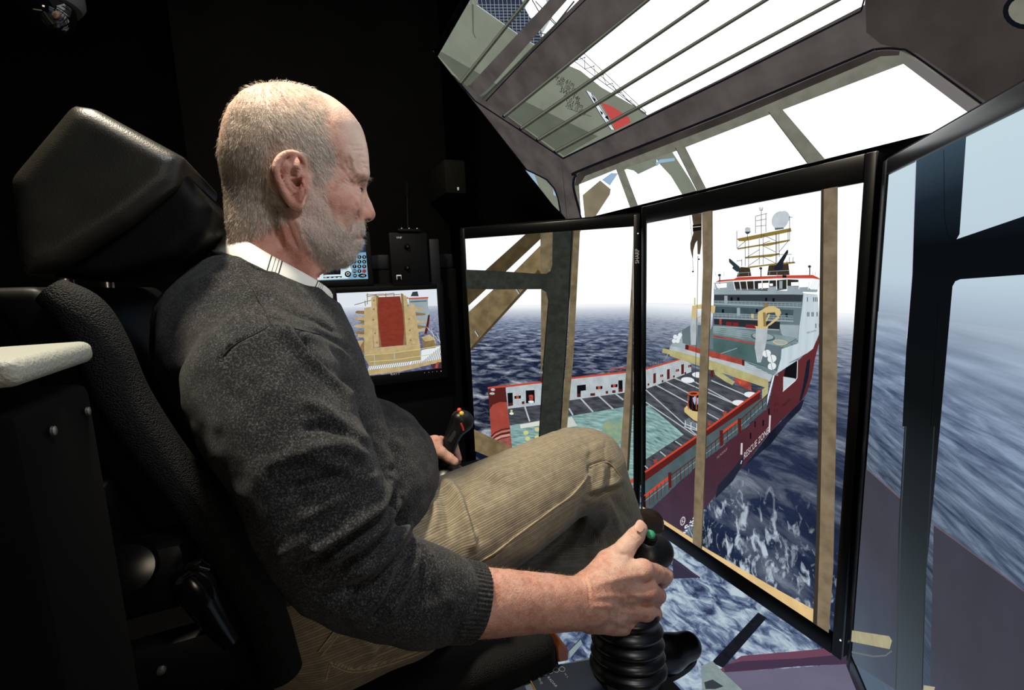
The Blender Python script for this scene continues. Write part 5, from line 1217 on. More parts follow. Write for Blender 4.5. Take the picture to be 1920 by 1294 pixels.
# ---- head and neck
def build_head():
    fd = Field((-.105, -.15, .98), (.105, .13, 1.345), .0016)
    def both(fn, p, *a, **k):
        fn(p, *a, **k); fn(mir(p), *a, **k)
    c = PX(548, 285, 0); fd.ell(c, (.076, .0905, .0885), k=.001)
    c = PX(500, 300, 0); fd.ell(c, (.070, .058, .075), k=.03)
    c = PX(625, 268, 0); fd.ell(c, (.058, .042, .060), k=.03)
    c = PX(612, 360, 0); fd.ell(c, (.060, .050, .085), k=.03)
    c = PX(628, 425, 0); fd.ell(c, (.047, .040, .052), k=.02)
    c = PX(640, 462, 0); fd.ell(c, (.032, .026, .028), k=.02)            # chin
    both(lambda p, *a, **k: fd.ell(p, *a, **k), PX(588, 415, .048), (.014, .034, .038), k=.025)   # jaw angle
    for s_ in (1, -1):
        a, b = PX(575, 440, .050), PX(638, 480, .022)
        fd.cap((s_*a[0], a[1], a[2]), (s_*b[0], b[1], b[2]), .014, .016, k=.02)
    both(lambda p, *a, **k: fd.ell(p, *a, **k), PX(646, 385, .042), (.016, .020, .016), k=.018)   # cheekbone
    both(lambda p, *a, **k: fd.ell(p, *a, **k), PX(672, 333, .026), (.028, .013, .0095), k=.014)  # brow
    both(lambda p, *a, **k: fd.ell(p, *a, **k), PX(668, 300, .020), (.028, .016, .022), k=.018)
    # temples hollowed a little
    both(lambda p, *a, **k: fd.ell(p, *a, **k), PX(640, 318, .076), (.016, .022, .024), k=.012, mode='sub')
    # eye sockets
    both(lambda p, *a, **k: fd.ell(p, *a, **k), PX(684, 353, .031), (.015, .013, .0105), k=.012, mode='sub')
    e = PX(660, 353, .031)
    both(lambda p, *a, **k: fd.ell(p, *a, **k), e, (.0135, .0135, .0130), k=.004)                 # lids over the eyeball
    both(lambda p, *a, **k: fd.ell(p, *a, **k), PX(660, 366, .031), (.016, .012, .007), k=.008)   # bag under the eye
    both(lambda p, *a, **k: fd.ell(p, *a, **k), e+np.array((0, .0128, -.0030)), (.0115, .0058, .0025), k=.0012, mode='sub')
    # nose
    fd.cap(PX(676, 350, 0), PX(689, 384, 0), .0075, .0085, k=.010)
    fd.cap(PX(689, 384, 0), PX(692, 400, 0), .0085, .0098, k=.006)
    fd.cap(PX(672, 372, 0), PX(676, 403, 0), .011, .015, k=.008)
    both(lambda p, *a, **k: fd.ell(p, *a, **k), PX(681, 404, .0125), (.0075, .0105, .0085), k=.005)
    both(lambda p, *a, **k: fd.ell(p, *a, **k), PX(686, 413.5, .0085), (.0042, .0065, .0032), k=.002, mode='sub')
    # muzzle, lips
    c = PX(660, 430, 0); fd.ell(c, (.026, .0155, .018), k=.010)
    fd.cap(PX(667, 437, .012), PX(667, 437, -.012), .0075, k=.006); fd.cap(PX(666, 452, .010), PX(666, 452, -.010), .0085, k=.006)
    c = PX(660, 468, 0); fd.ell(c, (.020, .014, .014), k=.01)
    for s_ in (1, -1):
        a, b = PX(681, 444.5, .0), PX(659, 446.5, .024); a2 = PX(674, 445, .012)
        fd.cap((0, a[1], a[2]), (s_*a2[0], a2[1], a2[2]), .0022, k=.0025, mode='sub'); fd.cap((s_*a2[0], a2[1], a2[2]), (s_*b[0], b[1], b[2]), .0022, .0012, k=.003, mode='sub')
    # neck
    fd.cap(PX(506, 395, 0), PX(494, 580, 0), .052, .062, k=.022)
    fd.cap(PX(560, 450, 0), PX(548, 570, 0), .040, .048, k=.025)
    fd.ell(PX(480, 420, 0), (.050, .035, .06), k=.02)
    for s_ in (1, -1):     # neck muscle from behind the ear to the collar bone
        a, b = PX(545, 415, .052), PX(590, 545, .03); fd.cap((s_*a[0], a[1], a[2]), (s_*b[0], b[1], b[2]), .011, .010, k=.014)
    # throat fill under the chin
    fd.cap(PX(600, 478, 0), PX(575, 520, 0), .030, .030, k=.02)
    # outline seen from the side
    prof = HP((92, 845), (82, 760), (76, 680), (64, 600), (55, 530), (51, 450), (55, 370), (75, 285), (108, 205), (165, 130), (240, 88), (330, 70), (400, 72), (470, 85), (560, 128), (640, 180), (710, 235), (762, 290), (797, 350), (815, 430)) + \
        F5((1088, 300), (1098, 335), (1094, 372), (1070, 420), (1053, 455), (1056, 500), (1085, 570), (1118, 640), (1148, 700), (1156, 745), (1148, 785), (1120, 815), (1080, 826), (1040, 826), (1026, 850), (1030, 900), (1018, 945), (1006, 968), (990, 980), (1010, 1000), (1018, 1040), (985, 1100), (930, 1160), (905, 1230), (830, 1285)) + \
        HP((620, 1018), (580, 1045), (545, 1070), (560, 1300), (120, 1300))
    yz = np.array([PX(x, y, 0)[1:] for x, y in prof])
    Y_, Z_ = fd.ax[1], fd.ax[2]
    gy, gz = np.meshgrid(Y_, Z_, indexing='ij'); pp = np.stack([gy.ravel(), gz.ravel()], 1)
    sd = seg_dist(pp, np.concatenate([yz, yz[:1]])); ins = in_poly(pp, [tuple(q) for q in yz])
    sd = np.where(ins, -sd, sd).reshape(gy.shape).astype(np.float32)
    k = .005; f = fd.f; d = sd[None]
    h_ = np.maximum(k-np.abs(f-d), 0)/k; fd.f = np.maximum(f, d)+h_*h_*k*.25
    # ears
    for s_ in (1, -1):
        E_ = lambda x, y, X: (lambda q: np.array((s_*q[0], q[1], q[2])))(PX(x, y, X))
        fd.ell(E_(553, 340, .068), (.010, .018, .026), k=.008)
        n_ = np.array((s_*.85, -.5, .15)); n_ /= np.linalg.norm(n_)
        # thin plate
        a, b = E_(541, 312, .078), E_(552, 365, .074)
        fd.cap(a, b, .0165, .0140, k=.004, flat=(n_, .26))
        fd.cap(E_(529, 312, .0805), E_(541, 358, .0765), .0095, .0085, k=.004, flat=(n_, .30))
        rim = [(568, 328, .071), (573, 308, .073), (562, 292, .077), (543, 287, .0815), (526, 296, .084), (518, 315, .085), (523, 340, .083), (534, 362, .079), (547, 380, .075), (559, 385, .072), (566, 372, .070)]
        fd.chain([E_(*q) for q in rim], [.0028, .0032, .0034, .0036, .0037, .0037, .0038, .0042, .0052, .0058, .004], k=.004, sub=3)
        fd.chain([E_(548, 304, .079), E_(537, 318, .081), E_(536, 338, .080), E_(546, 356, .077), E_(557, 363, .075)], [.002, .0026, .003, .003, .0022], k=.003, sub=3)   # antihelix
        fd.ell(E_(556, 337, .081), (.0110, .0088, .0135), k=.003, mode='sub')                                                                           # concha
        fd.ell(E_(558, 345, .066), (.009, .0045, .005), k=.003, mode='sub')
        fd.chain([E_(564, 328, .075), E_(553, 333, .074), E_(545, 334, .075)], [.002, .0019, .0012], k=.003, sub=2)
        fd.ell(E_(570, 350, .0745), (.004, .0035, .007), k=.004)                                                                                         # tragus
    V, Q = fd.mesh(1)
    Nn = vnormals(V, Q)
    W1 = lambda pts, w_, h_: (F5(*pts), w_, h_)
    lines = [W1(((940, 440), (880, 410), (820, 370)), 1.6, -.0011), W1(((930, 420), (880, 380), (850, 330)), 1.6, -.0009), W1(((960, 330), (900, 400), (880, 420)), 2, -.0008), W1(((935, 455), (860, 430), (790, 400)), 1.6, -.0009),
             W1(((900, 300), (850, 250), (830, 170)), 3, -.0011), W1(((940, 290), (915, 220), (900, 120)), 3, .0011), W1(((840, 330), (810, 280), (760, 240)), 3, -.0009), W1(((870, 300), (880, 200), (860, 120)), 2.6, -.0009),
             W1(((985, 290), (1010, 255), (1050, 250), (1080, 280)), 1.6, -.0011), W1(((1000, 200), (1060, 210)), 2, -.0006), W1(((980, 130), (1040, 140)), 2, -.0006), W1(((1010, 395), (1060, 400), (1090, 385)), 2.4, -.0012),
             W1(((960, 770), (940, 830), (900, 900), (880, 960)), 3.2, -.0020), W1(((985, 700), (970, 740), (965, 790)), 2.4, -.0016), W1(((800, 640), (770, 720), (760, 800)), 5, -.0010), W1(((700, 780), (720, 850), (760, 900)), 4, -.0010),
             W1(((360, 400), (385, 480), (380, 600)), 1.7, -.0011), W1(((400, 380), (430, 450), (420, 560)), 1.7, -.0012), W1(((440, 400), (465, 470)), 1.7, -.0009), W1(((925, 470), (960, 500), (1010, 500)), 1.6, -.0008), W1(((930, 520), (970, 560), (1000, 540)), 3, -.0007),
             W1(((120, 700), (180, 900), (230, 1080)), 5, .0014), W1(((60, 860), (120, 1000), (190, 1120)), 4, -.0012), W1(((300, 760), (380, 950), (470, 1180)), 5, .0012), W1(((200, 800), (260, 960), (340, 1130)), 4, -.0010), W1(((350, 860), (420, 1000), (540, 1150)), 6, -.0012),
             W1(((900, 60), (960, 70), (1040, 60)), 2.2, -.0006), W1(((860, 10), (950, 20), (1010, 10)), 2.2, -.0005), W1(((880, 560), (930, 600), (950, 660)), 3, -.0006), W1(((640, 600), (680, 700), (680, 780)), 5, -.0007), W1(((930, 990), (905, 1010)), 2, -.0016), W1(((890, 1110), (950, 1105), (985, 1080)), 5, -.001)]
    V = crease(V, Nn, lines, None, 1.7)
    V = V+Nn*(vnoise(V, 90)*.00028+vnoise(V, 40)*.0004)[:, None]
    return V, Q
HV, HQ = build_head(); HN = vnormals(HV, HQ)
Habs = HV*np.array([1, 1, 1.0]); Habs[:, 0] = np.abs(HV[:, 0]); Hp = w2p(Habs)
def soft(p, poly, w_):
    """1 inside an outline, fading over w_ px"""
    poly = list(poly); d = seg_dist(p, poly+poly[:1]); i = in_poly(p, poly)
    return np.clip(np.where(i, d, -d)/w_+.5, 0, 1)
P_scalp = [(425, 452), (405, 300), (430, 200), (480, 150), (560, 148), (600, 178), (612, 205), (608, 240), (624, 275), (628, 305), (618, 335), (590, 345), (583, 318), (572, 290), (545, 276), (515, 290), (505, 320), (512, 350), (530, 380), (545, 395), (530, 420), (480, 445), (440, 455)]
P_beard = [(586, 340), (606, 335), (612, 380), (628, 415), (648, 428), (664, 414), (684, 414), (690, 450), (684, 480), (664, 510), (620, 512), (592, 488), (566, 440), (560, 405), (576, 372)]
ear_m = soft(Hp, [(508, 320), (520, 288), (545, 280), (572, 296), (578, 330), (574, 370), (562, 394), (540, 380), (520, 350)], 4)*np.clip((Habs[:, 0]-.068)/.006, 0, 1)
sc_m = soft(Hp, P_scalp, 16)*(1-ear_m); be_m = soft(Hp, P_beard, 16)*(1-ear_m)
crown = np.clip((215-Hp[:, 1])/50, 0, 1)
attrs = dict(hairy=sc_m*(.72-.5*crown), beard=be_m*.6,
             red=np.clip(soft(Hp, [(625, 355), (660, 365), (665, 400), (630, 410), (610, 380)], 20)*.35+ear_m*.55*(.6+.4*vnoise(HV, 80))+soft(Hp, F5((960, 690), (1060, 690), (1150, 740), (1100, 830), (960, 800)), 6)*.45+soft(Hp, [(420, 420), (540, 400), (600, 500), (600, 600), (400, 600)], 30)*.45, 0, 1),
             pale=np.clip(soft(Hp, [(600, 170), (700, 230), (700, 330), (660, 310), (640, 230)], 30)*.6, 0, 1),
             lip=soft(Hp, F5((945, 975), (1000, 955), (1030, 975), (1010, 1005), (985, 1005), (930, 995)), 3)*.8,
             dark=soft(Hp, F5((1030, 795), (1085, 788), (1100, 805), (1050, 818)), 2)*.9+ear_m*soft(Hp, F5((280, 380), (350, 370), (350, 470), (320, 500), (270, 440)), 8)*.5)

# ---- right hand and forearm
m_fold = lambda *a: a
def build_hand():
    fd = Field((.165, .02, .515), (.335, .53, .775), .0017)
    G = lambda x, y, X: PX(x, y, X)
    zf = np.array((1., 0, 0))
    fd.chain([G(770, 1118, .272), G(888, 1129, .272), G(990, 1130, .268), G(1060, 1132, .264), G(1105, 1130, .262)], [.043, .0395, .0355, .0335, .0325], k=.004, flat=(zf, .86), sub=6)
    # back of the hand
    wr = [G(1105, 1100, .262), G(1105, 1120, .264), G(1105, 1142, .263), G(1105, 1160, .260)]
    kn = [G(1203, 1068, .262), G(1213, 1105, .267), G(1209, 1145, .264), G(1197, 1176, .255)]
    for w_, q in zip(wr, kn): fd.cap(w_, q, .0185, .0135, k=.012, flat=(zf, .9))
    fd.cap(G(1150, 1095, .248), G(1185, 1105, .244), .030, .026, k=.012, flat=(zf, .8)); fd.cap(G(1150, 1150, .246), G(1190, 1150, .242), .026, .022, k=.012, flat=(zf, .8))
    FG = [[kn[0], G(1247, 1079, .246), G(1241, 1090, .212), G(1215, 1094, .203)], [kn[1], G(1233, 1116, .247), G(1230, 1126, .212), G(1208, 1128, .203)],
          [kn[2], G(1226, 1150, .246), G(1223, 1157, .212), G(1202, 1159, .203)], [kn[3], G(1213, 1180, .241), G(1210, 1184, .213), G(1192, 1186, .205)]]
    RR = [(.0135, .0120, .0104, .0090), (.0135, .0122, .0104, .0090), (.013, .0116, .0098, .0086), (.0122, .0106, .0088, .0078)]
    for ch, r in zip(FG, RR):
        for i in range(3): fd.cap(ch[i], ch[i+1], r[i], r[i+1], k=.0035 if i else .006)
    for q, x in zip(kn, (.0105, .011, .0105, .0095)): fd.ell(q+np.array((.0045, .001, 0)), (x*.75, x*1.1, x), k=.008)
    # thumb
    fd.cap(G(1108, 1100, .250), G(1143, 1058, .240), .0225, .0200, k=.014)
    fd.cap(G(1143, 1058, .240), G(1174, 1027, .236), .0175, .0142, k=.006)
    fd.cap(G(1174, 1027, .236), G(1192, 1004, .232), .0138, .0122, k=.003); fd.cap(G(1192, 1004, .232), G(1201, 991, .229), .0122, .0106, k=.003)
    fd.cap(G(1150, 1070, .246), G(1190, 1072, .250), .014, .012, k=.014)       # web to the index
    V, Q = fd.mesh(1); Nn = vnormals(V, Q)
    K = lambda pts, w_, h_: ([(1040+x/4.462, 940+y/4.462) for x, y in pts], w_, h_)
    V = crease(V, Nn, [K(((240, 600), (280, 700), (290, 820), (300, 900)), 2.2, -.0011), K(((210, 610), (250, 720)), 2, -.0007), K(((310, 640), (330, 760)), 2, -.0006),
                       K(((300, 880), (480, 880), (620, 930), (800, 900)), 5, .0016), K(((320, 800), (520, 790), (800, 790)), 5, .0012), K(((330, 700), (560, 640), (780, 610)), 6, .0014), K(((620, 960), (720, 990), (800, 960)), 7, -.0016),
                       K(((500, 740), (620, 800), (740, 850)), 5, -.0012), K(((440, 420), (520, 440), (620, 450)), 3.5, -.0014), K(((610, 270), (650, 310), (680, 340)), 2, -.0009), K(((590, 290), (640, 340)), 2, -.0007), K(((640, 260), (690, 310)), 1.8, -.0007),
                       K(((870, 690), (940, 710)), 3, -.0016), K(((860, 840), (900, 870)), 3, -.0012), K(((850, 980), (890, 1000)), 3, -.001), K(((820, 600), (850, 640)), 4, .0010), K(((560, 560), (600, 480), (700, 500)), 6, .0008),
                       K(((400, 960), (600, 1040), (780, 1060)), 5, .0012), K(((-200, 760), (100, 760), (300, 740)), 14, .0008)])
    V = V+Nn*(vnoise(V, 120)*.00022+vnoise(V, 45)*.0005)[:, None]
    return V, Q
RV, RQ = build_hand()

def build_far_hand():
    fd = Field((-.40, .12, .58), (-.24, .36, .74), .0022)
    G = lambda x, y, X: PX(x, y, X)
    fd.chain([(-.315, .14, .665), G(765, 855, -.315), G(790, 843, -.31)], [.034, .029, .027], k=.004, flat=((1, 0, 0), .8), sub=4)
    fd.cap(G(792, 842, -.31), G(815, 832, -.318), .026, .021, k=.012); fd.cap(G(800, 838, -.325), G(826, 832, -.335), .022, .014, k=.01)
    fd.cap(G(808, 840, -.30), G(826, 848, -.292), .018, .0145, k=.01); fd.cap(G(826, 848, -.292), G(842, 859, -.285), .0135, .0120, k=.004); fd.cap(G(842, 859, -.285), G(852, 866, -.280), .0122, .0108, k=.003)
    kn = [G(826, 826, -.338), G(826, 838, -.345), G(824, 850, -.347), G(820, 861, -.343)]
    pip = [G(851, 832, -.352), G(852, 845, -.355), G(849, 857, -.354), G(845, 868, -.35)]
    tip = [G(861, 861, -.318), G(859, 866, -.325), G(855, 870, -.33), G(850, 876, -.33)]
    for i, (a, b, c) in enumerate(zip(kn, pip, tip)): fd.cap(a, b, .012, .0100, k=.007); fd.cap(b, c, .0100, .0075 if i else .0072, k=.003)
    return fd.mesh(1)
LV, LQ = build_far_hand()

def build_inner():
    fd = Field((-.42, -.22, .05), (.36, .86, 1.08), .012)
    J = JOINTS
    for c, r in (((0, -.045, .90), (.135, .085, .15)), ((0, .02, .73), (.135, .10, .12)), ((0, .03, .60), (.14, .10, .08))): fd.ell(c, r, k=.05)
    fd.cap((-.15, -.05, .97), (.15, -.05, .97), .045, k=.04); fd.cap((0, -.05, .98), (0, -.045, 1.08), .05, k=.03)
    fd.cap(J['shR'], J['elR'], .045, .036, k=.03); fd.cap(J['elR'], PX(888, 1130, .272), .036, .034, k=.02)
    fd.cap(J['shL'], J['elL'], .045, .036, k=.03); fd.cap(J['elL'], (-.315, .15, .665), .036, .030, k=.02)
    for h_, k_, a_ in (('hipR', 'knR', 'anR'), ('hipL', 'knL', 'anL')): fd.cap(J[h_], J[k_], .066, .050, k=.04); fd.cap(J[k_], J[a_], .045, .035, k=.02)
    return fd.mesh(1)
JOINTS = dict(shR=(.185, -.055, .950), elR=tuple(PX(650, 1058, .272)), shL=(-.185, -.045, .950), elL=(-.32, -.02, .74),
              hipR=(.095, .03, .625), knR=(.0, .474, .670), anR=(-.115, .665, .40), hipL=(-.10, .05, .60), knL=(-.085, .56, .455), anL=(-.10, .67, .11))
IV, IQ = build_inner()
Vb = np.concatenate([HV, RV, LV, IV]); Qb = np.concatenate([HQ, RQ+len(HV), LQ+len(HV)+len(RV), IQ+len(HV)+len(RV)+len(LV)])
zz = lambda n: np.zeros(n)
rp = w2p(RV); fr = soft(rp, [(880, 1000), (1100, 1000), (1100, 1250), (880, 1250)], 60)*.22
kn_red = np.exp(-(np.hypot(*(rp-np.array((1225, 1118))).T)/22)**2)*.5+np.exp(-(np.hypot(*(rp-np.array((1222, 1075))).T)/18)**2)*.3+np.exp(-(np.hypot(*(rp-np.array((1130, 1120))).T)/30)**2)*.3
fr = np.clip(fr+kn_red*.7+.03, 0, 1)
tp = np.clip(soft(rp, [(1130, 960), (1230, 960), (1200, 1060), (1150, 1060)], 20)*.3, 0, 1)
body = quad_mesh('body', Vb, Qb, m_skin, man, attrs={k: np.concatenate([v, (fr if k == 'red' else tp if k == 'pale' else zz(len(RV))), zz(len(LV))+(.15 if k == 'red' else 0), zz(len(IV))]) for k, v in attrs.items()})
# nails
def nail(c, n_, up, w_, l_, par):
    n_ = np.array(n_, float); n_ /= np.linalg.norm(n_); up = np.array(up, float); up -= n_*(up @ n_); up /= np.linalg.norm(up); sd = np.cross(up, n_)
    v, f = [np.array(c)+n_*.0006], []
    for i in range(16):
        t = 2*math.pi*i/16; v.append(np.array(c)+sd*w_*np.sign(math.cos(t))*abs(math.cos(t))**.7+up*l_*np.sign(math.sin(t))*abs(math.sin(t))**.7-n_*(.0016*math.cos(t)**2))
    for i in range(16): f.append((0, 1+i, 1+(i+1) % 16))
    return mesh_obj('fingernail', v, f, m_nail, par, smooth=True)
nail(PX(1200, 986, .2405), (.75, -.25, .62), PX(1203, 980, .235)-PX(1190, 1004, .238), .0068, .0085, body)
# eyes
m_eye = solid('eye_white', (196, 188, 182), .2, spec=.6); m_iris = solid('iris_grey', (58, 62, 66), .15, spec=.8)
for s_ in (1, -1):
    e = PX(661, 353.5, .031); e = np.array((s_*e[0], e[1], e[2]))
    d_ = np.array((0, .93, -.36)); d_ /= np.linalg.norm(d_)
    mb = MB(); prof_ = [(.0127*math.sin(t), -.0127*math.cos(t)) for t in np.linspace(.05, math.pi-.45, 12)]
    mb.lathe(prof_, e, d_, 24); ey = mb.build('eye', m_eye, body)
    mb = MB(); mb.lathe([(.0056, .0108), (.0055, .0116), (.004, .0127), (.001, .0133)], e, d_, 20); mb.build('iris', m_iris, ey) if False else mb.build('eye_iris', m_iris, body)
    # slit between the lids: thin dark lash line
    mb = MB(); pts = []
    for k_ in range(7):
        t = -.75+k_*.25; q = e+np.array((math.sin(t)*.0139, math.cos(t)*.0139*.97, -.0002-.0006*math.cos(t*2))); pts.append(q)
    mb.tube(pts, [.0004, .0008, .001, .0011, .001, .0008, .0004], 6); mb.build('eyelash_line', solid('lash', (44, 32, 28), .6) if s_ == 1 else bpy.data.materials['lash'], body)

# ---- hair, beard, brows, arm hair
def hdens(V_, which):
    A = V_.copy(); A[:, 0] = np.abs(A[:, 0]); p = w2p(A)
    e_ = soft(p, [(508, 320), (520, 288), (545, 280), (572, 296), (578, 330), (574, 370), (562, 394), (540, 380), (520, 350)], 2)*(A[:, 0] > .070)
    if which == 's': return soft(p, P_scalp, 14)*(1-e_)*np.clip(1-.72*(215-p[:, 1])/60, .25, 1)
    return soft(p, P_beard, 12)*(1-e_)*(1-soft(p, F5((925, 970), (1000, 945), (1035, 975), (1020, 1010), (985, 1010), (925, 1005)), 3))*np.clip(.2+(p[:, 1]-380)/100, .2, 1)
Ps, Ns = sample_surface(HV, HQ, HN, 20000, lambda c: hdens(c, 's'))
A = Ps.copy(); A[:, 0] = np.abs(A[:, 0]); pp = w2p(A)
D_ = np.stack([np.zeros(len(Ps)), .55*np.ones(len(Ps))-(pp[:, 0] < 500)*.6, -.8*np.ones(len(Ps))], 1)+rng.normal(size=Ps.shape)*.20
D_ -= Ns*np.einsum('ij,ij->i', D_, Ns)[:, None]; D_ += Ns*.10
whiteness = np.clip((390-pp[:, 1])/240+(pp[:, 0]-540)/130, .15, .98)  # whiter temples; shadow low at the back is put into strand colours
mi = np.where(rng.random(len(Ps)) < whiteness*1.0, 0, np.where(rng.random(len(Ps)) < .6, 1, 2))
strands('hair', Ps, Ns, D_, rng.uniform(.005, .0105, len(Ps)), .00015, [m_hairw, m_hairg, m_haird], man, mi)
Ps, Ns = sample_surface(HV, HQ, HN, 9000, lambda c: hdens(c, 'b'))
A = Ps.copy(); A[:, 0] = np.abs(A[:, 0]); pp = w2p(A)
D_ = np.stack([np.zeros(len(Ps)), .35*np.ones(len(Ps)), -.9*np.ones(len(Ps))], 1)+rng.normal(size=Ps.shape)*.38
D_ -= Ns*np.einsum('ij,ij->i', D_, Ns)[:, None]; D_ += Ns*.10
strands('beard', Ps, Ns, D_, rng.uniform(.005, .009, len(Ps)), .00014, [m_hairw, m_hairg], man, (rng.random(len(Ps)) < .15).astype(int), curl=.9)
for s_ in (1, -1):
    n_ = 90; t = rng.random(n_); c0, c1 = PX(697, 335, .012), PX(672, 335, .044)
    Pp = c0*(1-t[:, None])+c1*t[:, None]+rng.normal(size=(n_, 3))*.0013; Pp[:, 1] -= .012*(t**2)
    # settle on the brow
    j = np.argmin(((HV[None, ::1]-Pp[:, None])**2).sum(-1), axis=1); Pp = HV[j]; nn_ = HN[j]; Pp = Pp*np.array((s_, 1, 1)); nn_ = nn_*np.array((s_, 1, 1))
    strands('eyebrow', Pp, nn_, np.tile((s_*.6, .4, -.3), (n_, 1))+rng.normal(size=(n_, 3))*.3, rng.uniform(.004, .007, n_), .00016, [m_hairg, m_haird], man, (rng.random(n_) < .4).astype(int))
RN = vnormals(RV, RQ)
def adens(c):
    p = w2p(c); return np.clip(soft(p, [(880, 1050), (1190, 1060), (1190, 1180), (880, 1200)], 30), .0, 1)*(c[:, 0] > .24)
Ps, Ns = sample_surface(RV, RQ, RN, 2600, adens)
D_ = np.tile((0, .45, -.75), (len(Ps), 1))+rng.normal(size=Ps.shape)*.35; D_ -= Ns*np.einsum('ij,ij->i', D_, Ns)[:, None]; D_ += Ns*.2
strands('arm_hair', Ps, Ns, D_, rng.uniform(.004, .008, len(Ps)), .00009, [solid('arm_hair_fair', (176, 130, 88), .5), m_haird], man, (rng.random(len(Ps)) < .35).astype(int))
# ---- clothes
def knit_mat(name, rgb, speck, bump=.6):
    m, nt, out = newmat(name); L = nt.links.new
    b = N(nt, 'BsdfPrincipled', Roughness=.95); b.inputs['Specular IOR Level'].default_value = .1; b.inputs['Sheen Weight'].default_value = .12; b.inputs['Sheen Roughness'].default_value = .4
    tc = N(nt, 'TexCoord')
    mp = N(nt, 'Mapping'); mp.inputs['Scale'].default_value = (1, 1, 1.0); L(tc.outputs['Object'], mp.inputs[0])
    n1 = N(nt, 'TexNoise', Scale=520, Detail=4, Roughness=.8); L(mp.outputs[0], n1.inputs[0])
    n2 = N(nt, 'TexNoise', Scale=60, Detail=3); L(mp.outputs[0], n2.inputs[0])
    c = np.array(lin(rgb)[:3]); sp_ = np.array(lin(speck)[:3])
    r = ramp(nt, [(.32, tuple(c*.45)+(1,)), (.5, tuple(c)+(1,)), (.60, tuple(c*.5+sp_*.5)+(1,)), (.70, tuple(sp_)+(1,))], n1.outputs[0])
    r2 = ramp(nt, [(.3, g(.7)), (.7, g(1.25))], n2.outputs[0])
    mx = N(nt, 'MixRGB', _blend_type='MULTIPLY'); mx.inputs[0].default_value = 1; L(r.outputs[0], mx.inputs[1]); L(r2.outputs[0], mx.inputs[2]); L(mx.outputs[0], b.inputs['Base Color'])
    bp = N(nt, 'Bump', Strength=bump, Distance=.003); L(n1.outputs[0], bp.inputs['Height']); L(bp.outputs[0], b.inputs['Normal'])
    L(b.outputs[0], out.inputs[0]); return m
m_knit = knit_mat('charcoal_knit', (37, 38, 41), (104, 104, 102)); m_rib = knit_mat('charcoal_rib', (42, 43, 44), (96, 96, 94))

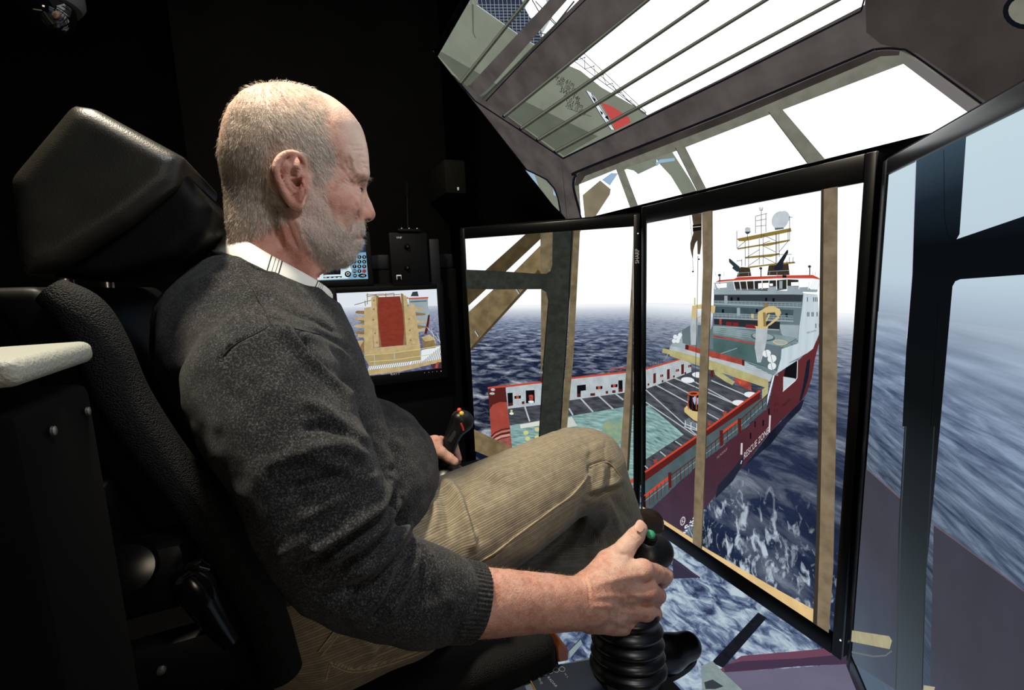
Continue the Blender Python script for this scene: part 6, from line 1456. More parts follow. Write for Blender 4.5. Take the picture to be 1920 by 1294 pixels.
def build_sweater():
    J = JOINTS
    fd = Field((-.42, -.26, .56), (.345, .25, 1.135), .0030)
    fd.ell((0, -.035, .895), (.165, .112, .17), k=.001)
    fd.ell((0, -.088, .975), (.155, .100, .120), k=.05)
    fd.ell((0, .040, .745), (.168, .136, .130), k=.06)
    fd.ell((0, -.03, .70), (.170, .125, .13), k=.05)
    for s_ in (1, -1):
        sh = J['shR'] if s_ == 1 else J['shL']
        fd.cap((s_*.03, -.062, 1.035), (sh[0], sh[1], sh[2]+.005), .060, .058, k=.03)
        fd.cap((s_*.02, -.015, 1.01), (sh[0]*.9, sh[1]+.03, sh[2]-.02), .050, .055, k=.03)
    sR, eR = np.array(J['shR']), np.array(J['elR']); c_ = PX(835, 1124, .272)
    fd.chain([sR, sR*.5+eR*.5+np.array((.022, .006, .006)), eR+np.array((-.002, -.004, .010)), PX(745, 1100, .272), c_], [.066, .061, .050, .0475, .0425], k=.028, flat=((1, 0, 0), .92), sub=6)
    sL, eL = np.array(J['shL']), np.array(J['elL'])
    fd.chain([sL, sL*.5+eL*.5+np.array((-.02, .0, 0)), eL, (-.318, .10, .685)], [.066, .062, .056, .044], k=.03, sub=5)
    # neck opening
    fd.cap(PX(520, 520, 0), PX(500, 380, 0), .066, .075, k=.006, mode='sub')
    fd.cap(PX(560, 545, 0), PX(560, 430, 0), .055, .06, k=.006, mode='sub')
    # open at cuff and hem
    fd.op(lambda x, y, z: (z-.597+0*x-.10*(y-.05)+0*y).astype(np.float32), (-.3, -.3, .4), (.2, .3, .66), k=.006, mode='sub') if False else None
    V, Q = fd.mesh(2); Nn = vnormals(V, Q)
    A_ = lambda pts, w_, h_: ([(560+x/2.336, 740+y/2.336) for x, y in pts], w_, h_)
    B_ = lambda pts, w_, h_: ([(330+x/3.922, 430+y/3.922) for x, y in pts], w_, h_)
    C_ = lambda pts, w_, h_: ([(300+x/1.763, 560+y/1.763) for x, y in pts], w_, h_)
    arm = (V[:, 0] > .10).astype(float)
    V = crease(V, Nn, [
        A_(((40, 680), (110, 645), (220, 570), (340, 480), (395, 370)), 11, .0085), A_(((50, 735), (130, 690), (260, 600), (370, 500), (400, 440)), 7, -.0060),
        A_(((120, 720), (260, 640), (380, 540), (440, 450)), 9, .0070), A_(((180, 760), (330, 670), (430, 570), (460, 500)), 6, -.0050),
        A_(((240, 800), (360, 720), (450, 620), (500, 550)), 9, .0060), A_(((300, 860), (400, 760), (470, 670), (510, 600)), 6, -.0055),
        A_(((320, 1000), (380, 920), (440, 800), (500, 690), (520, 640)), 8, -.0050), A_(((390, 960), (460, 840), (510, 740), (530, 660)), 7, .0035), A_(((530, 640), (545, 720), (530, 800)), 6, -.0030), A_(((570, 680), (590, 760), (580, 850)), 6, .0025),
        A_(((0, 560), (150, 470), (300, 380), (360, 320)), 13, .0035), A_(((0, 250), (150, 240), (280, 200), (330, 240)), 14, .0030), A_(((-60, 420), (120, 370), (280, 310)), 10, -.0030),
        A_(((400, 210), (430, 300), (380, 360)), 9, -.003), A_(((400, 170), (420, 210), (460, 240)), 8, .002), A_(((60, 900), (200, 870), (300, 830)), 12, -.003), A_(((560, 960), (640, 900), (700, 930)), 12, .002),
        B_(((730, 720), (850, 830), (960, 950), (1100, 1080), (1220, 1180), (1290, 1290)), 9, .0065), B_(((900, 800), (1040, 950), (1180, 1060), (1290, 1180)), 9, -.0055), B_(((760, 700), (950, 730), (1120, 790), (1280, 900)), 5, -.0035),
        B_(((780, 760), (1000, 800), (1180, 890), (1280, 980)), 7, .0035), B_(((780, 600), (920, 640), (1060, 690), (1180, 760)), 4, -.0025), B_(((700, 640), (860, 690), (980, 700)), 3, -.0015),
        B_(((520, 340), (590, 480), (650, 590), (705, 700)), 2.0, -.0022), B_(((705, 700), (600, 760), (460, 830), (380, 890), (320, 980)), 2.4, -.0032), B_(((700, 716), (600, 776), (460, 850)), 4, .0012),
        C_(((330, 560), (460, 520), (600, 560), (720, 600)), 14, .0030), C_(((440, 350), (520, 360), (620, 440)), 12, .0030), C_(((460, 500), (560, 490), (700, 540)), 12, .0028), C_(((460, 430), (560, 430), (680, 500)), 9, -.0030),
        C_(((380, 860), (500, 780), (640, 700), (730, 600)), 12, .003)], None, 1.7)
    V = V+Nn*(vnoise(V, 28)*.0016+vnoise(V, 60)*.0007)[:, None]
    # keep the mesh hollow-looking at the hem: nothing below the trousers' waist
    return V, Q
SV, SQ = build_sweater()
sweater = quad_mesh('sweater', SV, SQ, m_knit, man)
def ribbed_tube(name, pts, rad, n, ribs, amp, mat, parent, flat=1.0, axis=(1, 0, 0), cap_r=None, seg=14):
    P, R = smooth_path(pts, rad, seg); v, f = [], []; up = np.array(axis, float)
    for i, p in enumerate(P):
        t = P[min(i+1, len(P)-1)]-P[max(i-1, 0)]; t /= np.linalg.norm(t); a = up-t*(up @ t); a /= np.linalg.norm(a); b = np.cross(t, a)
        for k in range(n):
            th = 2*math.pi*k/n; r = R[i]*(1+amp*math.cos(ribs*th)); v.append(p+a*r*flat*math.cos(th)+b*r*math.sin(th))
    for i in range(len(P)-1):
        for k in range(n): f.append((i*n+k, i*n+(k+1) % n, (i+1)*n+(k+1) % n, (i+1)*n+k))
    return mesh_obj(name, v, f, mat, parent, smooth=True)
ca, cb = PX(838, 1123, .272), PX(889, 1129, .2715)
ribbed_tube('cuff', [ca, ca*.75+cb*.25, ca*.4+cb*.6, cb, cb+(cb-ca)*.02, cb-(cb-ca)*.1], [.0440, .0452, .0444, .0436, .0415, .0385], 336, 56, .013, m_rib, sweater, flat=.90)
ribbed_tube('cuff', [(-.318, .085, .688), (-.317, .13, .670), (-.316, .135, .667)], [.043, .038, .034], 120, 30, .02, m_rib, sweater, flat=.9)
# neckband
nb = [(405, 482, 0), (422, 487, .040), (462, 503, .075), (500, 524, .088), (548, 553, .084), (585, 573, .064), (606, 588, .036), (610, 596, 0)]
L1_ = [PX(*q) for q in nb]; loop_ = L1_+[np.array(mir(p)) for p in L1_[-2:0:-1]]
def closed_tube(name, pts, rx, rz, mat, parent, n=16, ribs=0, amp=0, seg=10):
    P = np.array(pts, float); m_ = len(P); C_ = []
    for i in range(m_):
        a, b, c, d = P[i-1], P[i], P[(i+1) % m_], P[(i+2) % m_]
        for t in np.arange(seg)/seg: C_.append(.5*((2*b)+(-a+c)*t+(2*a-5*b+4*c-d)*t*t+(-a+3*b-3*c+d)*t**3))
    C_ = np.array(C_); k_ = len(C_); v, f = [], []; cen = C_.mean(0)
    for i, p in enumerate(C_):
        t = C_[(i+1) % k_]-C_[i-1]; t /= np.linalg.norm(t); up = np.array((0, -.35, 1.)); up -= t*(up @ t); up /= np.linalg.norm(up); o = np.cross(t, up)
        rr = 1+amp*math.cos(math.pi*i*ribs)
        for j in range(n): th = 2*math.pi*j/n; v.append(p+o*rx*rr*math.cos(th)+up*rz*math.sin(th))
    for i in range(k_):
        for j in range(n): f.append((i*n+j, i*n+(j+1) % n, ((i+1) % k_)*n+(j+1) % n, ((i+1) % k_)*n+j))
    return mesh_obj(name, v, f, mat, parent, smooth=True)
closed_tube('neckband', loop_, .0042, .0100, m_rib, sweater, ribs=1, amp=.10, seg=24)

# shirt collar
def collar_mat():
    m, nt, out = newmat('striped_shirt_cotton'); L = nt.links.new
    b = N(nt, 'BsdfPrincipled', Roughness=.8); b.inputs['Specular IOR Level'].default_value = .2
    a = N(nt, 'Attribute'); a.attribute_name = 'along'
    st = [(0, lin((226, 224, 216)))]
    W_ = lin((226, 224, 216)); K_ = lin((52, 58, 66)); G_ = lin((170, 172, 170))
    def band(p, w_, c): st.extend([(p-w_, c), (p+w_, W_)])
    band(.440, .0045, K_); band(.466, .002, K_); band(.484, .002, K_); band(.502, .002, K_); band(.735, .0045, K_); band(.758, .002, K_); band(.774, .002, K_); band(.790, .002, K_)
    r = ramp(nt, st, a.outputs['Fac']); r.color_ramp.interpolation = 'CONSTANT'; L(r.outputs[0], b.inputs['Base Color'])
    tc = N(nt, 'TexCoord'); n1 = N(nt, 'TexNoise', Scale=60, Detail=3); L(tc.outputs['Object'], n1.inputs[0])
    bp = N(nt, 'Bump', Strength=.5, Distance=.002); L(n1.outputs[0], bp.inputs['Height']); L(bp.outputs[0], b.inputs['Normal']); L(b.outputs[0], out.inputs[0]); return m
m_col = collar_mat()
top = [(427, 441, 0), (445, 444, .035), (470, 456, .056), (506, 477, .066), (550, 501, .066), (590, 524, .052), (614, 541, .036), (622, 552, .022)]
bot = [(405, 474, 0), (428, 484, .046), (458, 498, .074), (494, 518, .0875), (536, 541, .087), (568, 557, .072), (594, 570, .052), (610, 577, .034)]
def collar_side(s_):
    T, _ = smooth_path([PX(*q) for q in top], 1, 16); B, _ = smooth_path([PX(*q) for q in bot], 1, 16); n = len(T); v, f, al = [], [], []
    for i in range(n):
        mid = (T[i]+B[i])/2; o = mid-np.array((0, mid[1]*.3-.03, mid[2])); o[2] = 0; o /= np.linalg.norm(o)
        t_ = T[i]; b_ = B[i]; inn = t_-o*.006+np.array((0, 0, -.03))
        col_ = [inn, t_-o*.004+np.array((0, 0, -.004)), t_-o*.001, t_+o*.0015, t_*.75+b_*.25+o*.0042, t_*.5+b_*.5+o*.0052, t_*.22+b_*.78+o*.0045, b_+o*.003, b_+o*.0012, b_*.8+t_*.2-o*.0005]
        for p in col_: v.append((s_*p[0], p[1], p[2])); al.append(i/(n-1))
    k = 10
    for i in range(n-1):
        for j in range(k-1): f.append((i*k+j, i*k+j+1, (i+1)*k+j+1, (i+1)*k+j))
    return v, f, al
v1, f1, a1 = collar_side(1); v2, f2, a2 = collar_side(-1)
collar = mesh_obj('shirt_collar', v1+v2, f1+[tuple(len(v1)+x for x in reversed(q)) for q in f2], m_col, man, smooth=True)
at_ = collar.data.attributes.new('along', 'FLOAT', 'POINT'); at_.data.foreach_set('value', np.array(a1+a2, np.float32))

# trousers
def cord_mat():
    m, nt, out = newmat('tan_corduroy'); L = nt.links.new
    b = N(nt, 'BsdfPrincipled', Roughness=.9); b.inputs['Specular IOR Level'].default_value = .15; b.inputs['Sheen Weight'].default_value = .1
    a = N(nt, 'Attribute'); a.attribute_name = 'wale'
    tc = N(nt, 'TexCoord'); n0 = N(nt, 'TexNoise', Scale=30, Detail=3); L(tc.outputs['Object'], n0.inputs[0])
    n1 = N(nt, 'TexNoise', Scale=90, Detail=5, Roughness=.6); L(tc.outputs['Object'], n1.inputs[0])
    w = N(nt, 'Math', _operation='MULTIPLY_ADD'); L(n0.outputs[0], w.inputs[0]); w.inputs[1].default_value = .9; 
    mu = N(nt, 'Math', _operation='MULTIPLY'); L(a.outputs['Fac'], mu.inputs[0]); mu.inputs[1].default_value = 2000.0; L(mu.outputs[0], w.inputs[2])
    sn = N(nt, 'Math', _operation='SINE'); L(w.outputs[0], sn.inputs[0])
    # slow variation so single wales stand out
    cmb = N(nt, 'CombineXYZ'); m2 = N(nt, 'Math', _operation='MULTIPLY'); L(a.outputs['Fac'], m2.inputs[0]); m2.inputs[1].default_value = 260.0; L(m2.outputs[0], cmb.inputs[0])
    n3 = N(nt, 'TexNoise', Scale=1.0, Detail=2); L(cmb.outputs[0], n3.inputs[0])
    v3 = ramp(nt, [(.4, g(.15)), (.65, g(1))], n3.outputs[0])
    ml = N(nt, 'Math', _operation='MULTIPLY'); L(sn.outputs[0], ml.inputs[0]); L(v3.outputs[0], ml.inputs[1])
    mr = N(nt, 'MapRange'); L(ml.outputs[0], mr.inputs[0]); mr.inputs[1].default_value = -1; mr.inputs[2].default_value = 1
    r = ramp(nt, [(.15, lin((122, 112, 94))), (.6, lin((142, 131, 110))), (.95, lin((184, 174, 150)))], mr.outputs[0])
    r2 = ramp(nt, [(.3, g(.8)), (.7, g(1.12))], n1.outputs[0])
    mx = N(nt, 'MixRGB', _blend_type='MULTIPLY'); mx.inputs[0].default_value = 1; L(r.outputs[0], mx.inputs[1]); L(r2.outputs[0], mx.inputs[2])
    s_ = N(nt, 'Attribute'); s_.attribute_name = 'seam'; q = N(nt, 'MixRGB'); L(s_.outputs['Fac'], q.inputs[0]); L(mx.outputs[0], q.inputs[1]); q.inputs[2].default_value = lin((206, 192, 164))
    d_ = N(nt, 'Attribute'); d_.attribute_name = 'worn'; q2 = N(nt, 'MixRGB'); L(d_.outputs['Fac'], q2.inputs[0]); L(q.outputs[0], q2.inputs[1]); q2.inputs[2].default_value = lin((96, 88, 78))
    L(q2.outputs[0], b.inputs['Base Color'])
    ad = N(nt, 'Math', _operation='ADD'); L(ml.outputs[0], ad.inputs[0]); L(n1.outputs[0], ad.inputs[1])
    bp = N(nt, 'Bump', Strength=.25, Distance=.0008); L(ad.outputs[0], bp.inputs['Height']); L(bp.outputs[0], b.inputs['Normal']); L(b.outputs[0], out.inputs[0]); return m
m_cord = cord_mat()
def build_trousers():
    J = {k: np.array(v) for k, v in JOINTS.items()}
    fd = Field((-.22, -.14, .055), (.215, .80, .80), .0032)
    fd.ell((0, .015, .615), (.172, .130, .098), k=.001)
    for s_ in (1, -1): fd.ell((s_*.105, -.01, .602), (.088, .110, .090), k=.03); fd.cap((s_*.105, -.01, .60), (s_*.11, .10, .598), .088, .085, k=.03)
    fd.chain([J['hipR'], J['hipR']*.5+J['knR']*.5+np.array((0, 0, .002)), J['knR']-np.array((0, .03, 0)), J['knR']+np.array((-.004, .006, -.006))], [.098, .090, .080, .076], k=.02, sub=5)
    fd.cap(J['knR']+np.array((-.002, .012, -.004)), J['anR'], .074, .060, k=.018)
    fd.chain([J['hipL'], J['hipL']*.5+J['knL']*.5, J['knL']], [.098, .088, .078], k=.03, sub=5)
    fd.chain([J['knL'], J['knL']*.5+J['anL']*.5+np.array((0, .01, 0)), J['anL']], [.078, .078, .076], k=.02, sub=5)
    V, Q = fd.mesh(2); Nn = vnormals(V, Q)
    T_ = lambda pts, w_, h_: ([(760+x/3.594, 740+y/3.594) for x, y in pts], w_, h_)
    U_ = lambda pts, w_, h_: ([(560+x/2.336, 740+y/2.336) for x, y in pts], w_, h_)
    seam = T_(((500, 1130), (610, 1062), (720, 975), (900, 842), (1010, 760), (1120, 682), (1200, 590), (1234, 530)), 1.5, .0016)
    V0 = V
    near = (V[:, 0] > -.075).astype(float)
    V = crease(V, Nn, [seam, T_(((505, 1145), (615, 1077), (725, 990), (905, 857), (1125, 697)), 2.2, -.0012),
        T_(((215, 650), (290, 615), (350, 670), (390, 790), (430, 940), (445, 1080)), 10, .0090), T_(((330, 600), (400, 690), (440, 820), (480, 960)), 9, -.0060), T_(((180, 690), (200, 800), (180, 950)), 9, .004), T_(((260, 700), (290, 820), (300, 960)), 7, -.004),
        T_(((480, 540), (600, 520), (700, 560)), 12, .004), T_(((420, 560), (540, 570), (640, 610)), 8, -.003), T_(((560, 700), (620, 640), (700, 640)), 12, -.003),
        T_(((1235, 520), (1250, 480), (1340, 452), (1395, 475)), 2.0, -.0022), T_(((1400, 480), (1460, 560)), 1.6, -.0016), T_(((1350, 300), (1345, 400), (1355, 460)), 2, -.0012), T_(((1390, 470), (1380, 560), (1330, 640), (1240, 690)), 4, -.004), T_(((1330, 480), (1320, 570), (1270, 650)), 5, .004),
        T_(((1250, 470), (1240, 600), (1215, 660)), 4, -.003), T_(((1280, 690), (1370, 650), (1450, 620)), 5, -.006), T_(((1290, 640), (1380, 600), (1460, 590)), 6, .004), T_(((1240, 260), (1250, 360), (1240, 460)), 6, -.002), T_(((1180, 400), (1240, 380), (1330, 330)), 8, .002),
        T_(((1340, 700), (1400, 780), (1460, 940)), 6, .004), T_(((1400, 700), (1480, 800), (1540, 860)), 6, -.003), T_(((880, 1160), (1000, 1080), (1130, 960), (1210, 760)), 8, -.004), T_(((1230, 700), (1180, 830), (1060, 1000)), 7, -.003),
        T_(((980, 1060), (1040, 1010), (1130, 1000), (1240, 1035)), 2.4, -.0025), T_(((1330, 740), (1360, 850), (1280, 980), (1270, 1060)), 7, .004), T_(((1250, 900), (1290, 1000), (1230, 1080)), 6, -.003), T_(((1080, 1110), (1180, 1130), (1250, 1060)), 8, -.003),
        U_(((200, 980), (160, 1040), (90, 1130)), 3.0, .0016), U_(((225, 990), (190, 1050), (110, 1150)), 2, -.0014), U_(((140, 1172), (120, 1250)), 1.8, -.0016), U_(((140, 1175), (240, 1205), (400, 1170), (560, 1110)), 2.0, .0018), U_(((142, 1188), (240, 1218), (400, 1182), (562, 1122)), 2.0, -.0016),
        U_(((330, 1160), (420, 1100), (480, 1060)), 5, -.003), U_(((260, 1060), (330, 1110), (300, 1160)), 7, .0025)], None, 1.5)
    V = V+Nn*(vnoise(V, 24)*.0012+vnoise(V, 55)*.0006)[:, None]
    # which limb, for the run of the cord
    best = np.full(len(V), 9.); s_ = np.zeros(len(V))
    for a, b in ((J['hipR'], J['knR']), (J['knR'], J['anR']), (J['hipL'], J['knL']), (J['knL'], J['anL'])):
        ab = b-a; t = np.clip(((V0-a) @ ab)/(ab @ ab), 0, 1); d = np.linalg.norm(V0-(a+t[:, None]*ab), axis=1)
        ax_ = ab/np.linalg.norm(ab); n_ = np.cross(ax_, (1., 0, 0)); n_ /= np.linalg.norm(n_); m_ = np.cross(ax_, n_)
        n_ = n_ if n_[2] > 0 or abs(n_[2]) < .3 and n_[1] > 0 else -n_; w_ = .085*np.arctan2((V0-a) @ np.cross(ax_, n_), (V0-a) @ n_)
        u = d < best; best = np.where(u, d, best); s_ = np.where(u, w_, s_)
    p = w2p(V); sm = np.clip(1.3-seg_dist(p, smooth_path([(x, y, 0) for x, y in seam[0]], 1, 5)[0][:, :2])/1.8, 0, 1)*.6
    for q in (U_(((140, 1172), (240, 1203), (400, 1168), (560, 1108)), 0, 0), U_(((195, 985), (150, 1045), (85, 1125)), 0, 0), U_(((215, 992), (170, 1055), (100, 1140)), 0, 0), U_(((140, 1172), (118, 1250)), 0, 0)):
        sm = np.maximum(sm, np.clip(1.2-seg_dist(p, q[0])/1.5, 0, 1)*.55)
    # dotted stitching on the lower leg
    st_ = T_(((1000, 1015), (1050, 990), (1100, 985), (1150, 1005), (1245, 1022)), 0, 0)[0]
    sd = seg_dist(p, st_); sm = np.maximum(sm, np.clip(1.2-sd/1.6, 0, 1)*(np.sin(p[:, 0]*1.4) > -.2)*.5)
    return V, Q, s_, sm*np.clip(Nn[:, 0]*3+.5, 0, 1)
TV, TQ, ts, tsm = build_trousers()
TT = (lambda pts: [(760+x/3.594, 740+y/3.594) for x, y in pts]); UU = (lambda pts: [(560+x/2.336, 740+y/2.336) for x, y in pts])
trousers = quad_mesh('trousers', TV, TQ, m_cord, man, attrs=dict(wale=ts, seam=tsm, worn=np.zeros(len(TV))))
def drape(V, Q, px, lift=.0013, sel=None):
    """points of the surface seen under a pixel path"""
    P, _ = smooth_path([(x, y, 0) for x, y in px], 1, 8); P = P[:, :2]; Nn = vnormals(V, Q); p = w2p(V); dist = np.linalg.norm(V-CAM, axis=1); out = []
    fc = np.einsum('ij,ij->i', Nn, CAM-V) > 0
    for q in P:
        d = np.hypot(*(p-q).T); m = np.where((d < 7) & fc)[0]
        if not len(m): continue
        m = m[dist[m] < dist[m].min()+.02]; w_ = 1/(d[m]**2+.3); dd = (dist[m]*w_).sum()/w_.sum()
        out.append(CAM+ray(*q)*(dd-lift))
    o = np.array(out)
    for _ in range(2): o[1:-1] = (o[:-2]+2*o[1:-1]+o[2:])/4
    return o
m_seam = solid('seam_thread', (176, 160, 130), .85); m_seamd = solid('dark_seam', (20, 20, 21), .95)
for px in (TT(((500, 1128), (610, 1060), (720, 973), (900, 840), (1010, 758), (1120, 680), (1200, 588), (1236, 532))), UU(((196, 984), (150, 1045), (85, 1128))), UU(((215, 990), (172, 1055), (100, 1142))),
           UU(((118, 1250), (138, 1174))), UU(((138, 1174), (240, 1205), (400, 1170), (560, 1110))), UU(((142, 1186), (240, 1217), (400, 1182), (556, 1123))), TT(((1240, 488), (1335, 455), (1392, 474), (1455, 556)))):
    d_ = drape(TV, TQ, px); MB().tube([tuple(q) for q in d_], .0010, 6).build('seam', m_seam, trousers)
d_ = drape(TV, TQ, TT(((1000, 1015), (1050, 990), (1100, 985), (1150, 1005), (1245, 1022))))
for i in range(0, len(d_)-2, 2): MB().tube([tuple(d_[i]), tuple(d_[i+1])], .0011, 5).build('stitch', m_seam, trousers)
BB = (lambda pts: [(330+x/3.922, 430+y/3.922) for x, y in pts])
for px in (BB(((500, 330), (560, 430), (620, 540), (660, 610), (703, 702))), BB(((703, 702), (600, 760), (480, 820), (390, 880), (350, 930))), BB(((703, 702), (800, 715), (930, 745), (1060, 775)))):
    d_ = drape(SV, SQ, px, .0001); MB().tube([tuple(q) for q in d_], .0008, 6).build('seam', m_seamd, sweater)
# shoes
def shoe(name, heel, toe, up, mat, sole_mat):
    heel, toe, up = (np.array(q, float) for q in (heel, toe, up)); d = toe-heel; L_ = np.linalg.norm(d); d /= L_; up -= d*(up @ d); up /= np.linalg.norm(up); sd = np.cross(d, up)
    lo = np.minimum(heel, toe)-.13; hi = np.maximum(heel, toe)+.13
    fd = Field(lo, hi, .0035)
    def P(u, h, w=0): return heel+d*u*L_+up*h+sd*w
    fd.cap(P(.02, .035), P(.30, .035), .036, .036, k=.001); fd.cap(P(.3, .034), P(.62, .030), .036, .043, k=.02); fd.cap(P(.62, .030), P(.86, .026), .043, .036, k=.02)
    fd.cap(P(.05, .04), P(.08, .10), .034, .038, k=.02); fd.cap(P(.2, .06), P(.55, .045), .030, .028, k=.02)
    n0 = -up
    fd.op(lambda x, y, z: ((x-heel[0])*n0[0]+(y-heel[1])*n0[1]+(z-heel[2])*n0[2]-.0).astype(np.float32), lo, hi, k=.006, mode='int')
    V, Q = fd.mesh(2); o = quad_mesh(name, V, Q, mat, man)
    pts = []
    for i in range(40):
        t = 2*math.pi*i/40; u = .46+.50*math.cos(t); w_ = (.038+.008*math.cos(t-.2)*(1 if math.cos(t) > 0 else .3))*math.sin(t); w_ = w_*(1 if True else 1)
        pts.append(P(u, -.012, w_))
    MB().prism(pts, up*.016).build('sole', sole_mat, o)
    return o
m_shoeb = solid('black_shoe_leather', (14, 14, 16), .35, noise=.2, bump=.2, bscale=120); m_shoe2 = solid('dark_brown_shoe_leather', (38, 28, 20), .4, noise=.2, bump=.2, bscale=120); m_sole = solid('black_rubber', (12, 12, 12), .8)
lh = np.array(JOINTS['anL']); shoe('shoe', (lh[0], lh[1]-.05, .022), (lh[0]+.008, lh[1]+.225, .026), (0, 0, 1), m_shoe2 if False else m_shoeb, m_sole)
shoe('shoe', PX(1090, 1010, -.12)+np.array((0, 0, -.05)), PX(1238, 1000, -.10)+np.array((0, 0.0, .012)), (0, -.35, 1), m_shoe2, m_sole)
# ------------------------------------------------------------------ the operator's chair
def fabric_mat(name, rgb, sc=1500, bump=.6):
    m, nt, out = newmat(name); L = nt.links.new
    b = N(nt, 'BsdfPrincipled', Roughness=.75); b.inputs['Specular IOR Level'].default_value = .25
    tc = N(nt, 'TexCoord'); a = N(nt, 'TexVoronoi', Scale=sc/2.2); L(tc.outputs['Object'], a.inputs[0])
    c = np.array(lin(rgb)[:3])
    r = ramp(nt, [(.1, tuple(c*1.8)+(1,)), (.5, tuple(c)+(1,)), (.8, tuple(c*.3)+(1,))], a.outputs['Distance']); L(r.outputs[0], b.inputs['Base Color'])
    bp = N(nt, 'Bump', Strength=bump, Distance=.002); bp.invert = True; L(a.outputs['Distance'], bp.inputs['Height']); L(bp.outputs[0], b.inputs['Normal']); L(b.outputs[0], out.inputs[0]); return m
m_mesh = fabric_mat('black_mesh_fabric', (15, 16, 17))
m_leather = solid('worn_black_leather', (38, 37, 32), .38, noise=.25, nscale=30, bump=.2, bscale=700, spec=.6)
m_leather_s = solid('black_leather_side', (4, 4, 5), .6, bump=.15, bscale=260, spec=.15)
m_blackp = solid('black_plastic', (4, 4, 5), .5, spec=.2)
m_pale = solid('pale_grey_vinyl', (150, 152, 142), .6, bump=.4, bscale=500)
chair = empty('operator_chair', (0, -.05, 0), label='black operator chair with worn leather headrest and mesh fabric edges holding the man', cat='chair')
def soft_prism(name, pts, off, mat, bev, parent, sub=0):
    return MB().prism(pts, off).build(name, mat, parent, bevel=bev) if not sub else MB().prism(pts, off).build(name, mat, parent, bevel=bev, sub=sub)
# headrest: rounded leather block
def sdf_prism(name, pts, x0, x1, rnd, mat, parent, h=.004, sm=2):
    yz = np.array([(p[1], p[2]) for p in pts]); lo = (x0-.02, yz[:, 0].min()-.02, yz[:, 1].min()-.02); hi = (x1+.02, yz[:, 0].max()+.02, yz[:, 1].max()+.02)
    fd = Field(lo, hi, h); gy, gz = np.meshgrid(fd.ax[1], fd.ax[2], indexing='ij'); pp = np.stack([gy.ravel(), gz.ravel()], 1)
    sd = seg_dist(pp, np.concatenate([yz, yz[:1]])); sd = np.where(in_poly(pp, [tuple(q) for q in yz]), -sd, sd).reshape(gy.shape)[None]+rnd
    dx = (np.abs(fd.ax[0]-(x0+x1)/2)-(x1-x0)/2+rnd)[:, None, None]
    fd.f = (np.minimum(np.maximum(sd, dx), 0)+np.sqrt(np.maximum(sd, 0)**2+np.maximum(dx, 0)**2)-rnd).astype(np.float32)
    V, Q = fd.mesh(sm); return quad_mesh(name, V, Q, mat, parent)
hr = [PX(x, y, .12) for x, y in ((128, 190), (170, 196), (345, 292), (330, 345), (240, 418), (110, 500), (30, 520), (10, 330))]
head = sdf_prism('headrest', hr, -.12, .125, .020, m_leather, chair)
fp = [PX(x, y, .08) for x, y in ((325, 300), (345, 318), (400, 392), (396, 440), (340, 490), (210, 530), (100, 520), (240, 410))]
sdf_prism('headrest_pad', fp, -.14, .10, .018, m_leather_s, chair)
for s_ in (1, -1): MB().tube([(s_*.06, -.245, 1.13), (s_*.06, -.25, .98)], .008).build('headrest_post', m_metal, chair)
# backrest
bp_ = [(95, 545), (150, 585), (190, 650), (232, 745), (300, 850), (380, 955), (450, 1060), (500, 1160), (530, 1260)]
edge = [PX(x, y, .205) for x, y in bp_]; edge[0] = edge[0]
v, f = [], []
P, _ = smooth_path(edge, 1, 5)
back_pts = [(p[1]-.010, p[2]) for p in P]
fd = Field((-.215, -.42, .40), (.215, .20, 1.12), .006)
yz = np.array(back_pts); body_y = lambda z: np.interp(z, yz[::-1, 1], yz[::-1, 0])
def backf(x, y, z):
    yb = np.interp(z, yz[::-1, 1], yz[::-1, 0])-.045+.02*(x/.2)**2+0*y
    d = np.abs(y-yb)-.025
    return np.maximum(np.maximum(d, np.abs(x)-.19), np.maximum(z-1.06, .44-z)).astype(np.float32)
fd.op(backf, (-.2, -.42, .42), (.2, .2, 1.08), k=.002)
V, Q = fd.mesh(2); quad_mesh('backrest', V, Q, m_blackp, chair)
for s_ in (1, -1):
    Pe = [np.array((s_*p[0], p[1], p[2])) for p in edge]
    Pp, Rr = smooth_path(Pe, [.014, .020, .021, .021, .021, .021, .021, .021, .021], 6)
    MB().tube(Pp, list(Rr), 20).build('side_bolster', m_mesh, chair)
# seat
fd = Field((-.27, -.16, .40), (.27, .46, .60), .006)
def seatf(x, y, z):
    top = .512+.0*x+0*y
    dx = np.abs(x)-.178; dy = np.abs(y-.085)-.195; dz = np.maximum(z-top+.02, .45-z)
    return (np.sqrt(np.maximum(dx, 0)**2+np.maximum(dy, 0)**2+np.maximum(dz, 0)**2)+np.minimum(np.maximum(np.maximum(dx, dy), dz), 0)-.022).astype(np.float32)
fd.op(seatf, (-.27, -.16, .40), (.27, .46, .6), k=.002)
V, Q = fd.mesh(1); quad_mesh('seat', V, Q, m_mesh, chair)
MB().box((0, .07, .415), (.38, .36, .05), bev=.012).build('seat_pan', m_blackp, chair)
MB().lathe([(.17, 0), (.17, .012), (.06, .03), (.045, .05), (.045, .37)], (0, .08, 0.003), (0, 0, 1), 32).build('pedestal', m_blackp, chair)
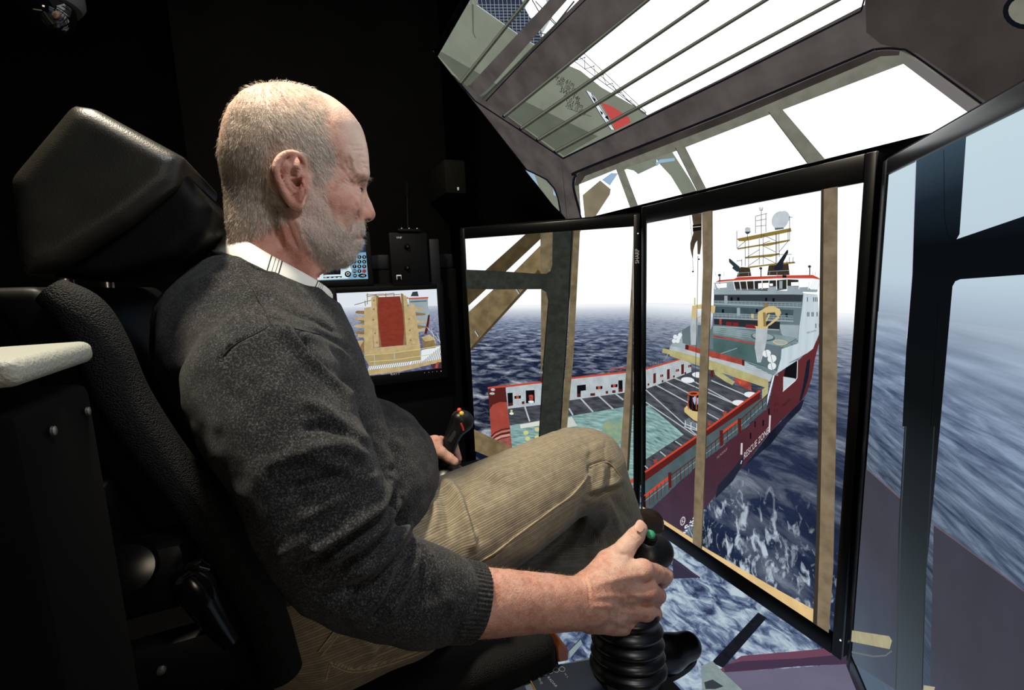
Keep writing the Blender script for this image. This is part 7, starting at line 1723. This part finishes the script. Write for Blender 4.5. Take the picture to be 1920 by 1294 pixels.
# adjusting levers, knobs and catches on the near side
m_chrome = solid('chrome', (200, 200, 196), .12, metal=1)
def P_(x, y, X=.27): return PX(x, y, X)
MB().box(P_(250, 1080, .21), (.05, .10, .07), bev=.012).build('hinge_cover', m_blackp, chair)
MB().lathe([(.022, 0), (.025, .004), (.025, .022), (.022, .028), (.010, .030)], P_(240, 1060, .225), (.9, .2, .3), 28).build('recline_knob', solid('glossy_black', (6, 6, 7), .2, spec=.3), chair)
MB().tube([P_(345, 1078, .26), P_(358, 1064, .265), P_(376, 1060, .268), P_(392, 1066, .266)], [.003, .005, .006, .003], 12).build('lever_tip', m_chrome, chair)
MB().tube([P_(350, 1080, .255), P_(365, 1100, .255), P_(380, 1125, .25), P_(430, 1200, .24)], [.010, .016, .015, .010], 14).build('lever', solid('glossy_lever', (7, 7, 8), .2, spec=.4), chair)
for k, (x, y) in enumerate(((188, 962), (178, 985), (168, 1022))):
    MB().tube([P_(x+8, y-12), P_(x+14, y-6), P_(x+8, y+8), P_(x-6, y+12)], .0022, 8).build('belt_catch', m_chrome if k == 0 else m_metal, chair)
MB().box(P_(180, 1000, .245), (.03, .03, .09), bev=.006).build('catch_plate', m_blackp, chair)
for x, y in ((303, 1256), (205, 1275), (220, 1290), (378, 1115)): MB().lathe([(.004, 0), (.0035, .003), (.001, .004)], P_(x, y, .25), (1, 0, 0), 12).build('bolt', m_metal, chair)
MB().box(P_(260, 1270, .235), (.03, .16, .07), bev=.01).build('slide_rail', m_blackp, chair)
MB().box((.20, -.08, .34), (.04, .20, .28), bev=.012).build('side_frame', m_blackp, chair)

# box at the left edge of the view
eb = empty('equipment_box', (.44, -.22, 0), label='dark box with a pale lit padded top at the left edge, nearest the camera', cat='box')
yf = -.125
q0, q1 = PY(14, 694, yf), PY(166, 655, yf); zt_ = (q0[2]+q1[2])/2
MB().box(((q0[0]+q1[0])/2, yf-.16, zt_/2-.01), (q0[0]-q1[0]-.004, .318, zt_-.02), bev=.006).build('housing', solid('matt_black_box', (4, 4, 4), .8, spec=.08), eb)
MB().box(((q0[0]+q1[0])/2, yf-.16, zt_-.0015), (q0[0]-q1[0], .326, .013), bev=.005, seg=4).build('padded_top', m_pale, eb)
for x, y in ((163, 771), (98, 808)):
    q = PY(x, y, yf+.0005); MB().lathe([(.0026, 0), (.0024, .0012), (.001, .0016)], q, (0, 1, 0), 12).build('screw', m_metal, eb)

# ------------------------------------------------------------------ right console panel and joystick
m_pan = solid('blue_grey_anodised_panel', (104, 114, 130), .35, metal=.3, noise=.1, nscale=20)
m_pand = solid('dark_panel', (36, 44, 58), .4, metal=.2)
m_rubber = solid('black_rubber_boot', (10, 10, 11), .33, spec=.5)
m_handle = solid('black_handle_plastic', (11, 12, 13), .38, spec=.5, bump=.1, bscale=600)
ZP = .462
rc = empty('armrest_console', (.26, .30, .30), label='blue grey armrest control panel with printed circles under the right hand', cat='control panel')
q = [PZ(x, y, ZP) for x, y in ((925, 1268), (1118, 1231), (1270, 1300), (1200, 1420), (960, 1420))]
MB().prism([PZ(x, y, ZP) for x, y in ((918, 1272), (1112, 1231), (1215, 1222), (1290, 1500), (1000, 1520))], (0, 0, -.018)).build('top_plate', m_pan, rc, bevel=.002)
MB().prism([PZ(x, y, ZP+.0008) for x, y in ((988, 1259), (1118, 1236), (1180, 1400), (1060, 1420))], (0, 0, .0012)).build('label_plate', m_pand, rc)
MB().prism([PZ(x, y, ZP+.0008) for x, y in ((935, 1272), (972, 1264), (1050, 1420), (990, 1440))], (0, 0, .0010)).build('side_plate', m_pand, rc)
MB().box((.268, .30, ZP-.018-.10), (.105, .32, .19), bev=.012).build('arm_body', m_blackp, rc)
MB().tube([PZ(986, 1259, ZP+.003), PZ(1012, 1310, ZP+.003), PZ(1040, 1365, ZP+.003)], .0012, 8).build('plate_edge', solid('brass_edge', (190, 150, 96), .3, metal=.8), rc)
def ring_obj(x, y, r, par):
    c = PZ(x, y, ZP+.0024); MBx = MB(); n = 24; pts = [c+np.array((r*math.cos(2*math.pi*k/n), r*math.sin(2*math.pi*k/n), 0)) for k in range(n+1)]
    MBx.tube(pts, .0004, 5, caps=False); MBx.build('printed_circle', m_logo_d, par)
m_logo_d = solid('print_pale', (130, 140, 150), .5)
for x, y in ((1021, 1262), (1032, 1258.5), (1043, 1256.5), (1054, 1255)): ring_obj(x, y, .0042, rc)
def flat_text(txt, a, b, ratio, par, flip=1):
    A_ = PZ(*a, ZP+.0024); B_ = PZ(*b, ZP+.0024); d = B_-A_; w_ = np.linalg.norm(d); d /= w_; up = np.cross((0, 0, 1), d)*flip
    adopt(text_obj('printed_label', txt, A_, d, up, w_, w_*ratio, m_logo_d), par)
flat_text('SCREEN F2', (1004, 1262), (1014, 1284), .16, rc); flat_text('RADAR', (1026, 1271), (1042, 1290), .18, rc); flat_text('N L', (1058, 1264), (1064, 1272), .3, rc)
for x, y in ((963, 1277), (932, 1286)):
    c = PZ(x, y, ZP+.001); MB().lathe([(.0052, 0), (.0050, .003), (.002, .0042)], c, (0, 0, 1), 20).build('panel_screw', m_chrome, rc)
MB().prism([PZ(x, y, ZP-.004) for x, y in ((860, 1290), (930, 1266), (945, 1290), (900, 1340), (850, 1340))], (0, 0, -.03)).build('arm_shell', solid('grey_shell', (70, 72, 68), .6, noise=.1), rc)

js = empty('joystick', PX(1182, 1290, .245), label='black joystick with a green thumb button gripped by the near hand', cat='joystick', group='crane joysticks')
cb_ = PX(1177, 1262, .245); z0 = ZP+.002
prof = [(.056, 0), (.057, .008), (.051, .015), (.0555, .024), (.050, .032), (.0545, .042), (.048, .051), (.0530, .060), (.046, .070), (.0480, .080), (.041, .090), (.034, .100), (.027, .108), (.022, .112)]
P2, R2 = smooth_path([(r, z, 0) for r, z in prof], 1, 4)
ax_ = PX(1176, 1190, .236)-np.array((cb_[0], cb_[1], z0)); ax_n = ax_/np.linalg.norm(ax_)
MB().lathe([(p[0], p[1]) for p in P2], (cb_[0], cb_[1], z0), ax_n, 40).build('rubber_boot', m_rubber, js)
fd = Field((.14, .33, .50), (.31, .56, .70), .0026)
fd.chain([PX(1176, 1200, .236), PX(1184, 1150, .224), PX(1196, 1090, .222), PX(1212, 1045, .222)], [.022, .0205, .020, .022], k=.01, sub=5)
fd.ell(PX(1216, 1036, .222), (.025, .030, .026), k=.02); fd.ell(PX(1234, 1032, .218), (.024, .022, .020), k=.02); fd.ell(PX(1205, 1018, .215), (.022, .018, .014), k=.012)
V, Q = fd.mesh(2); grip = quad_mesh('grip', V, Q, m_handle, js)
gb = PX(1219, 1004, .232)
MB().lathe([(.0105, -.004), (.0105, .002), (.009, .004)], gb-np.array((0, 0, .003)), (.45, 0, .9), 24).build('button_seat', m_blackp, js)
MB().lathe([(.0075, -.002), (.0072, .004), (.005, .0065), (.001, .0072)], gb, (.45, 0, .9), 24).build('thumb_button', solid('green_button', (52, 150, 108), .35), js)

# far joystick
j2 = empty('joystick', PX(838, 880, -.31), label='black joystick with red and yellow buttons in the far left hand', cat='joystick', group='crane joysticks')
fd = Field((-.36, .20, .58), (-.26, .40, .80), .0024)
fd.chain([PX(832, 872, -.315), PX(838, 846, -.318), PX(850, 815, -.318), PX(863, 792, -.318)], [.017, .0165, .018, .022], k=.01, sub=5)
fd.ell(PX(872, 790, -.318), (.020, .022, .024), k=.015); fd.ell(PX(862, 782, -.316), (.020, .020, .016), k=.012)
V, Q = fd.mesh(2); quad_mesh('grip', V, Q, m_handle, j2)
def dome_btn(x, y, X, r, n_, mat, nm='button'): MB().lathe([(r, -.003), (r, .002), (r*.7, .0042), (r*.1, .005)], PX(x, y, X), n_, 18).build(nm, mat, j2)
dome_btn(865.5, 775.5, -.298, .0058, (.8, -.2, .6), solid('yellow_button', (214, 190, 70), .4)); dome_btn(861, 769, -.312, .0055, (.3, -.2, .9), solid('red_button', (206, 70, 52), .4))
MB().tube([PX(864, 793, -.2955), PX(867, 800, -.2955), PX(869, 807, -.2965)], .0030, 10).build('red_strip', bpy.data.materials['red_button'], j2)
MB().prism([PX(x, y, -.2985) for x, y in ((852, 807), (857, 811), (845, 830), (839, 826))], (.0012, 0, 0)).build('grip_plate', solid('grey_plate', (52, 54, 52), .5), j2)
c2_ = PX(836, 884, -.315)
MB().lathe([(.045, 0), (.046, .006), (.038, .014), (.030, .020), (.020, .026)], c2_-np.array((0, 0, .006)), (0, 0, 1), 32).build('rubber_boot', m_rubber, j2)
lc = empty('armrest_console', (-.31, .22, .30), label='black armrest box carrying the far joystick on the left of the man', cat='control panel')
MB().box((-.31, c2_[1]-.06, c2_[2]-.032), (.13, .34, .05), bev=.01).build('top_box', m_blackp, lc); MB().box((-.31, c2_[1]-.10, c2_[2]-.20), (.06, .10, .30), bev=.01).build('arm_post', m_blackp, lc)

# orange plug box with a black connector in front of the seat
m_or = solid('orange_plastic', (214, 110, 50), .4)
og = empty('plug_box', PX(1058, 1235, .06), label='small orange box with a black connector low between seat and joystick', cat='box')
MB().prism([PX(x, y, .06) for x, y in ((1043, 1214), (1050, 1199), (1067, 1220), (1067, 1240), (1046, 1244))], (-.05, 0, 0)).build('housing', m_or, og, bevel=.004)
MB().lathe([(.016, 0), (.018, .01), (.018, .03), (.013, .045)], PX(1040, 1236, .03), (0, -1, -.1), 20).build('connector', m_blackp, og)
MB().tube([PX(1028, 1238, .03), PX(1010, 1240, .03), PX(990, 1262, .03), PX(960, 1300, .02)], .008, 10).build('cable', m_blackp, og)
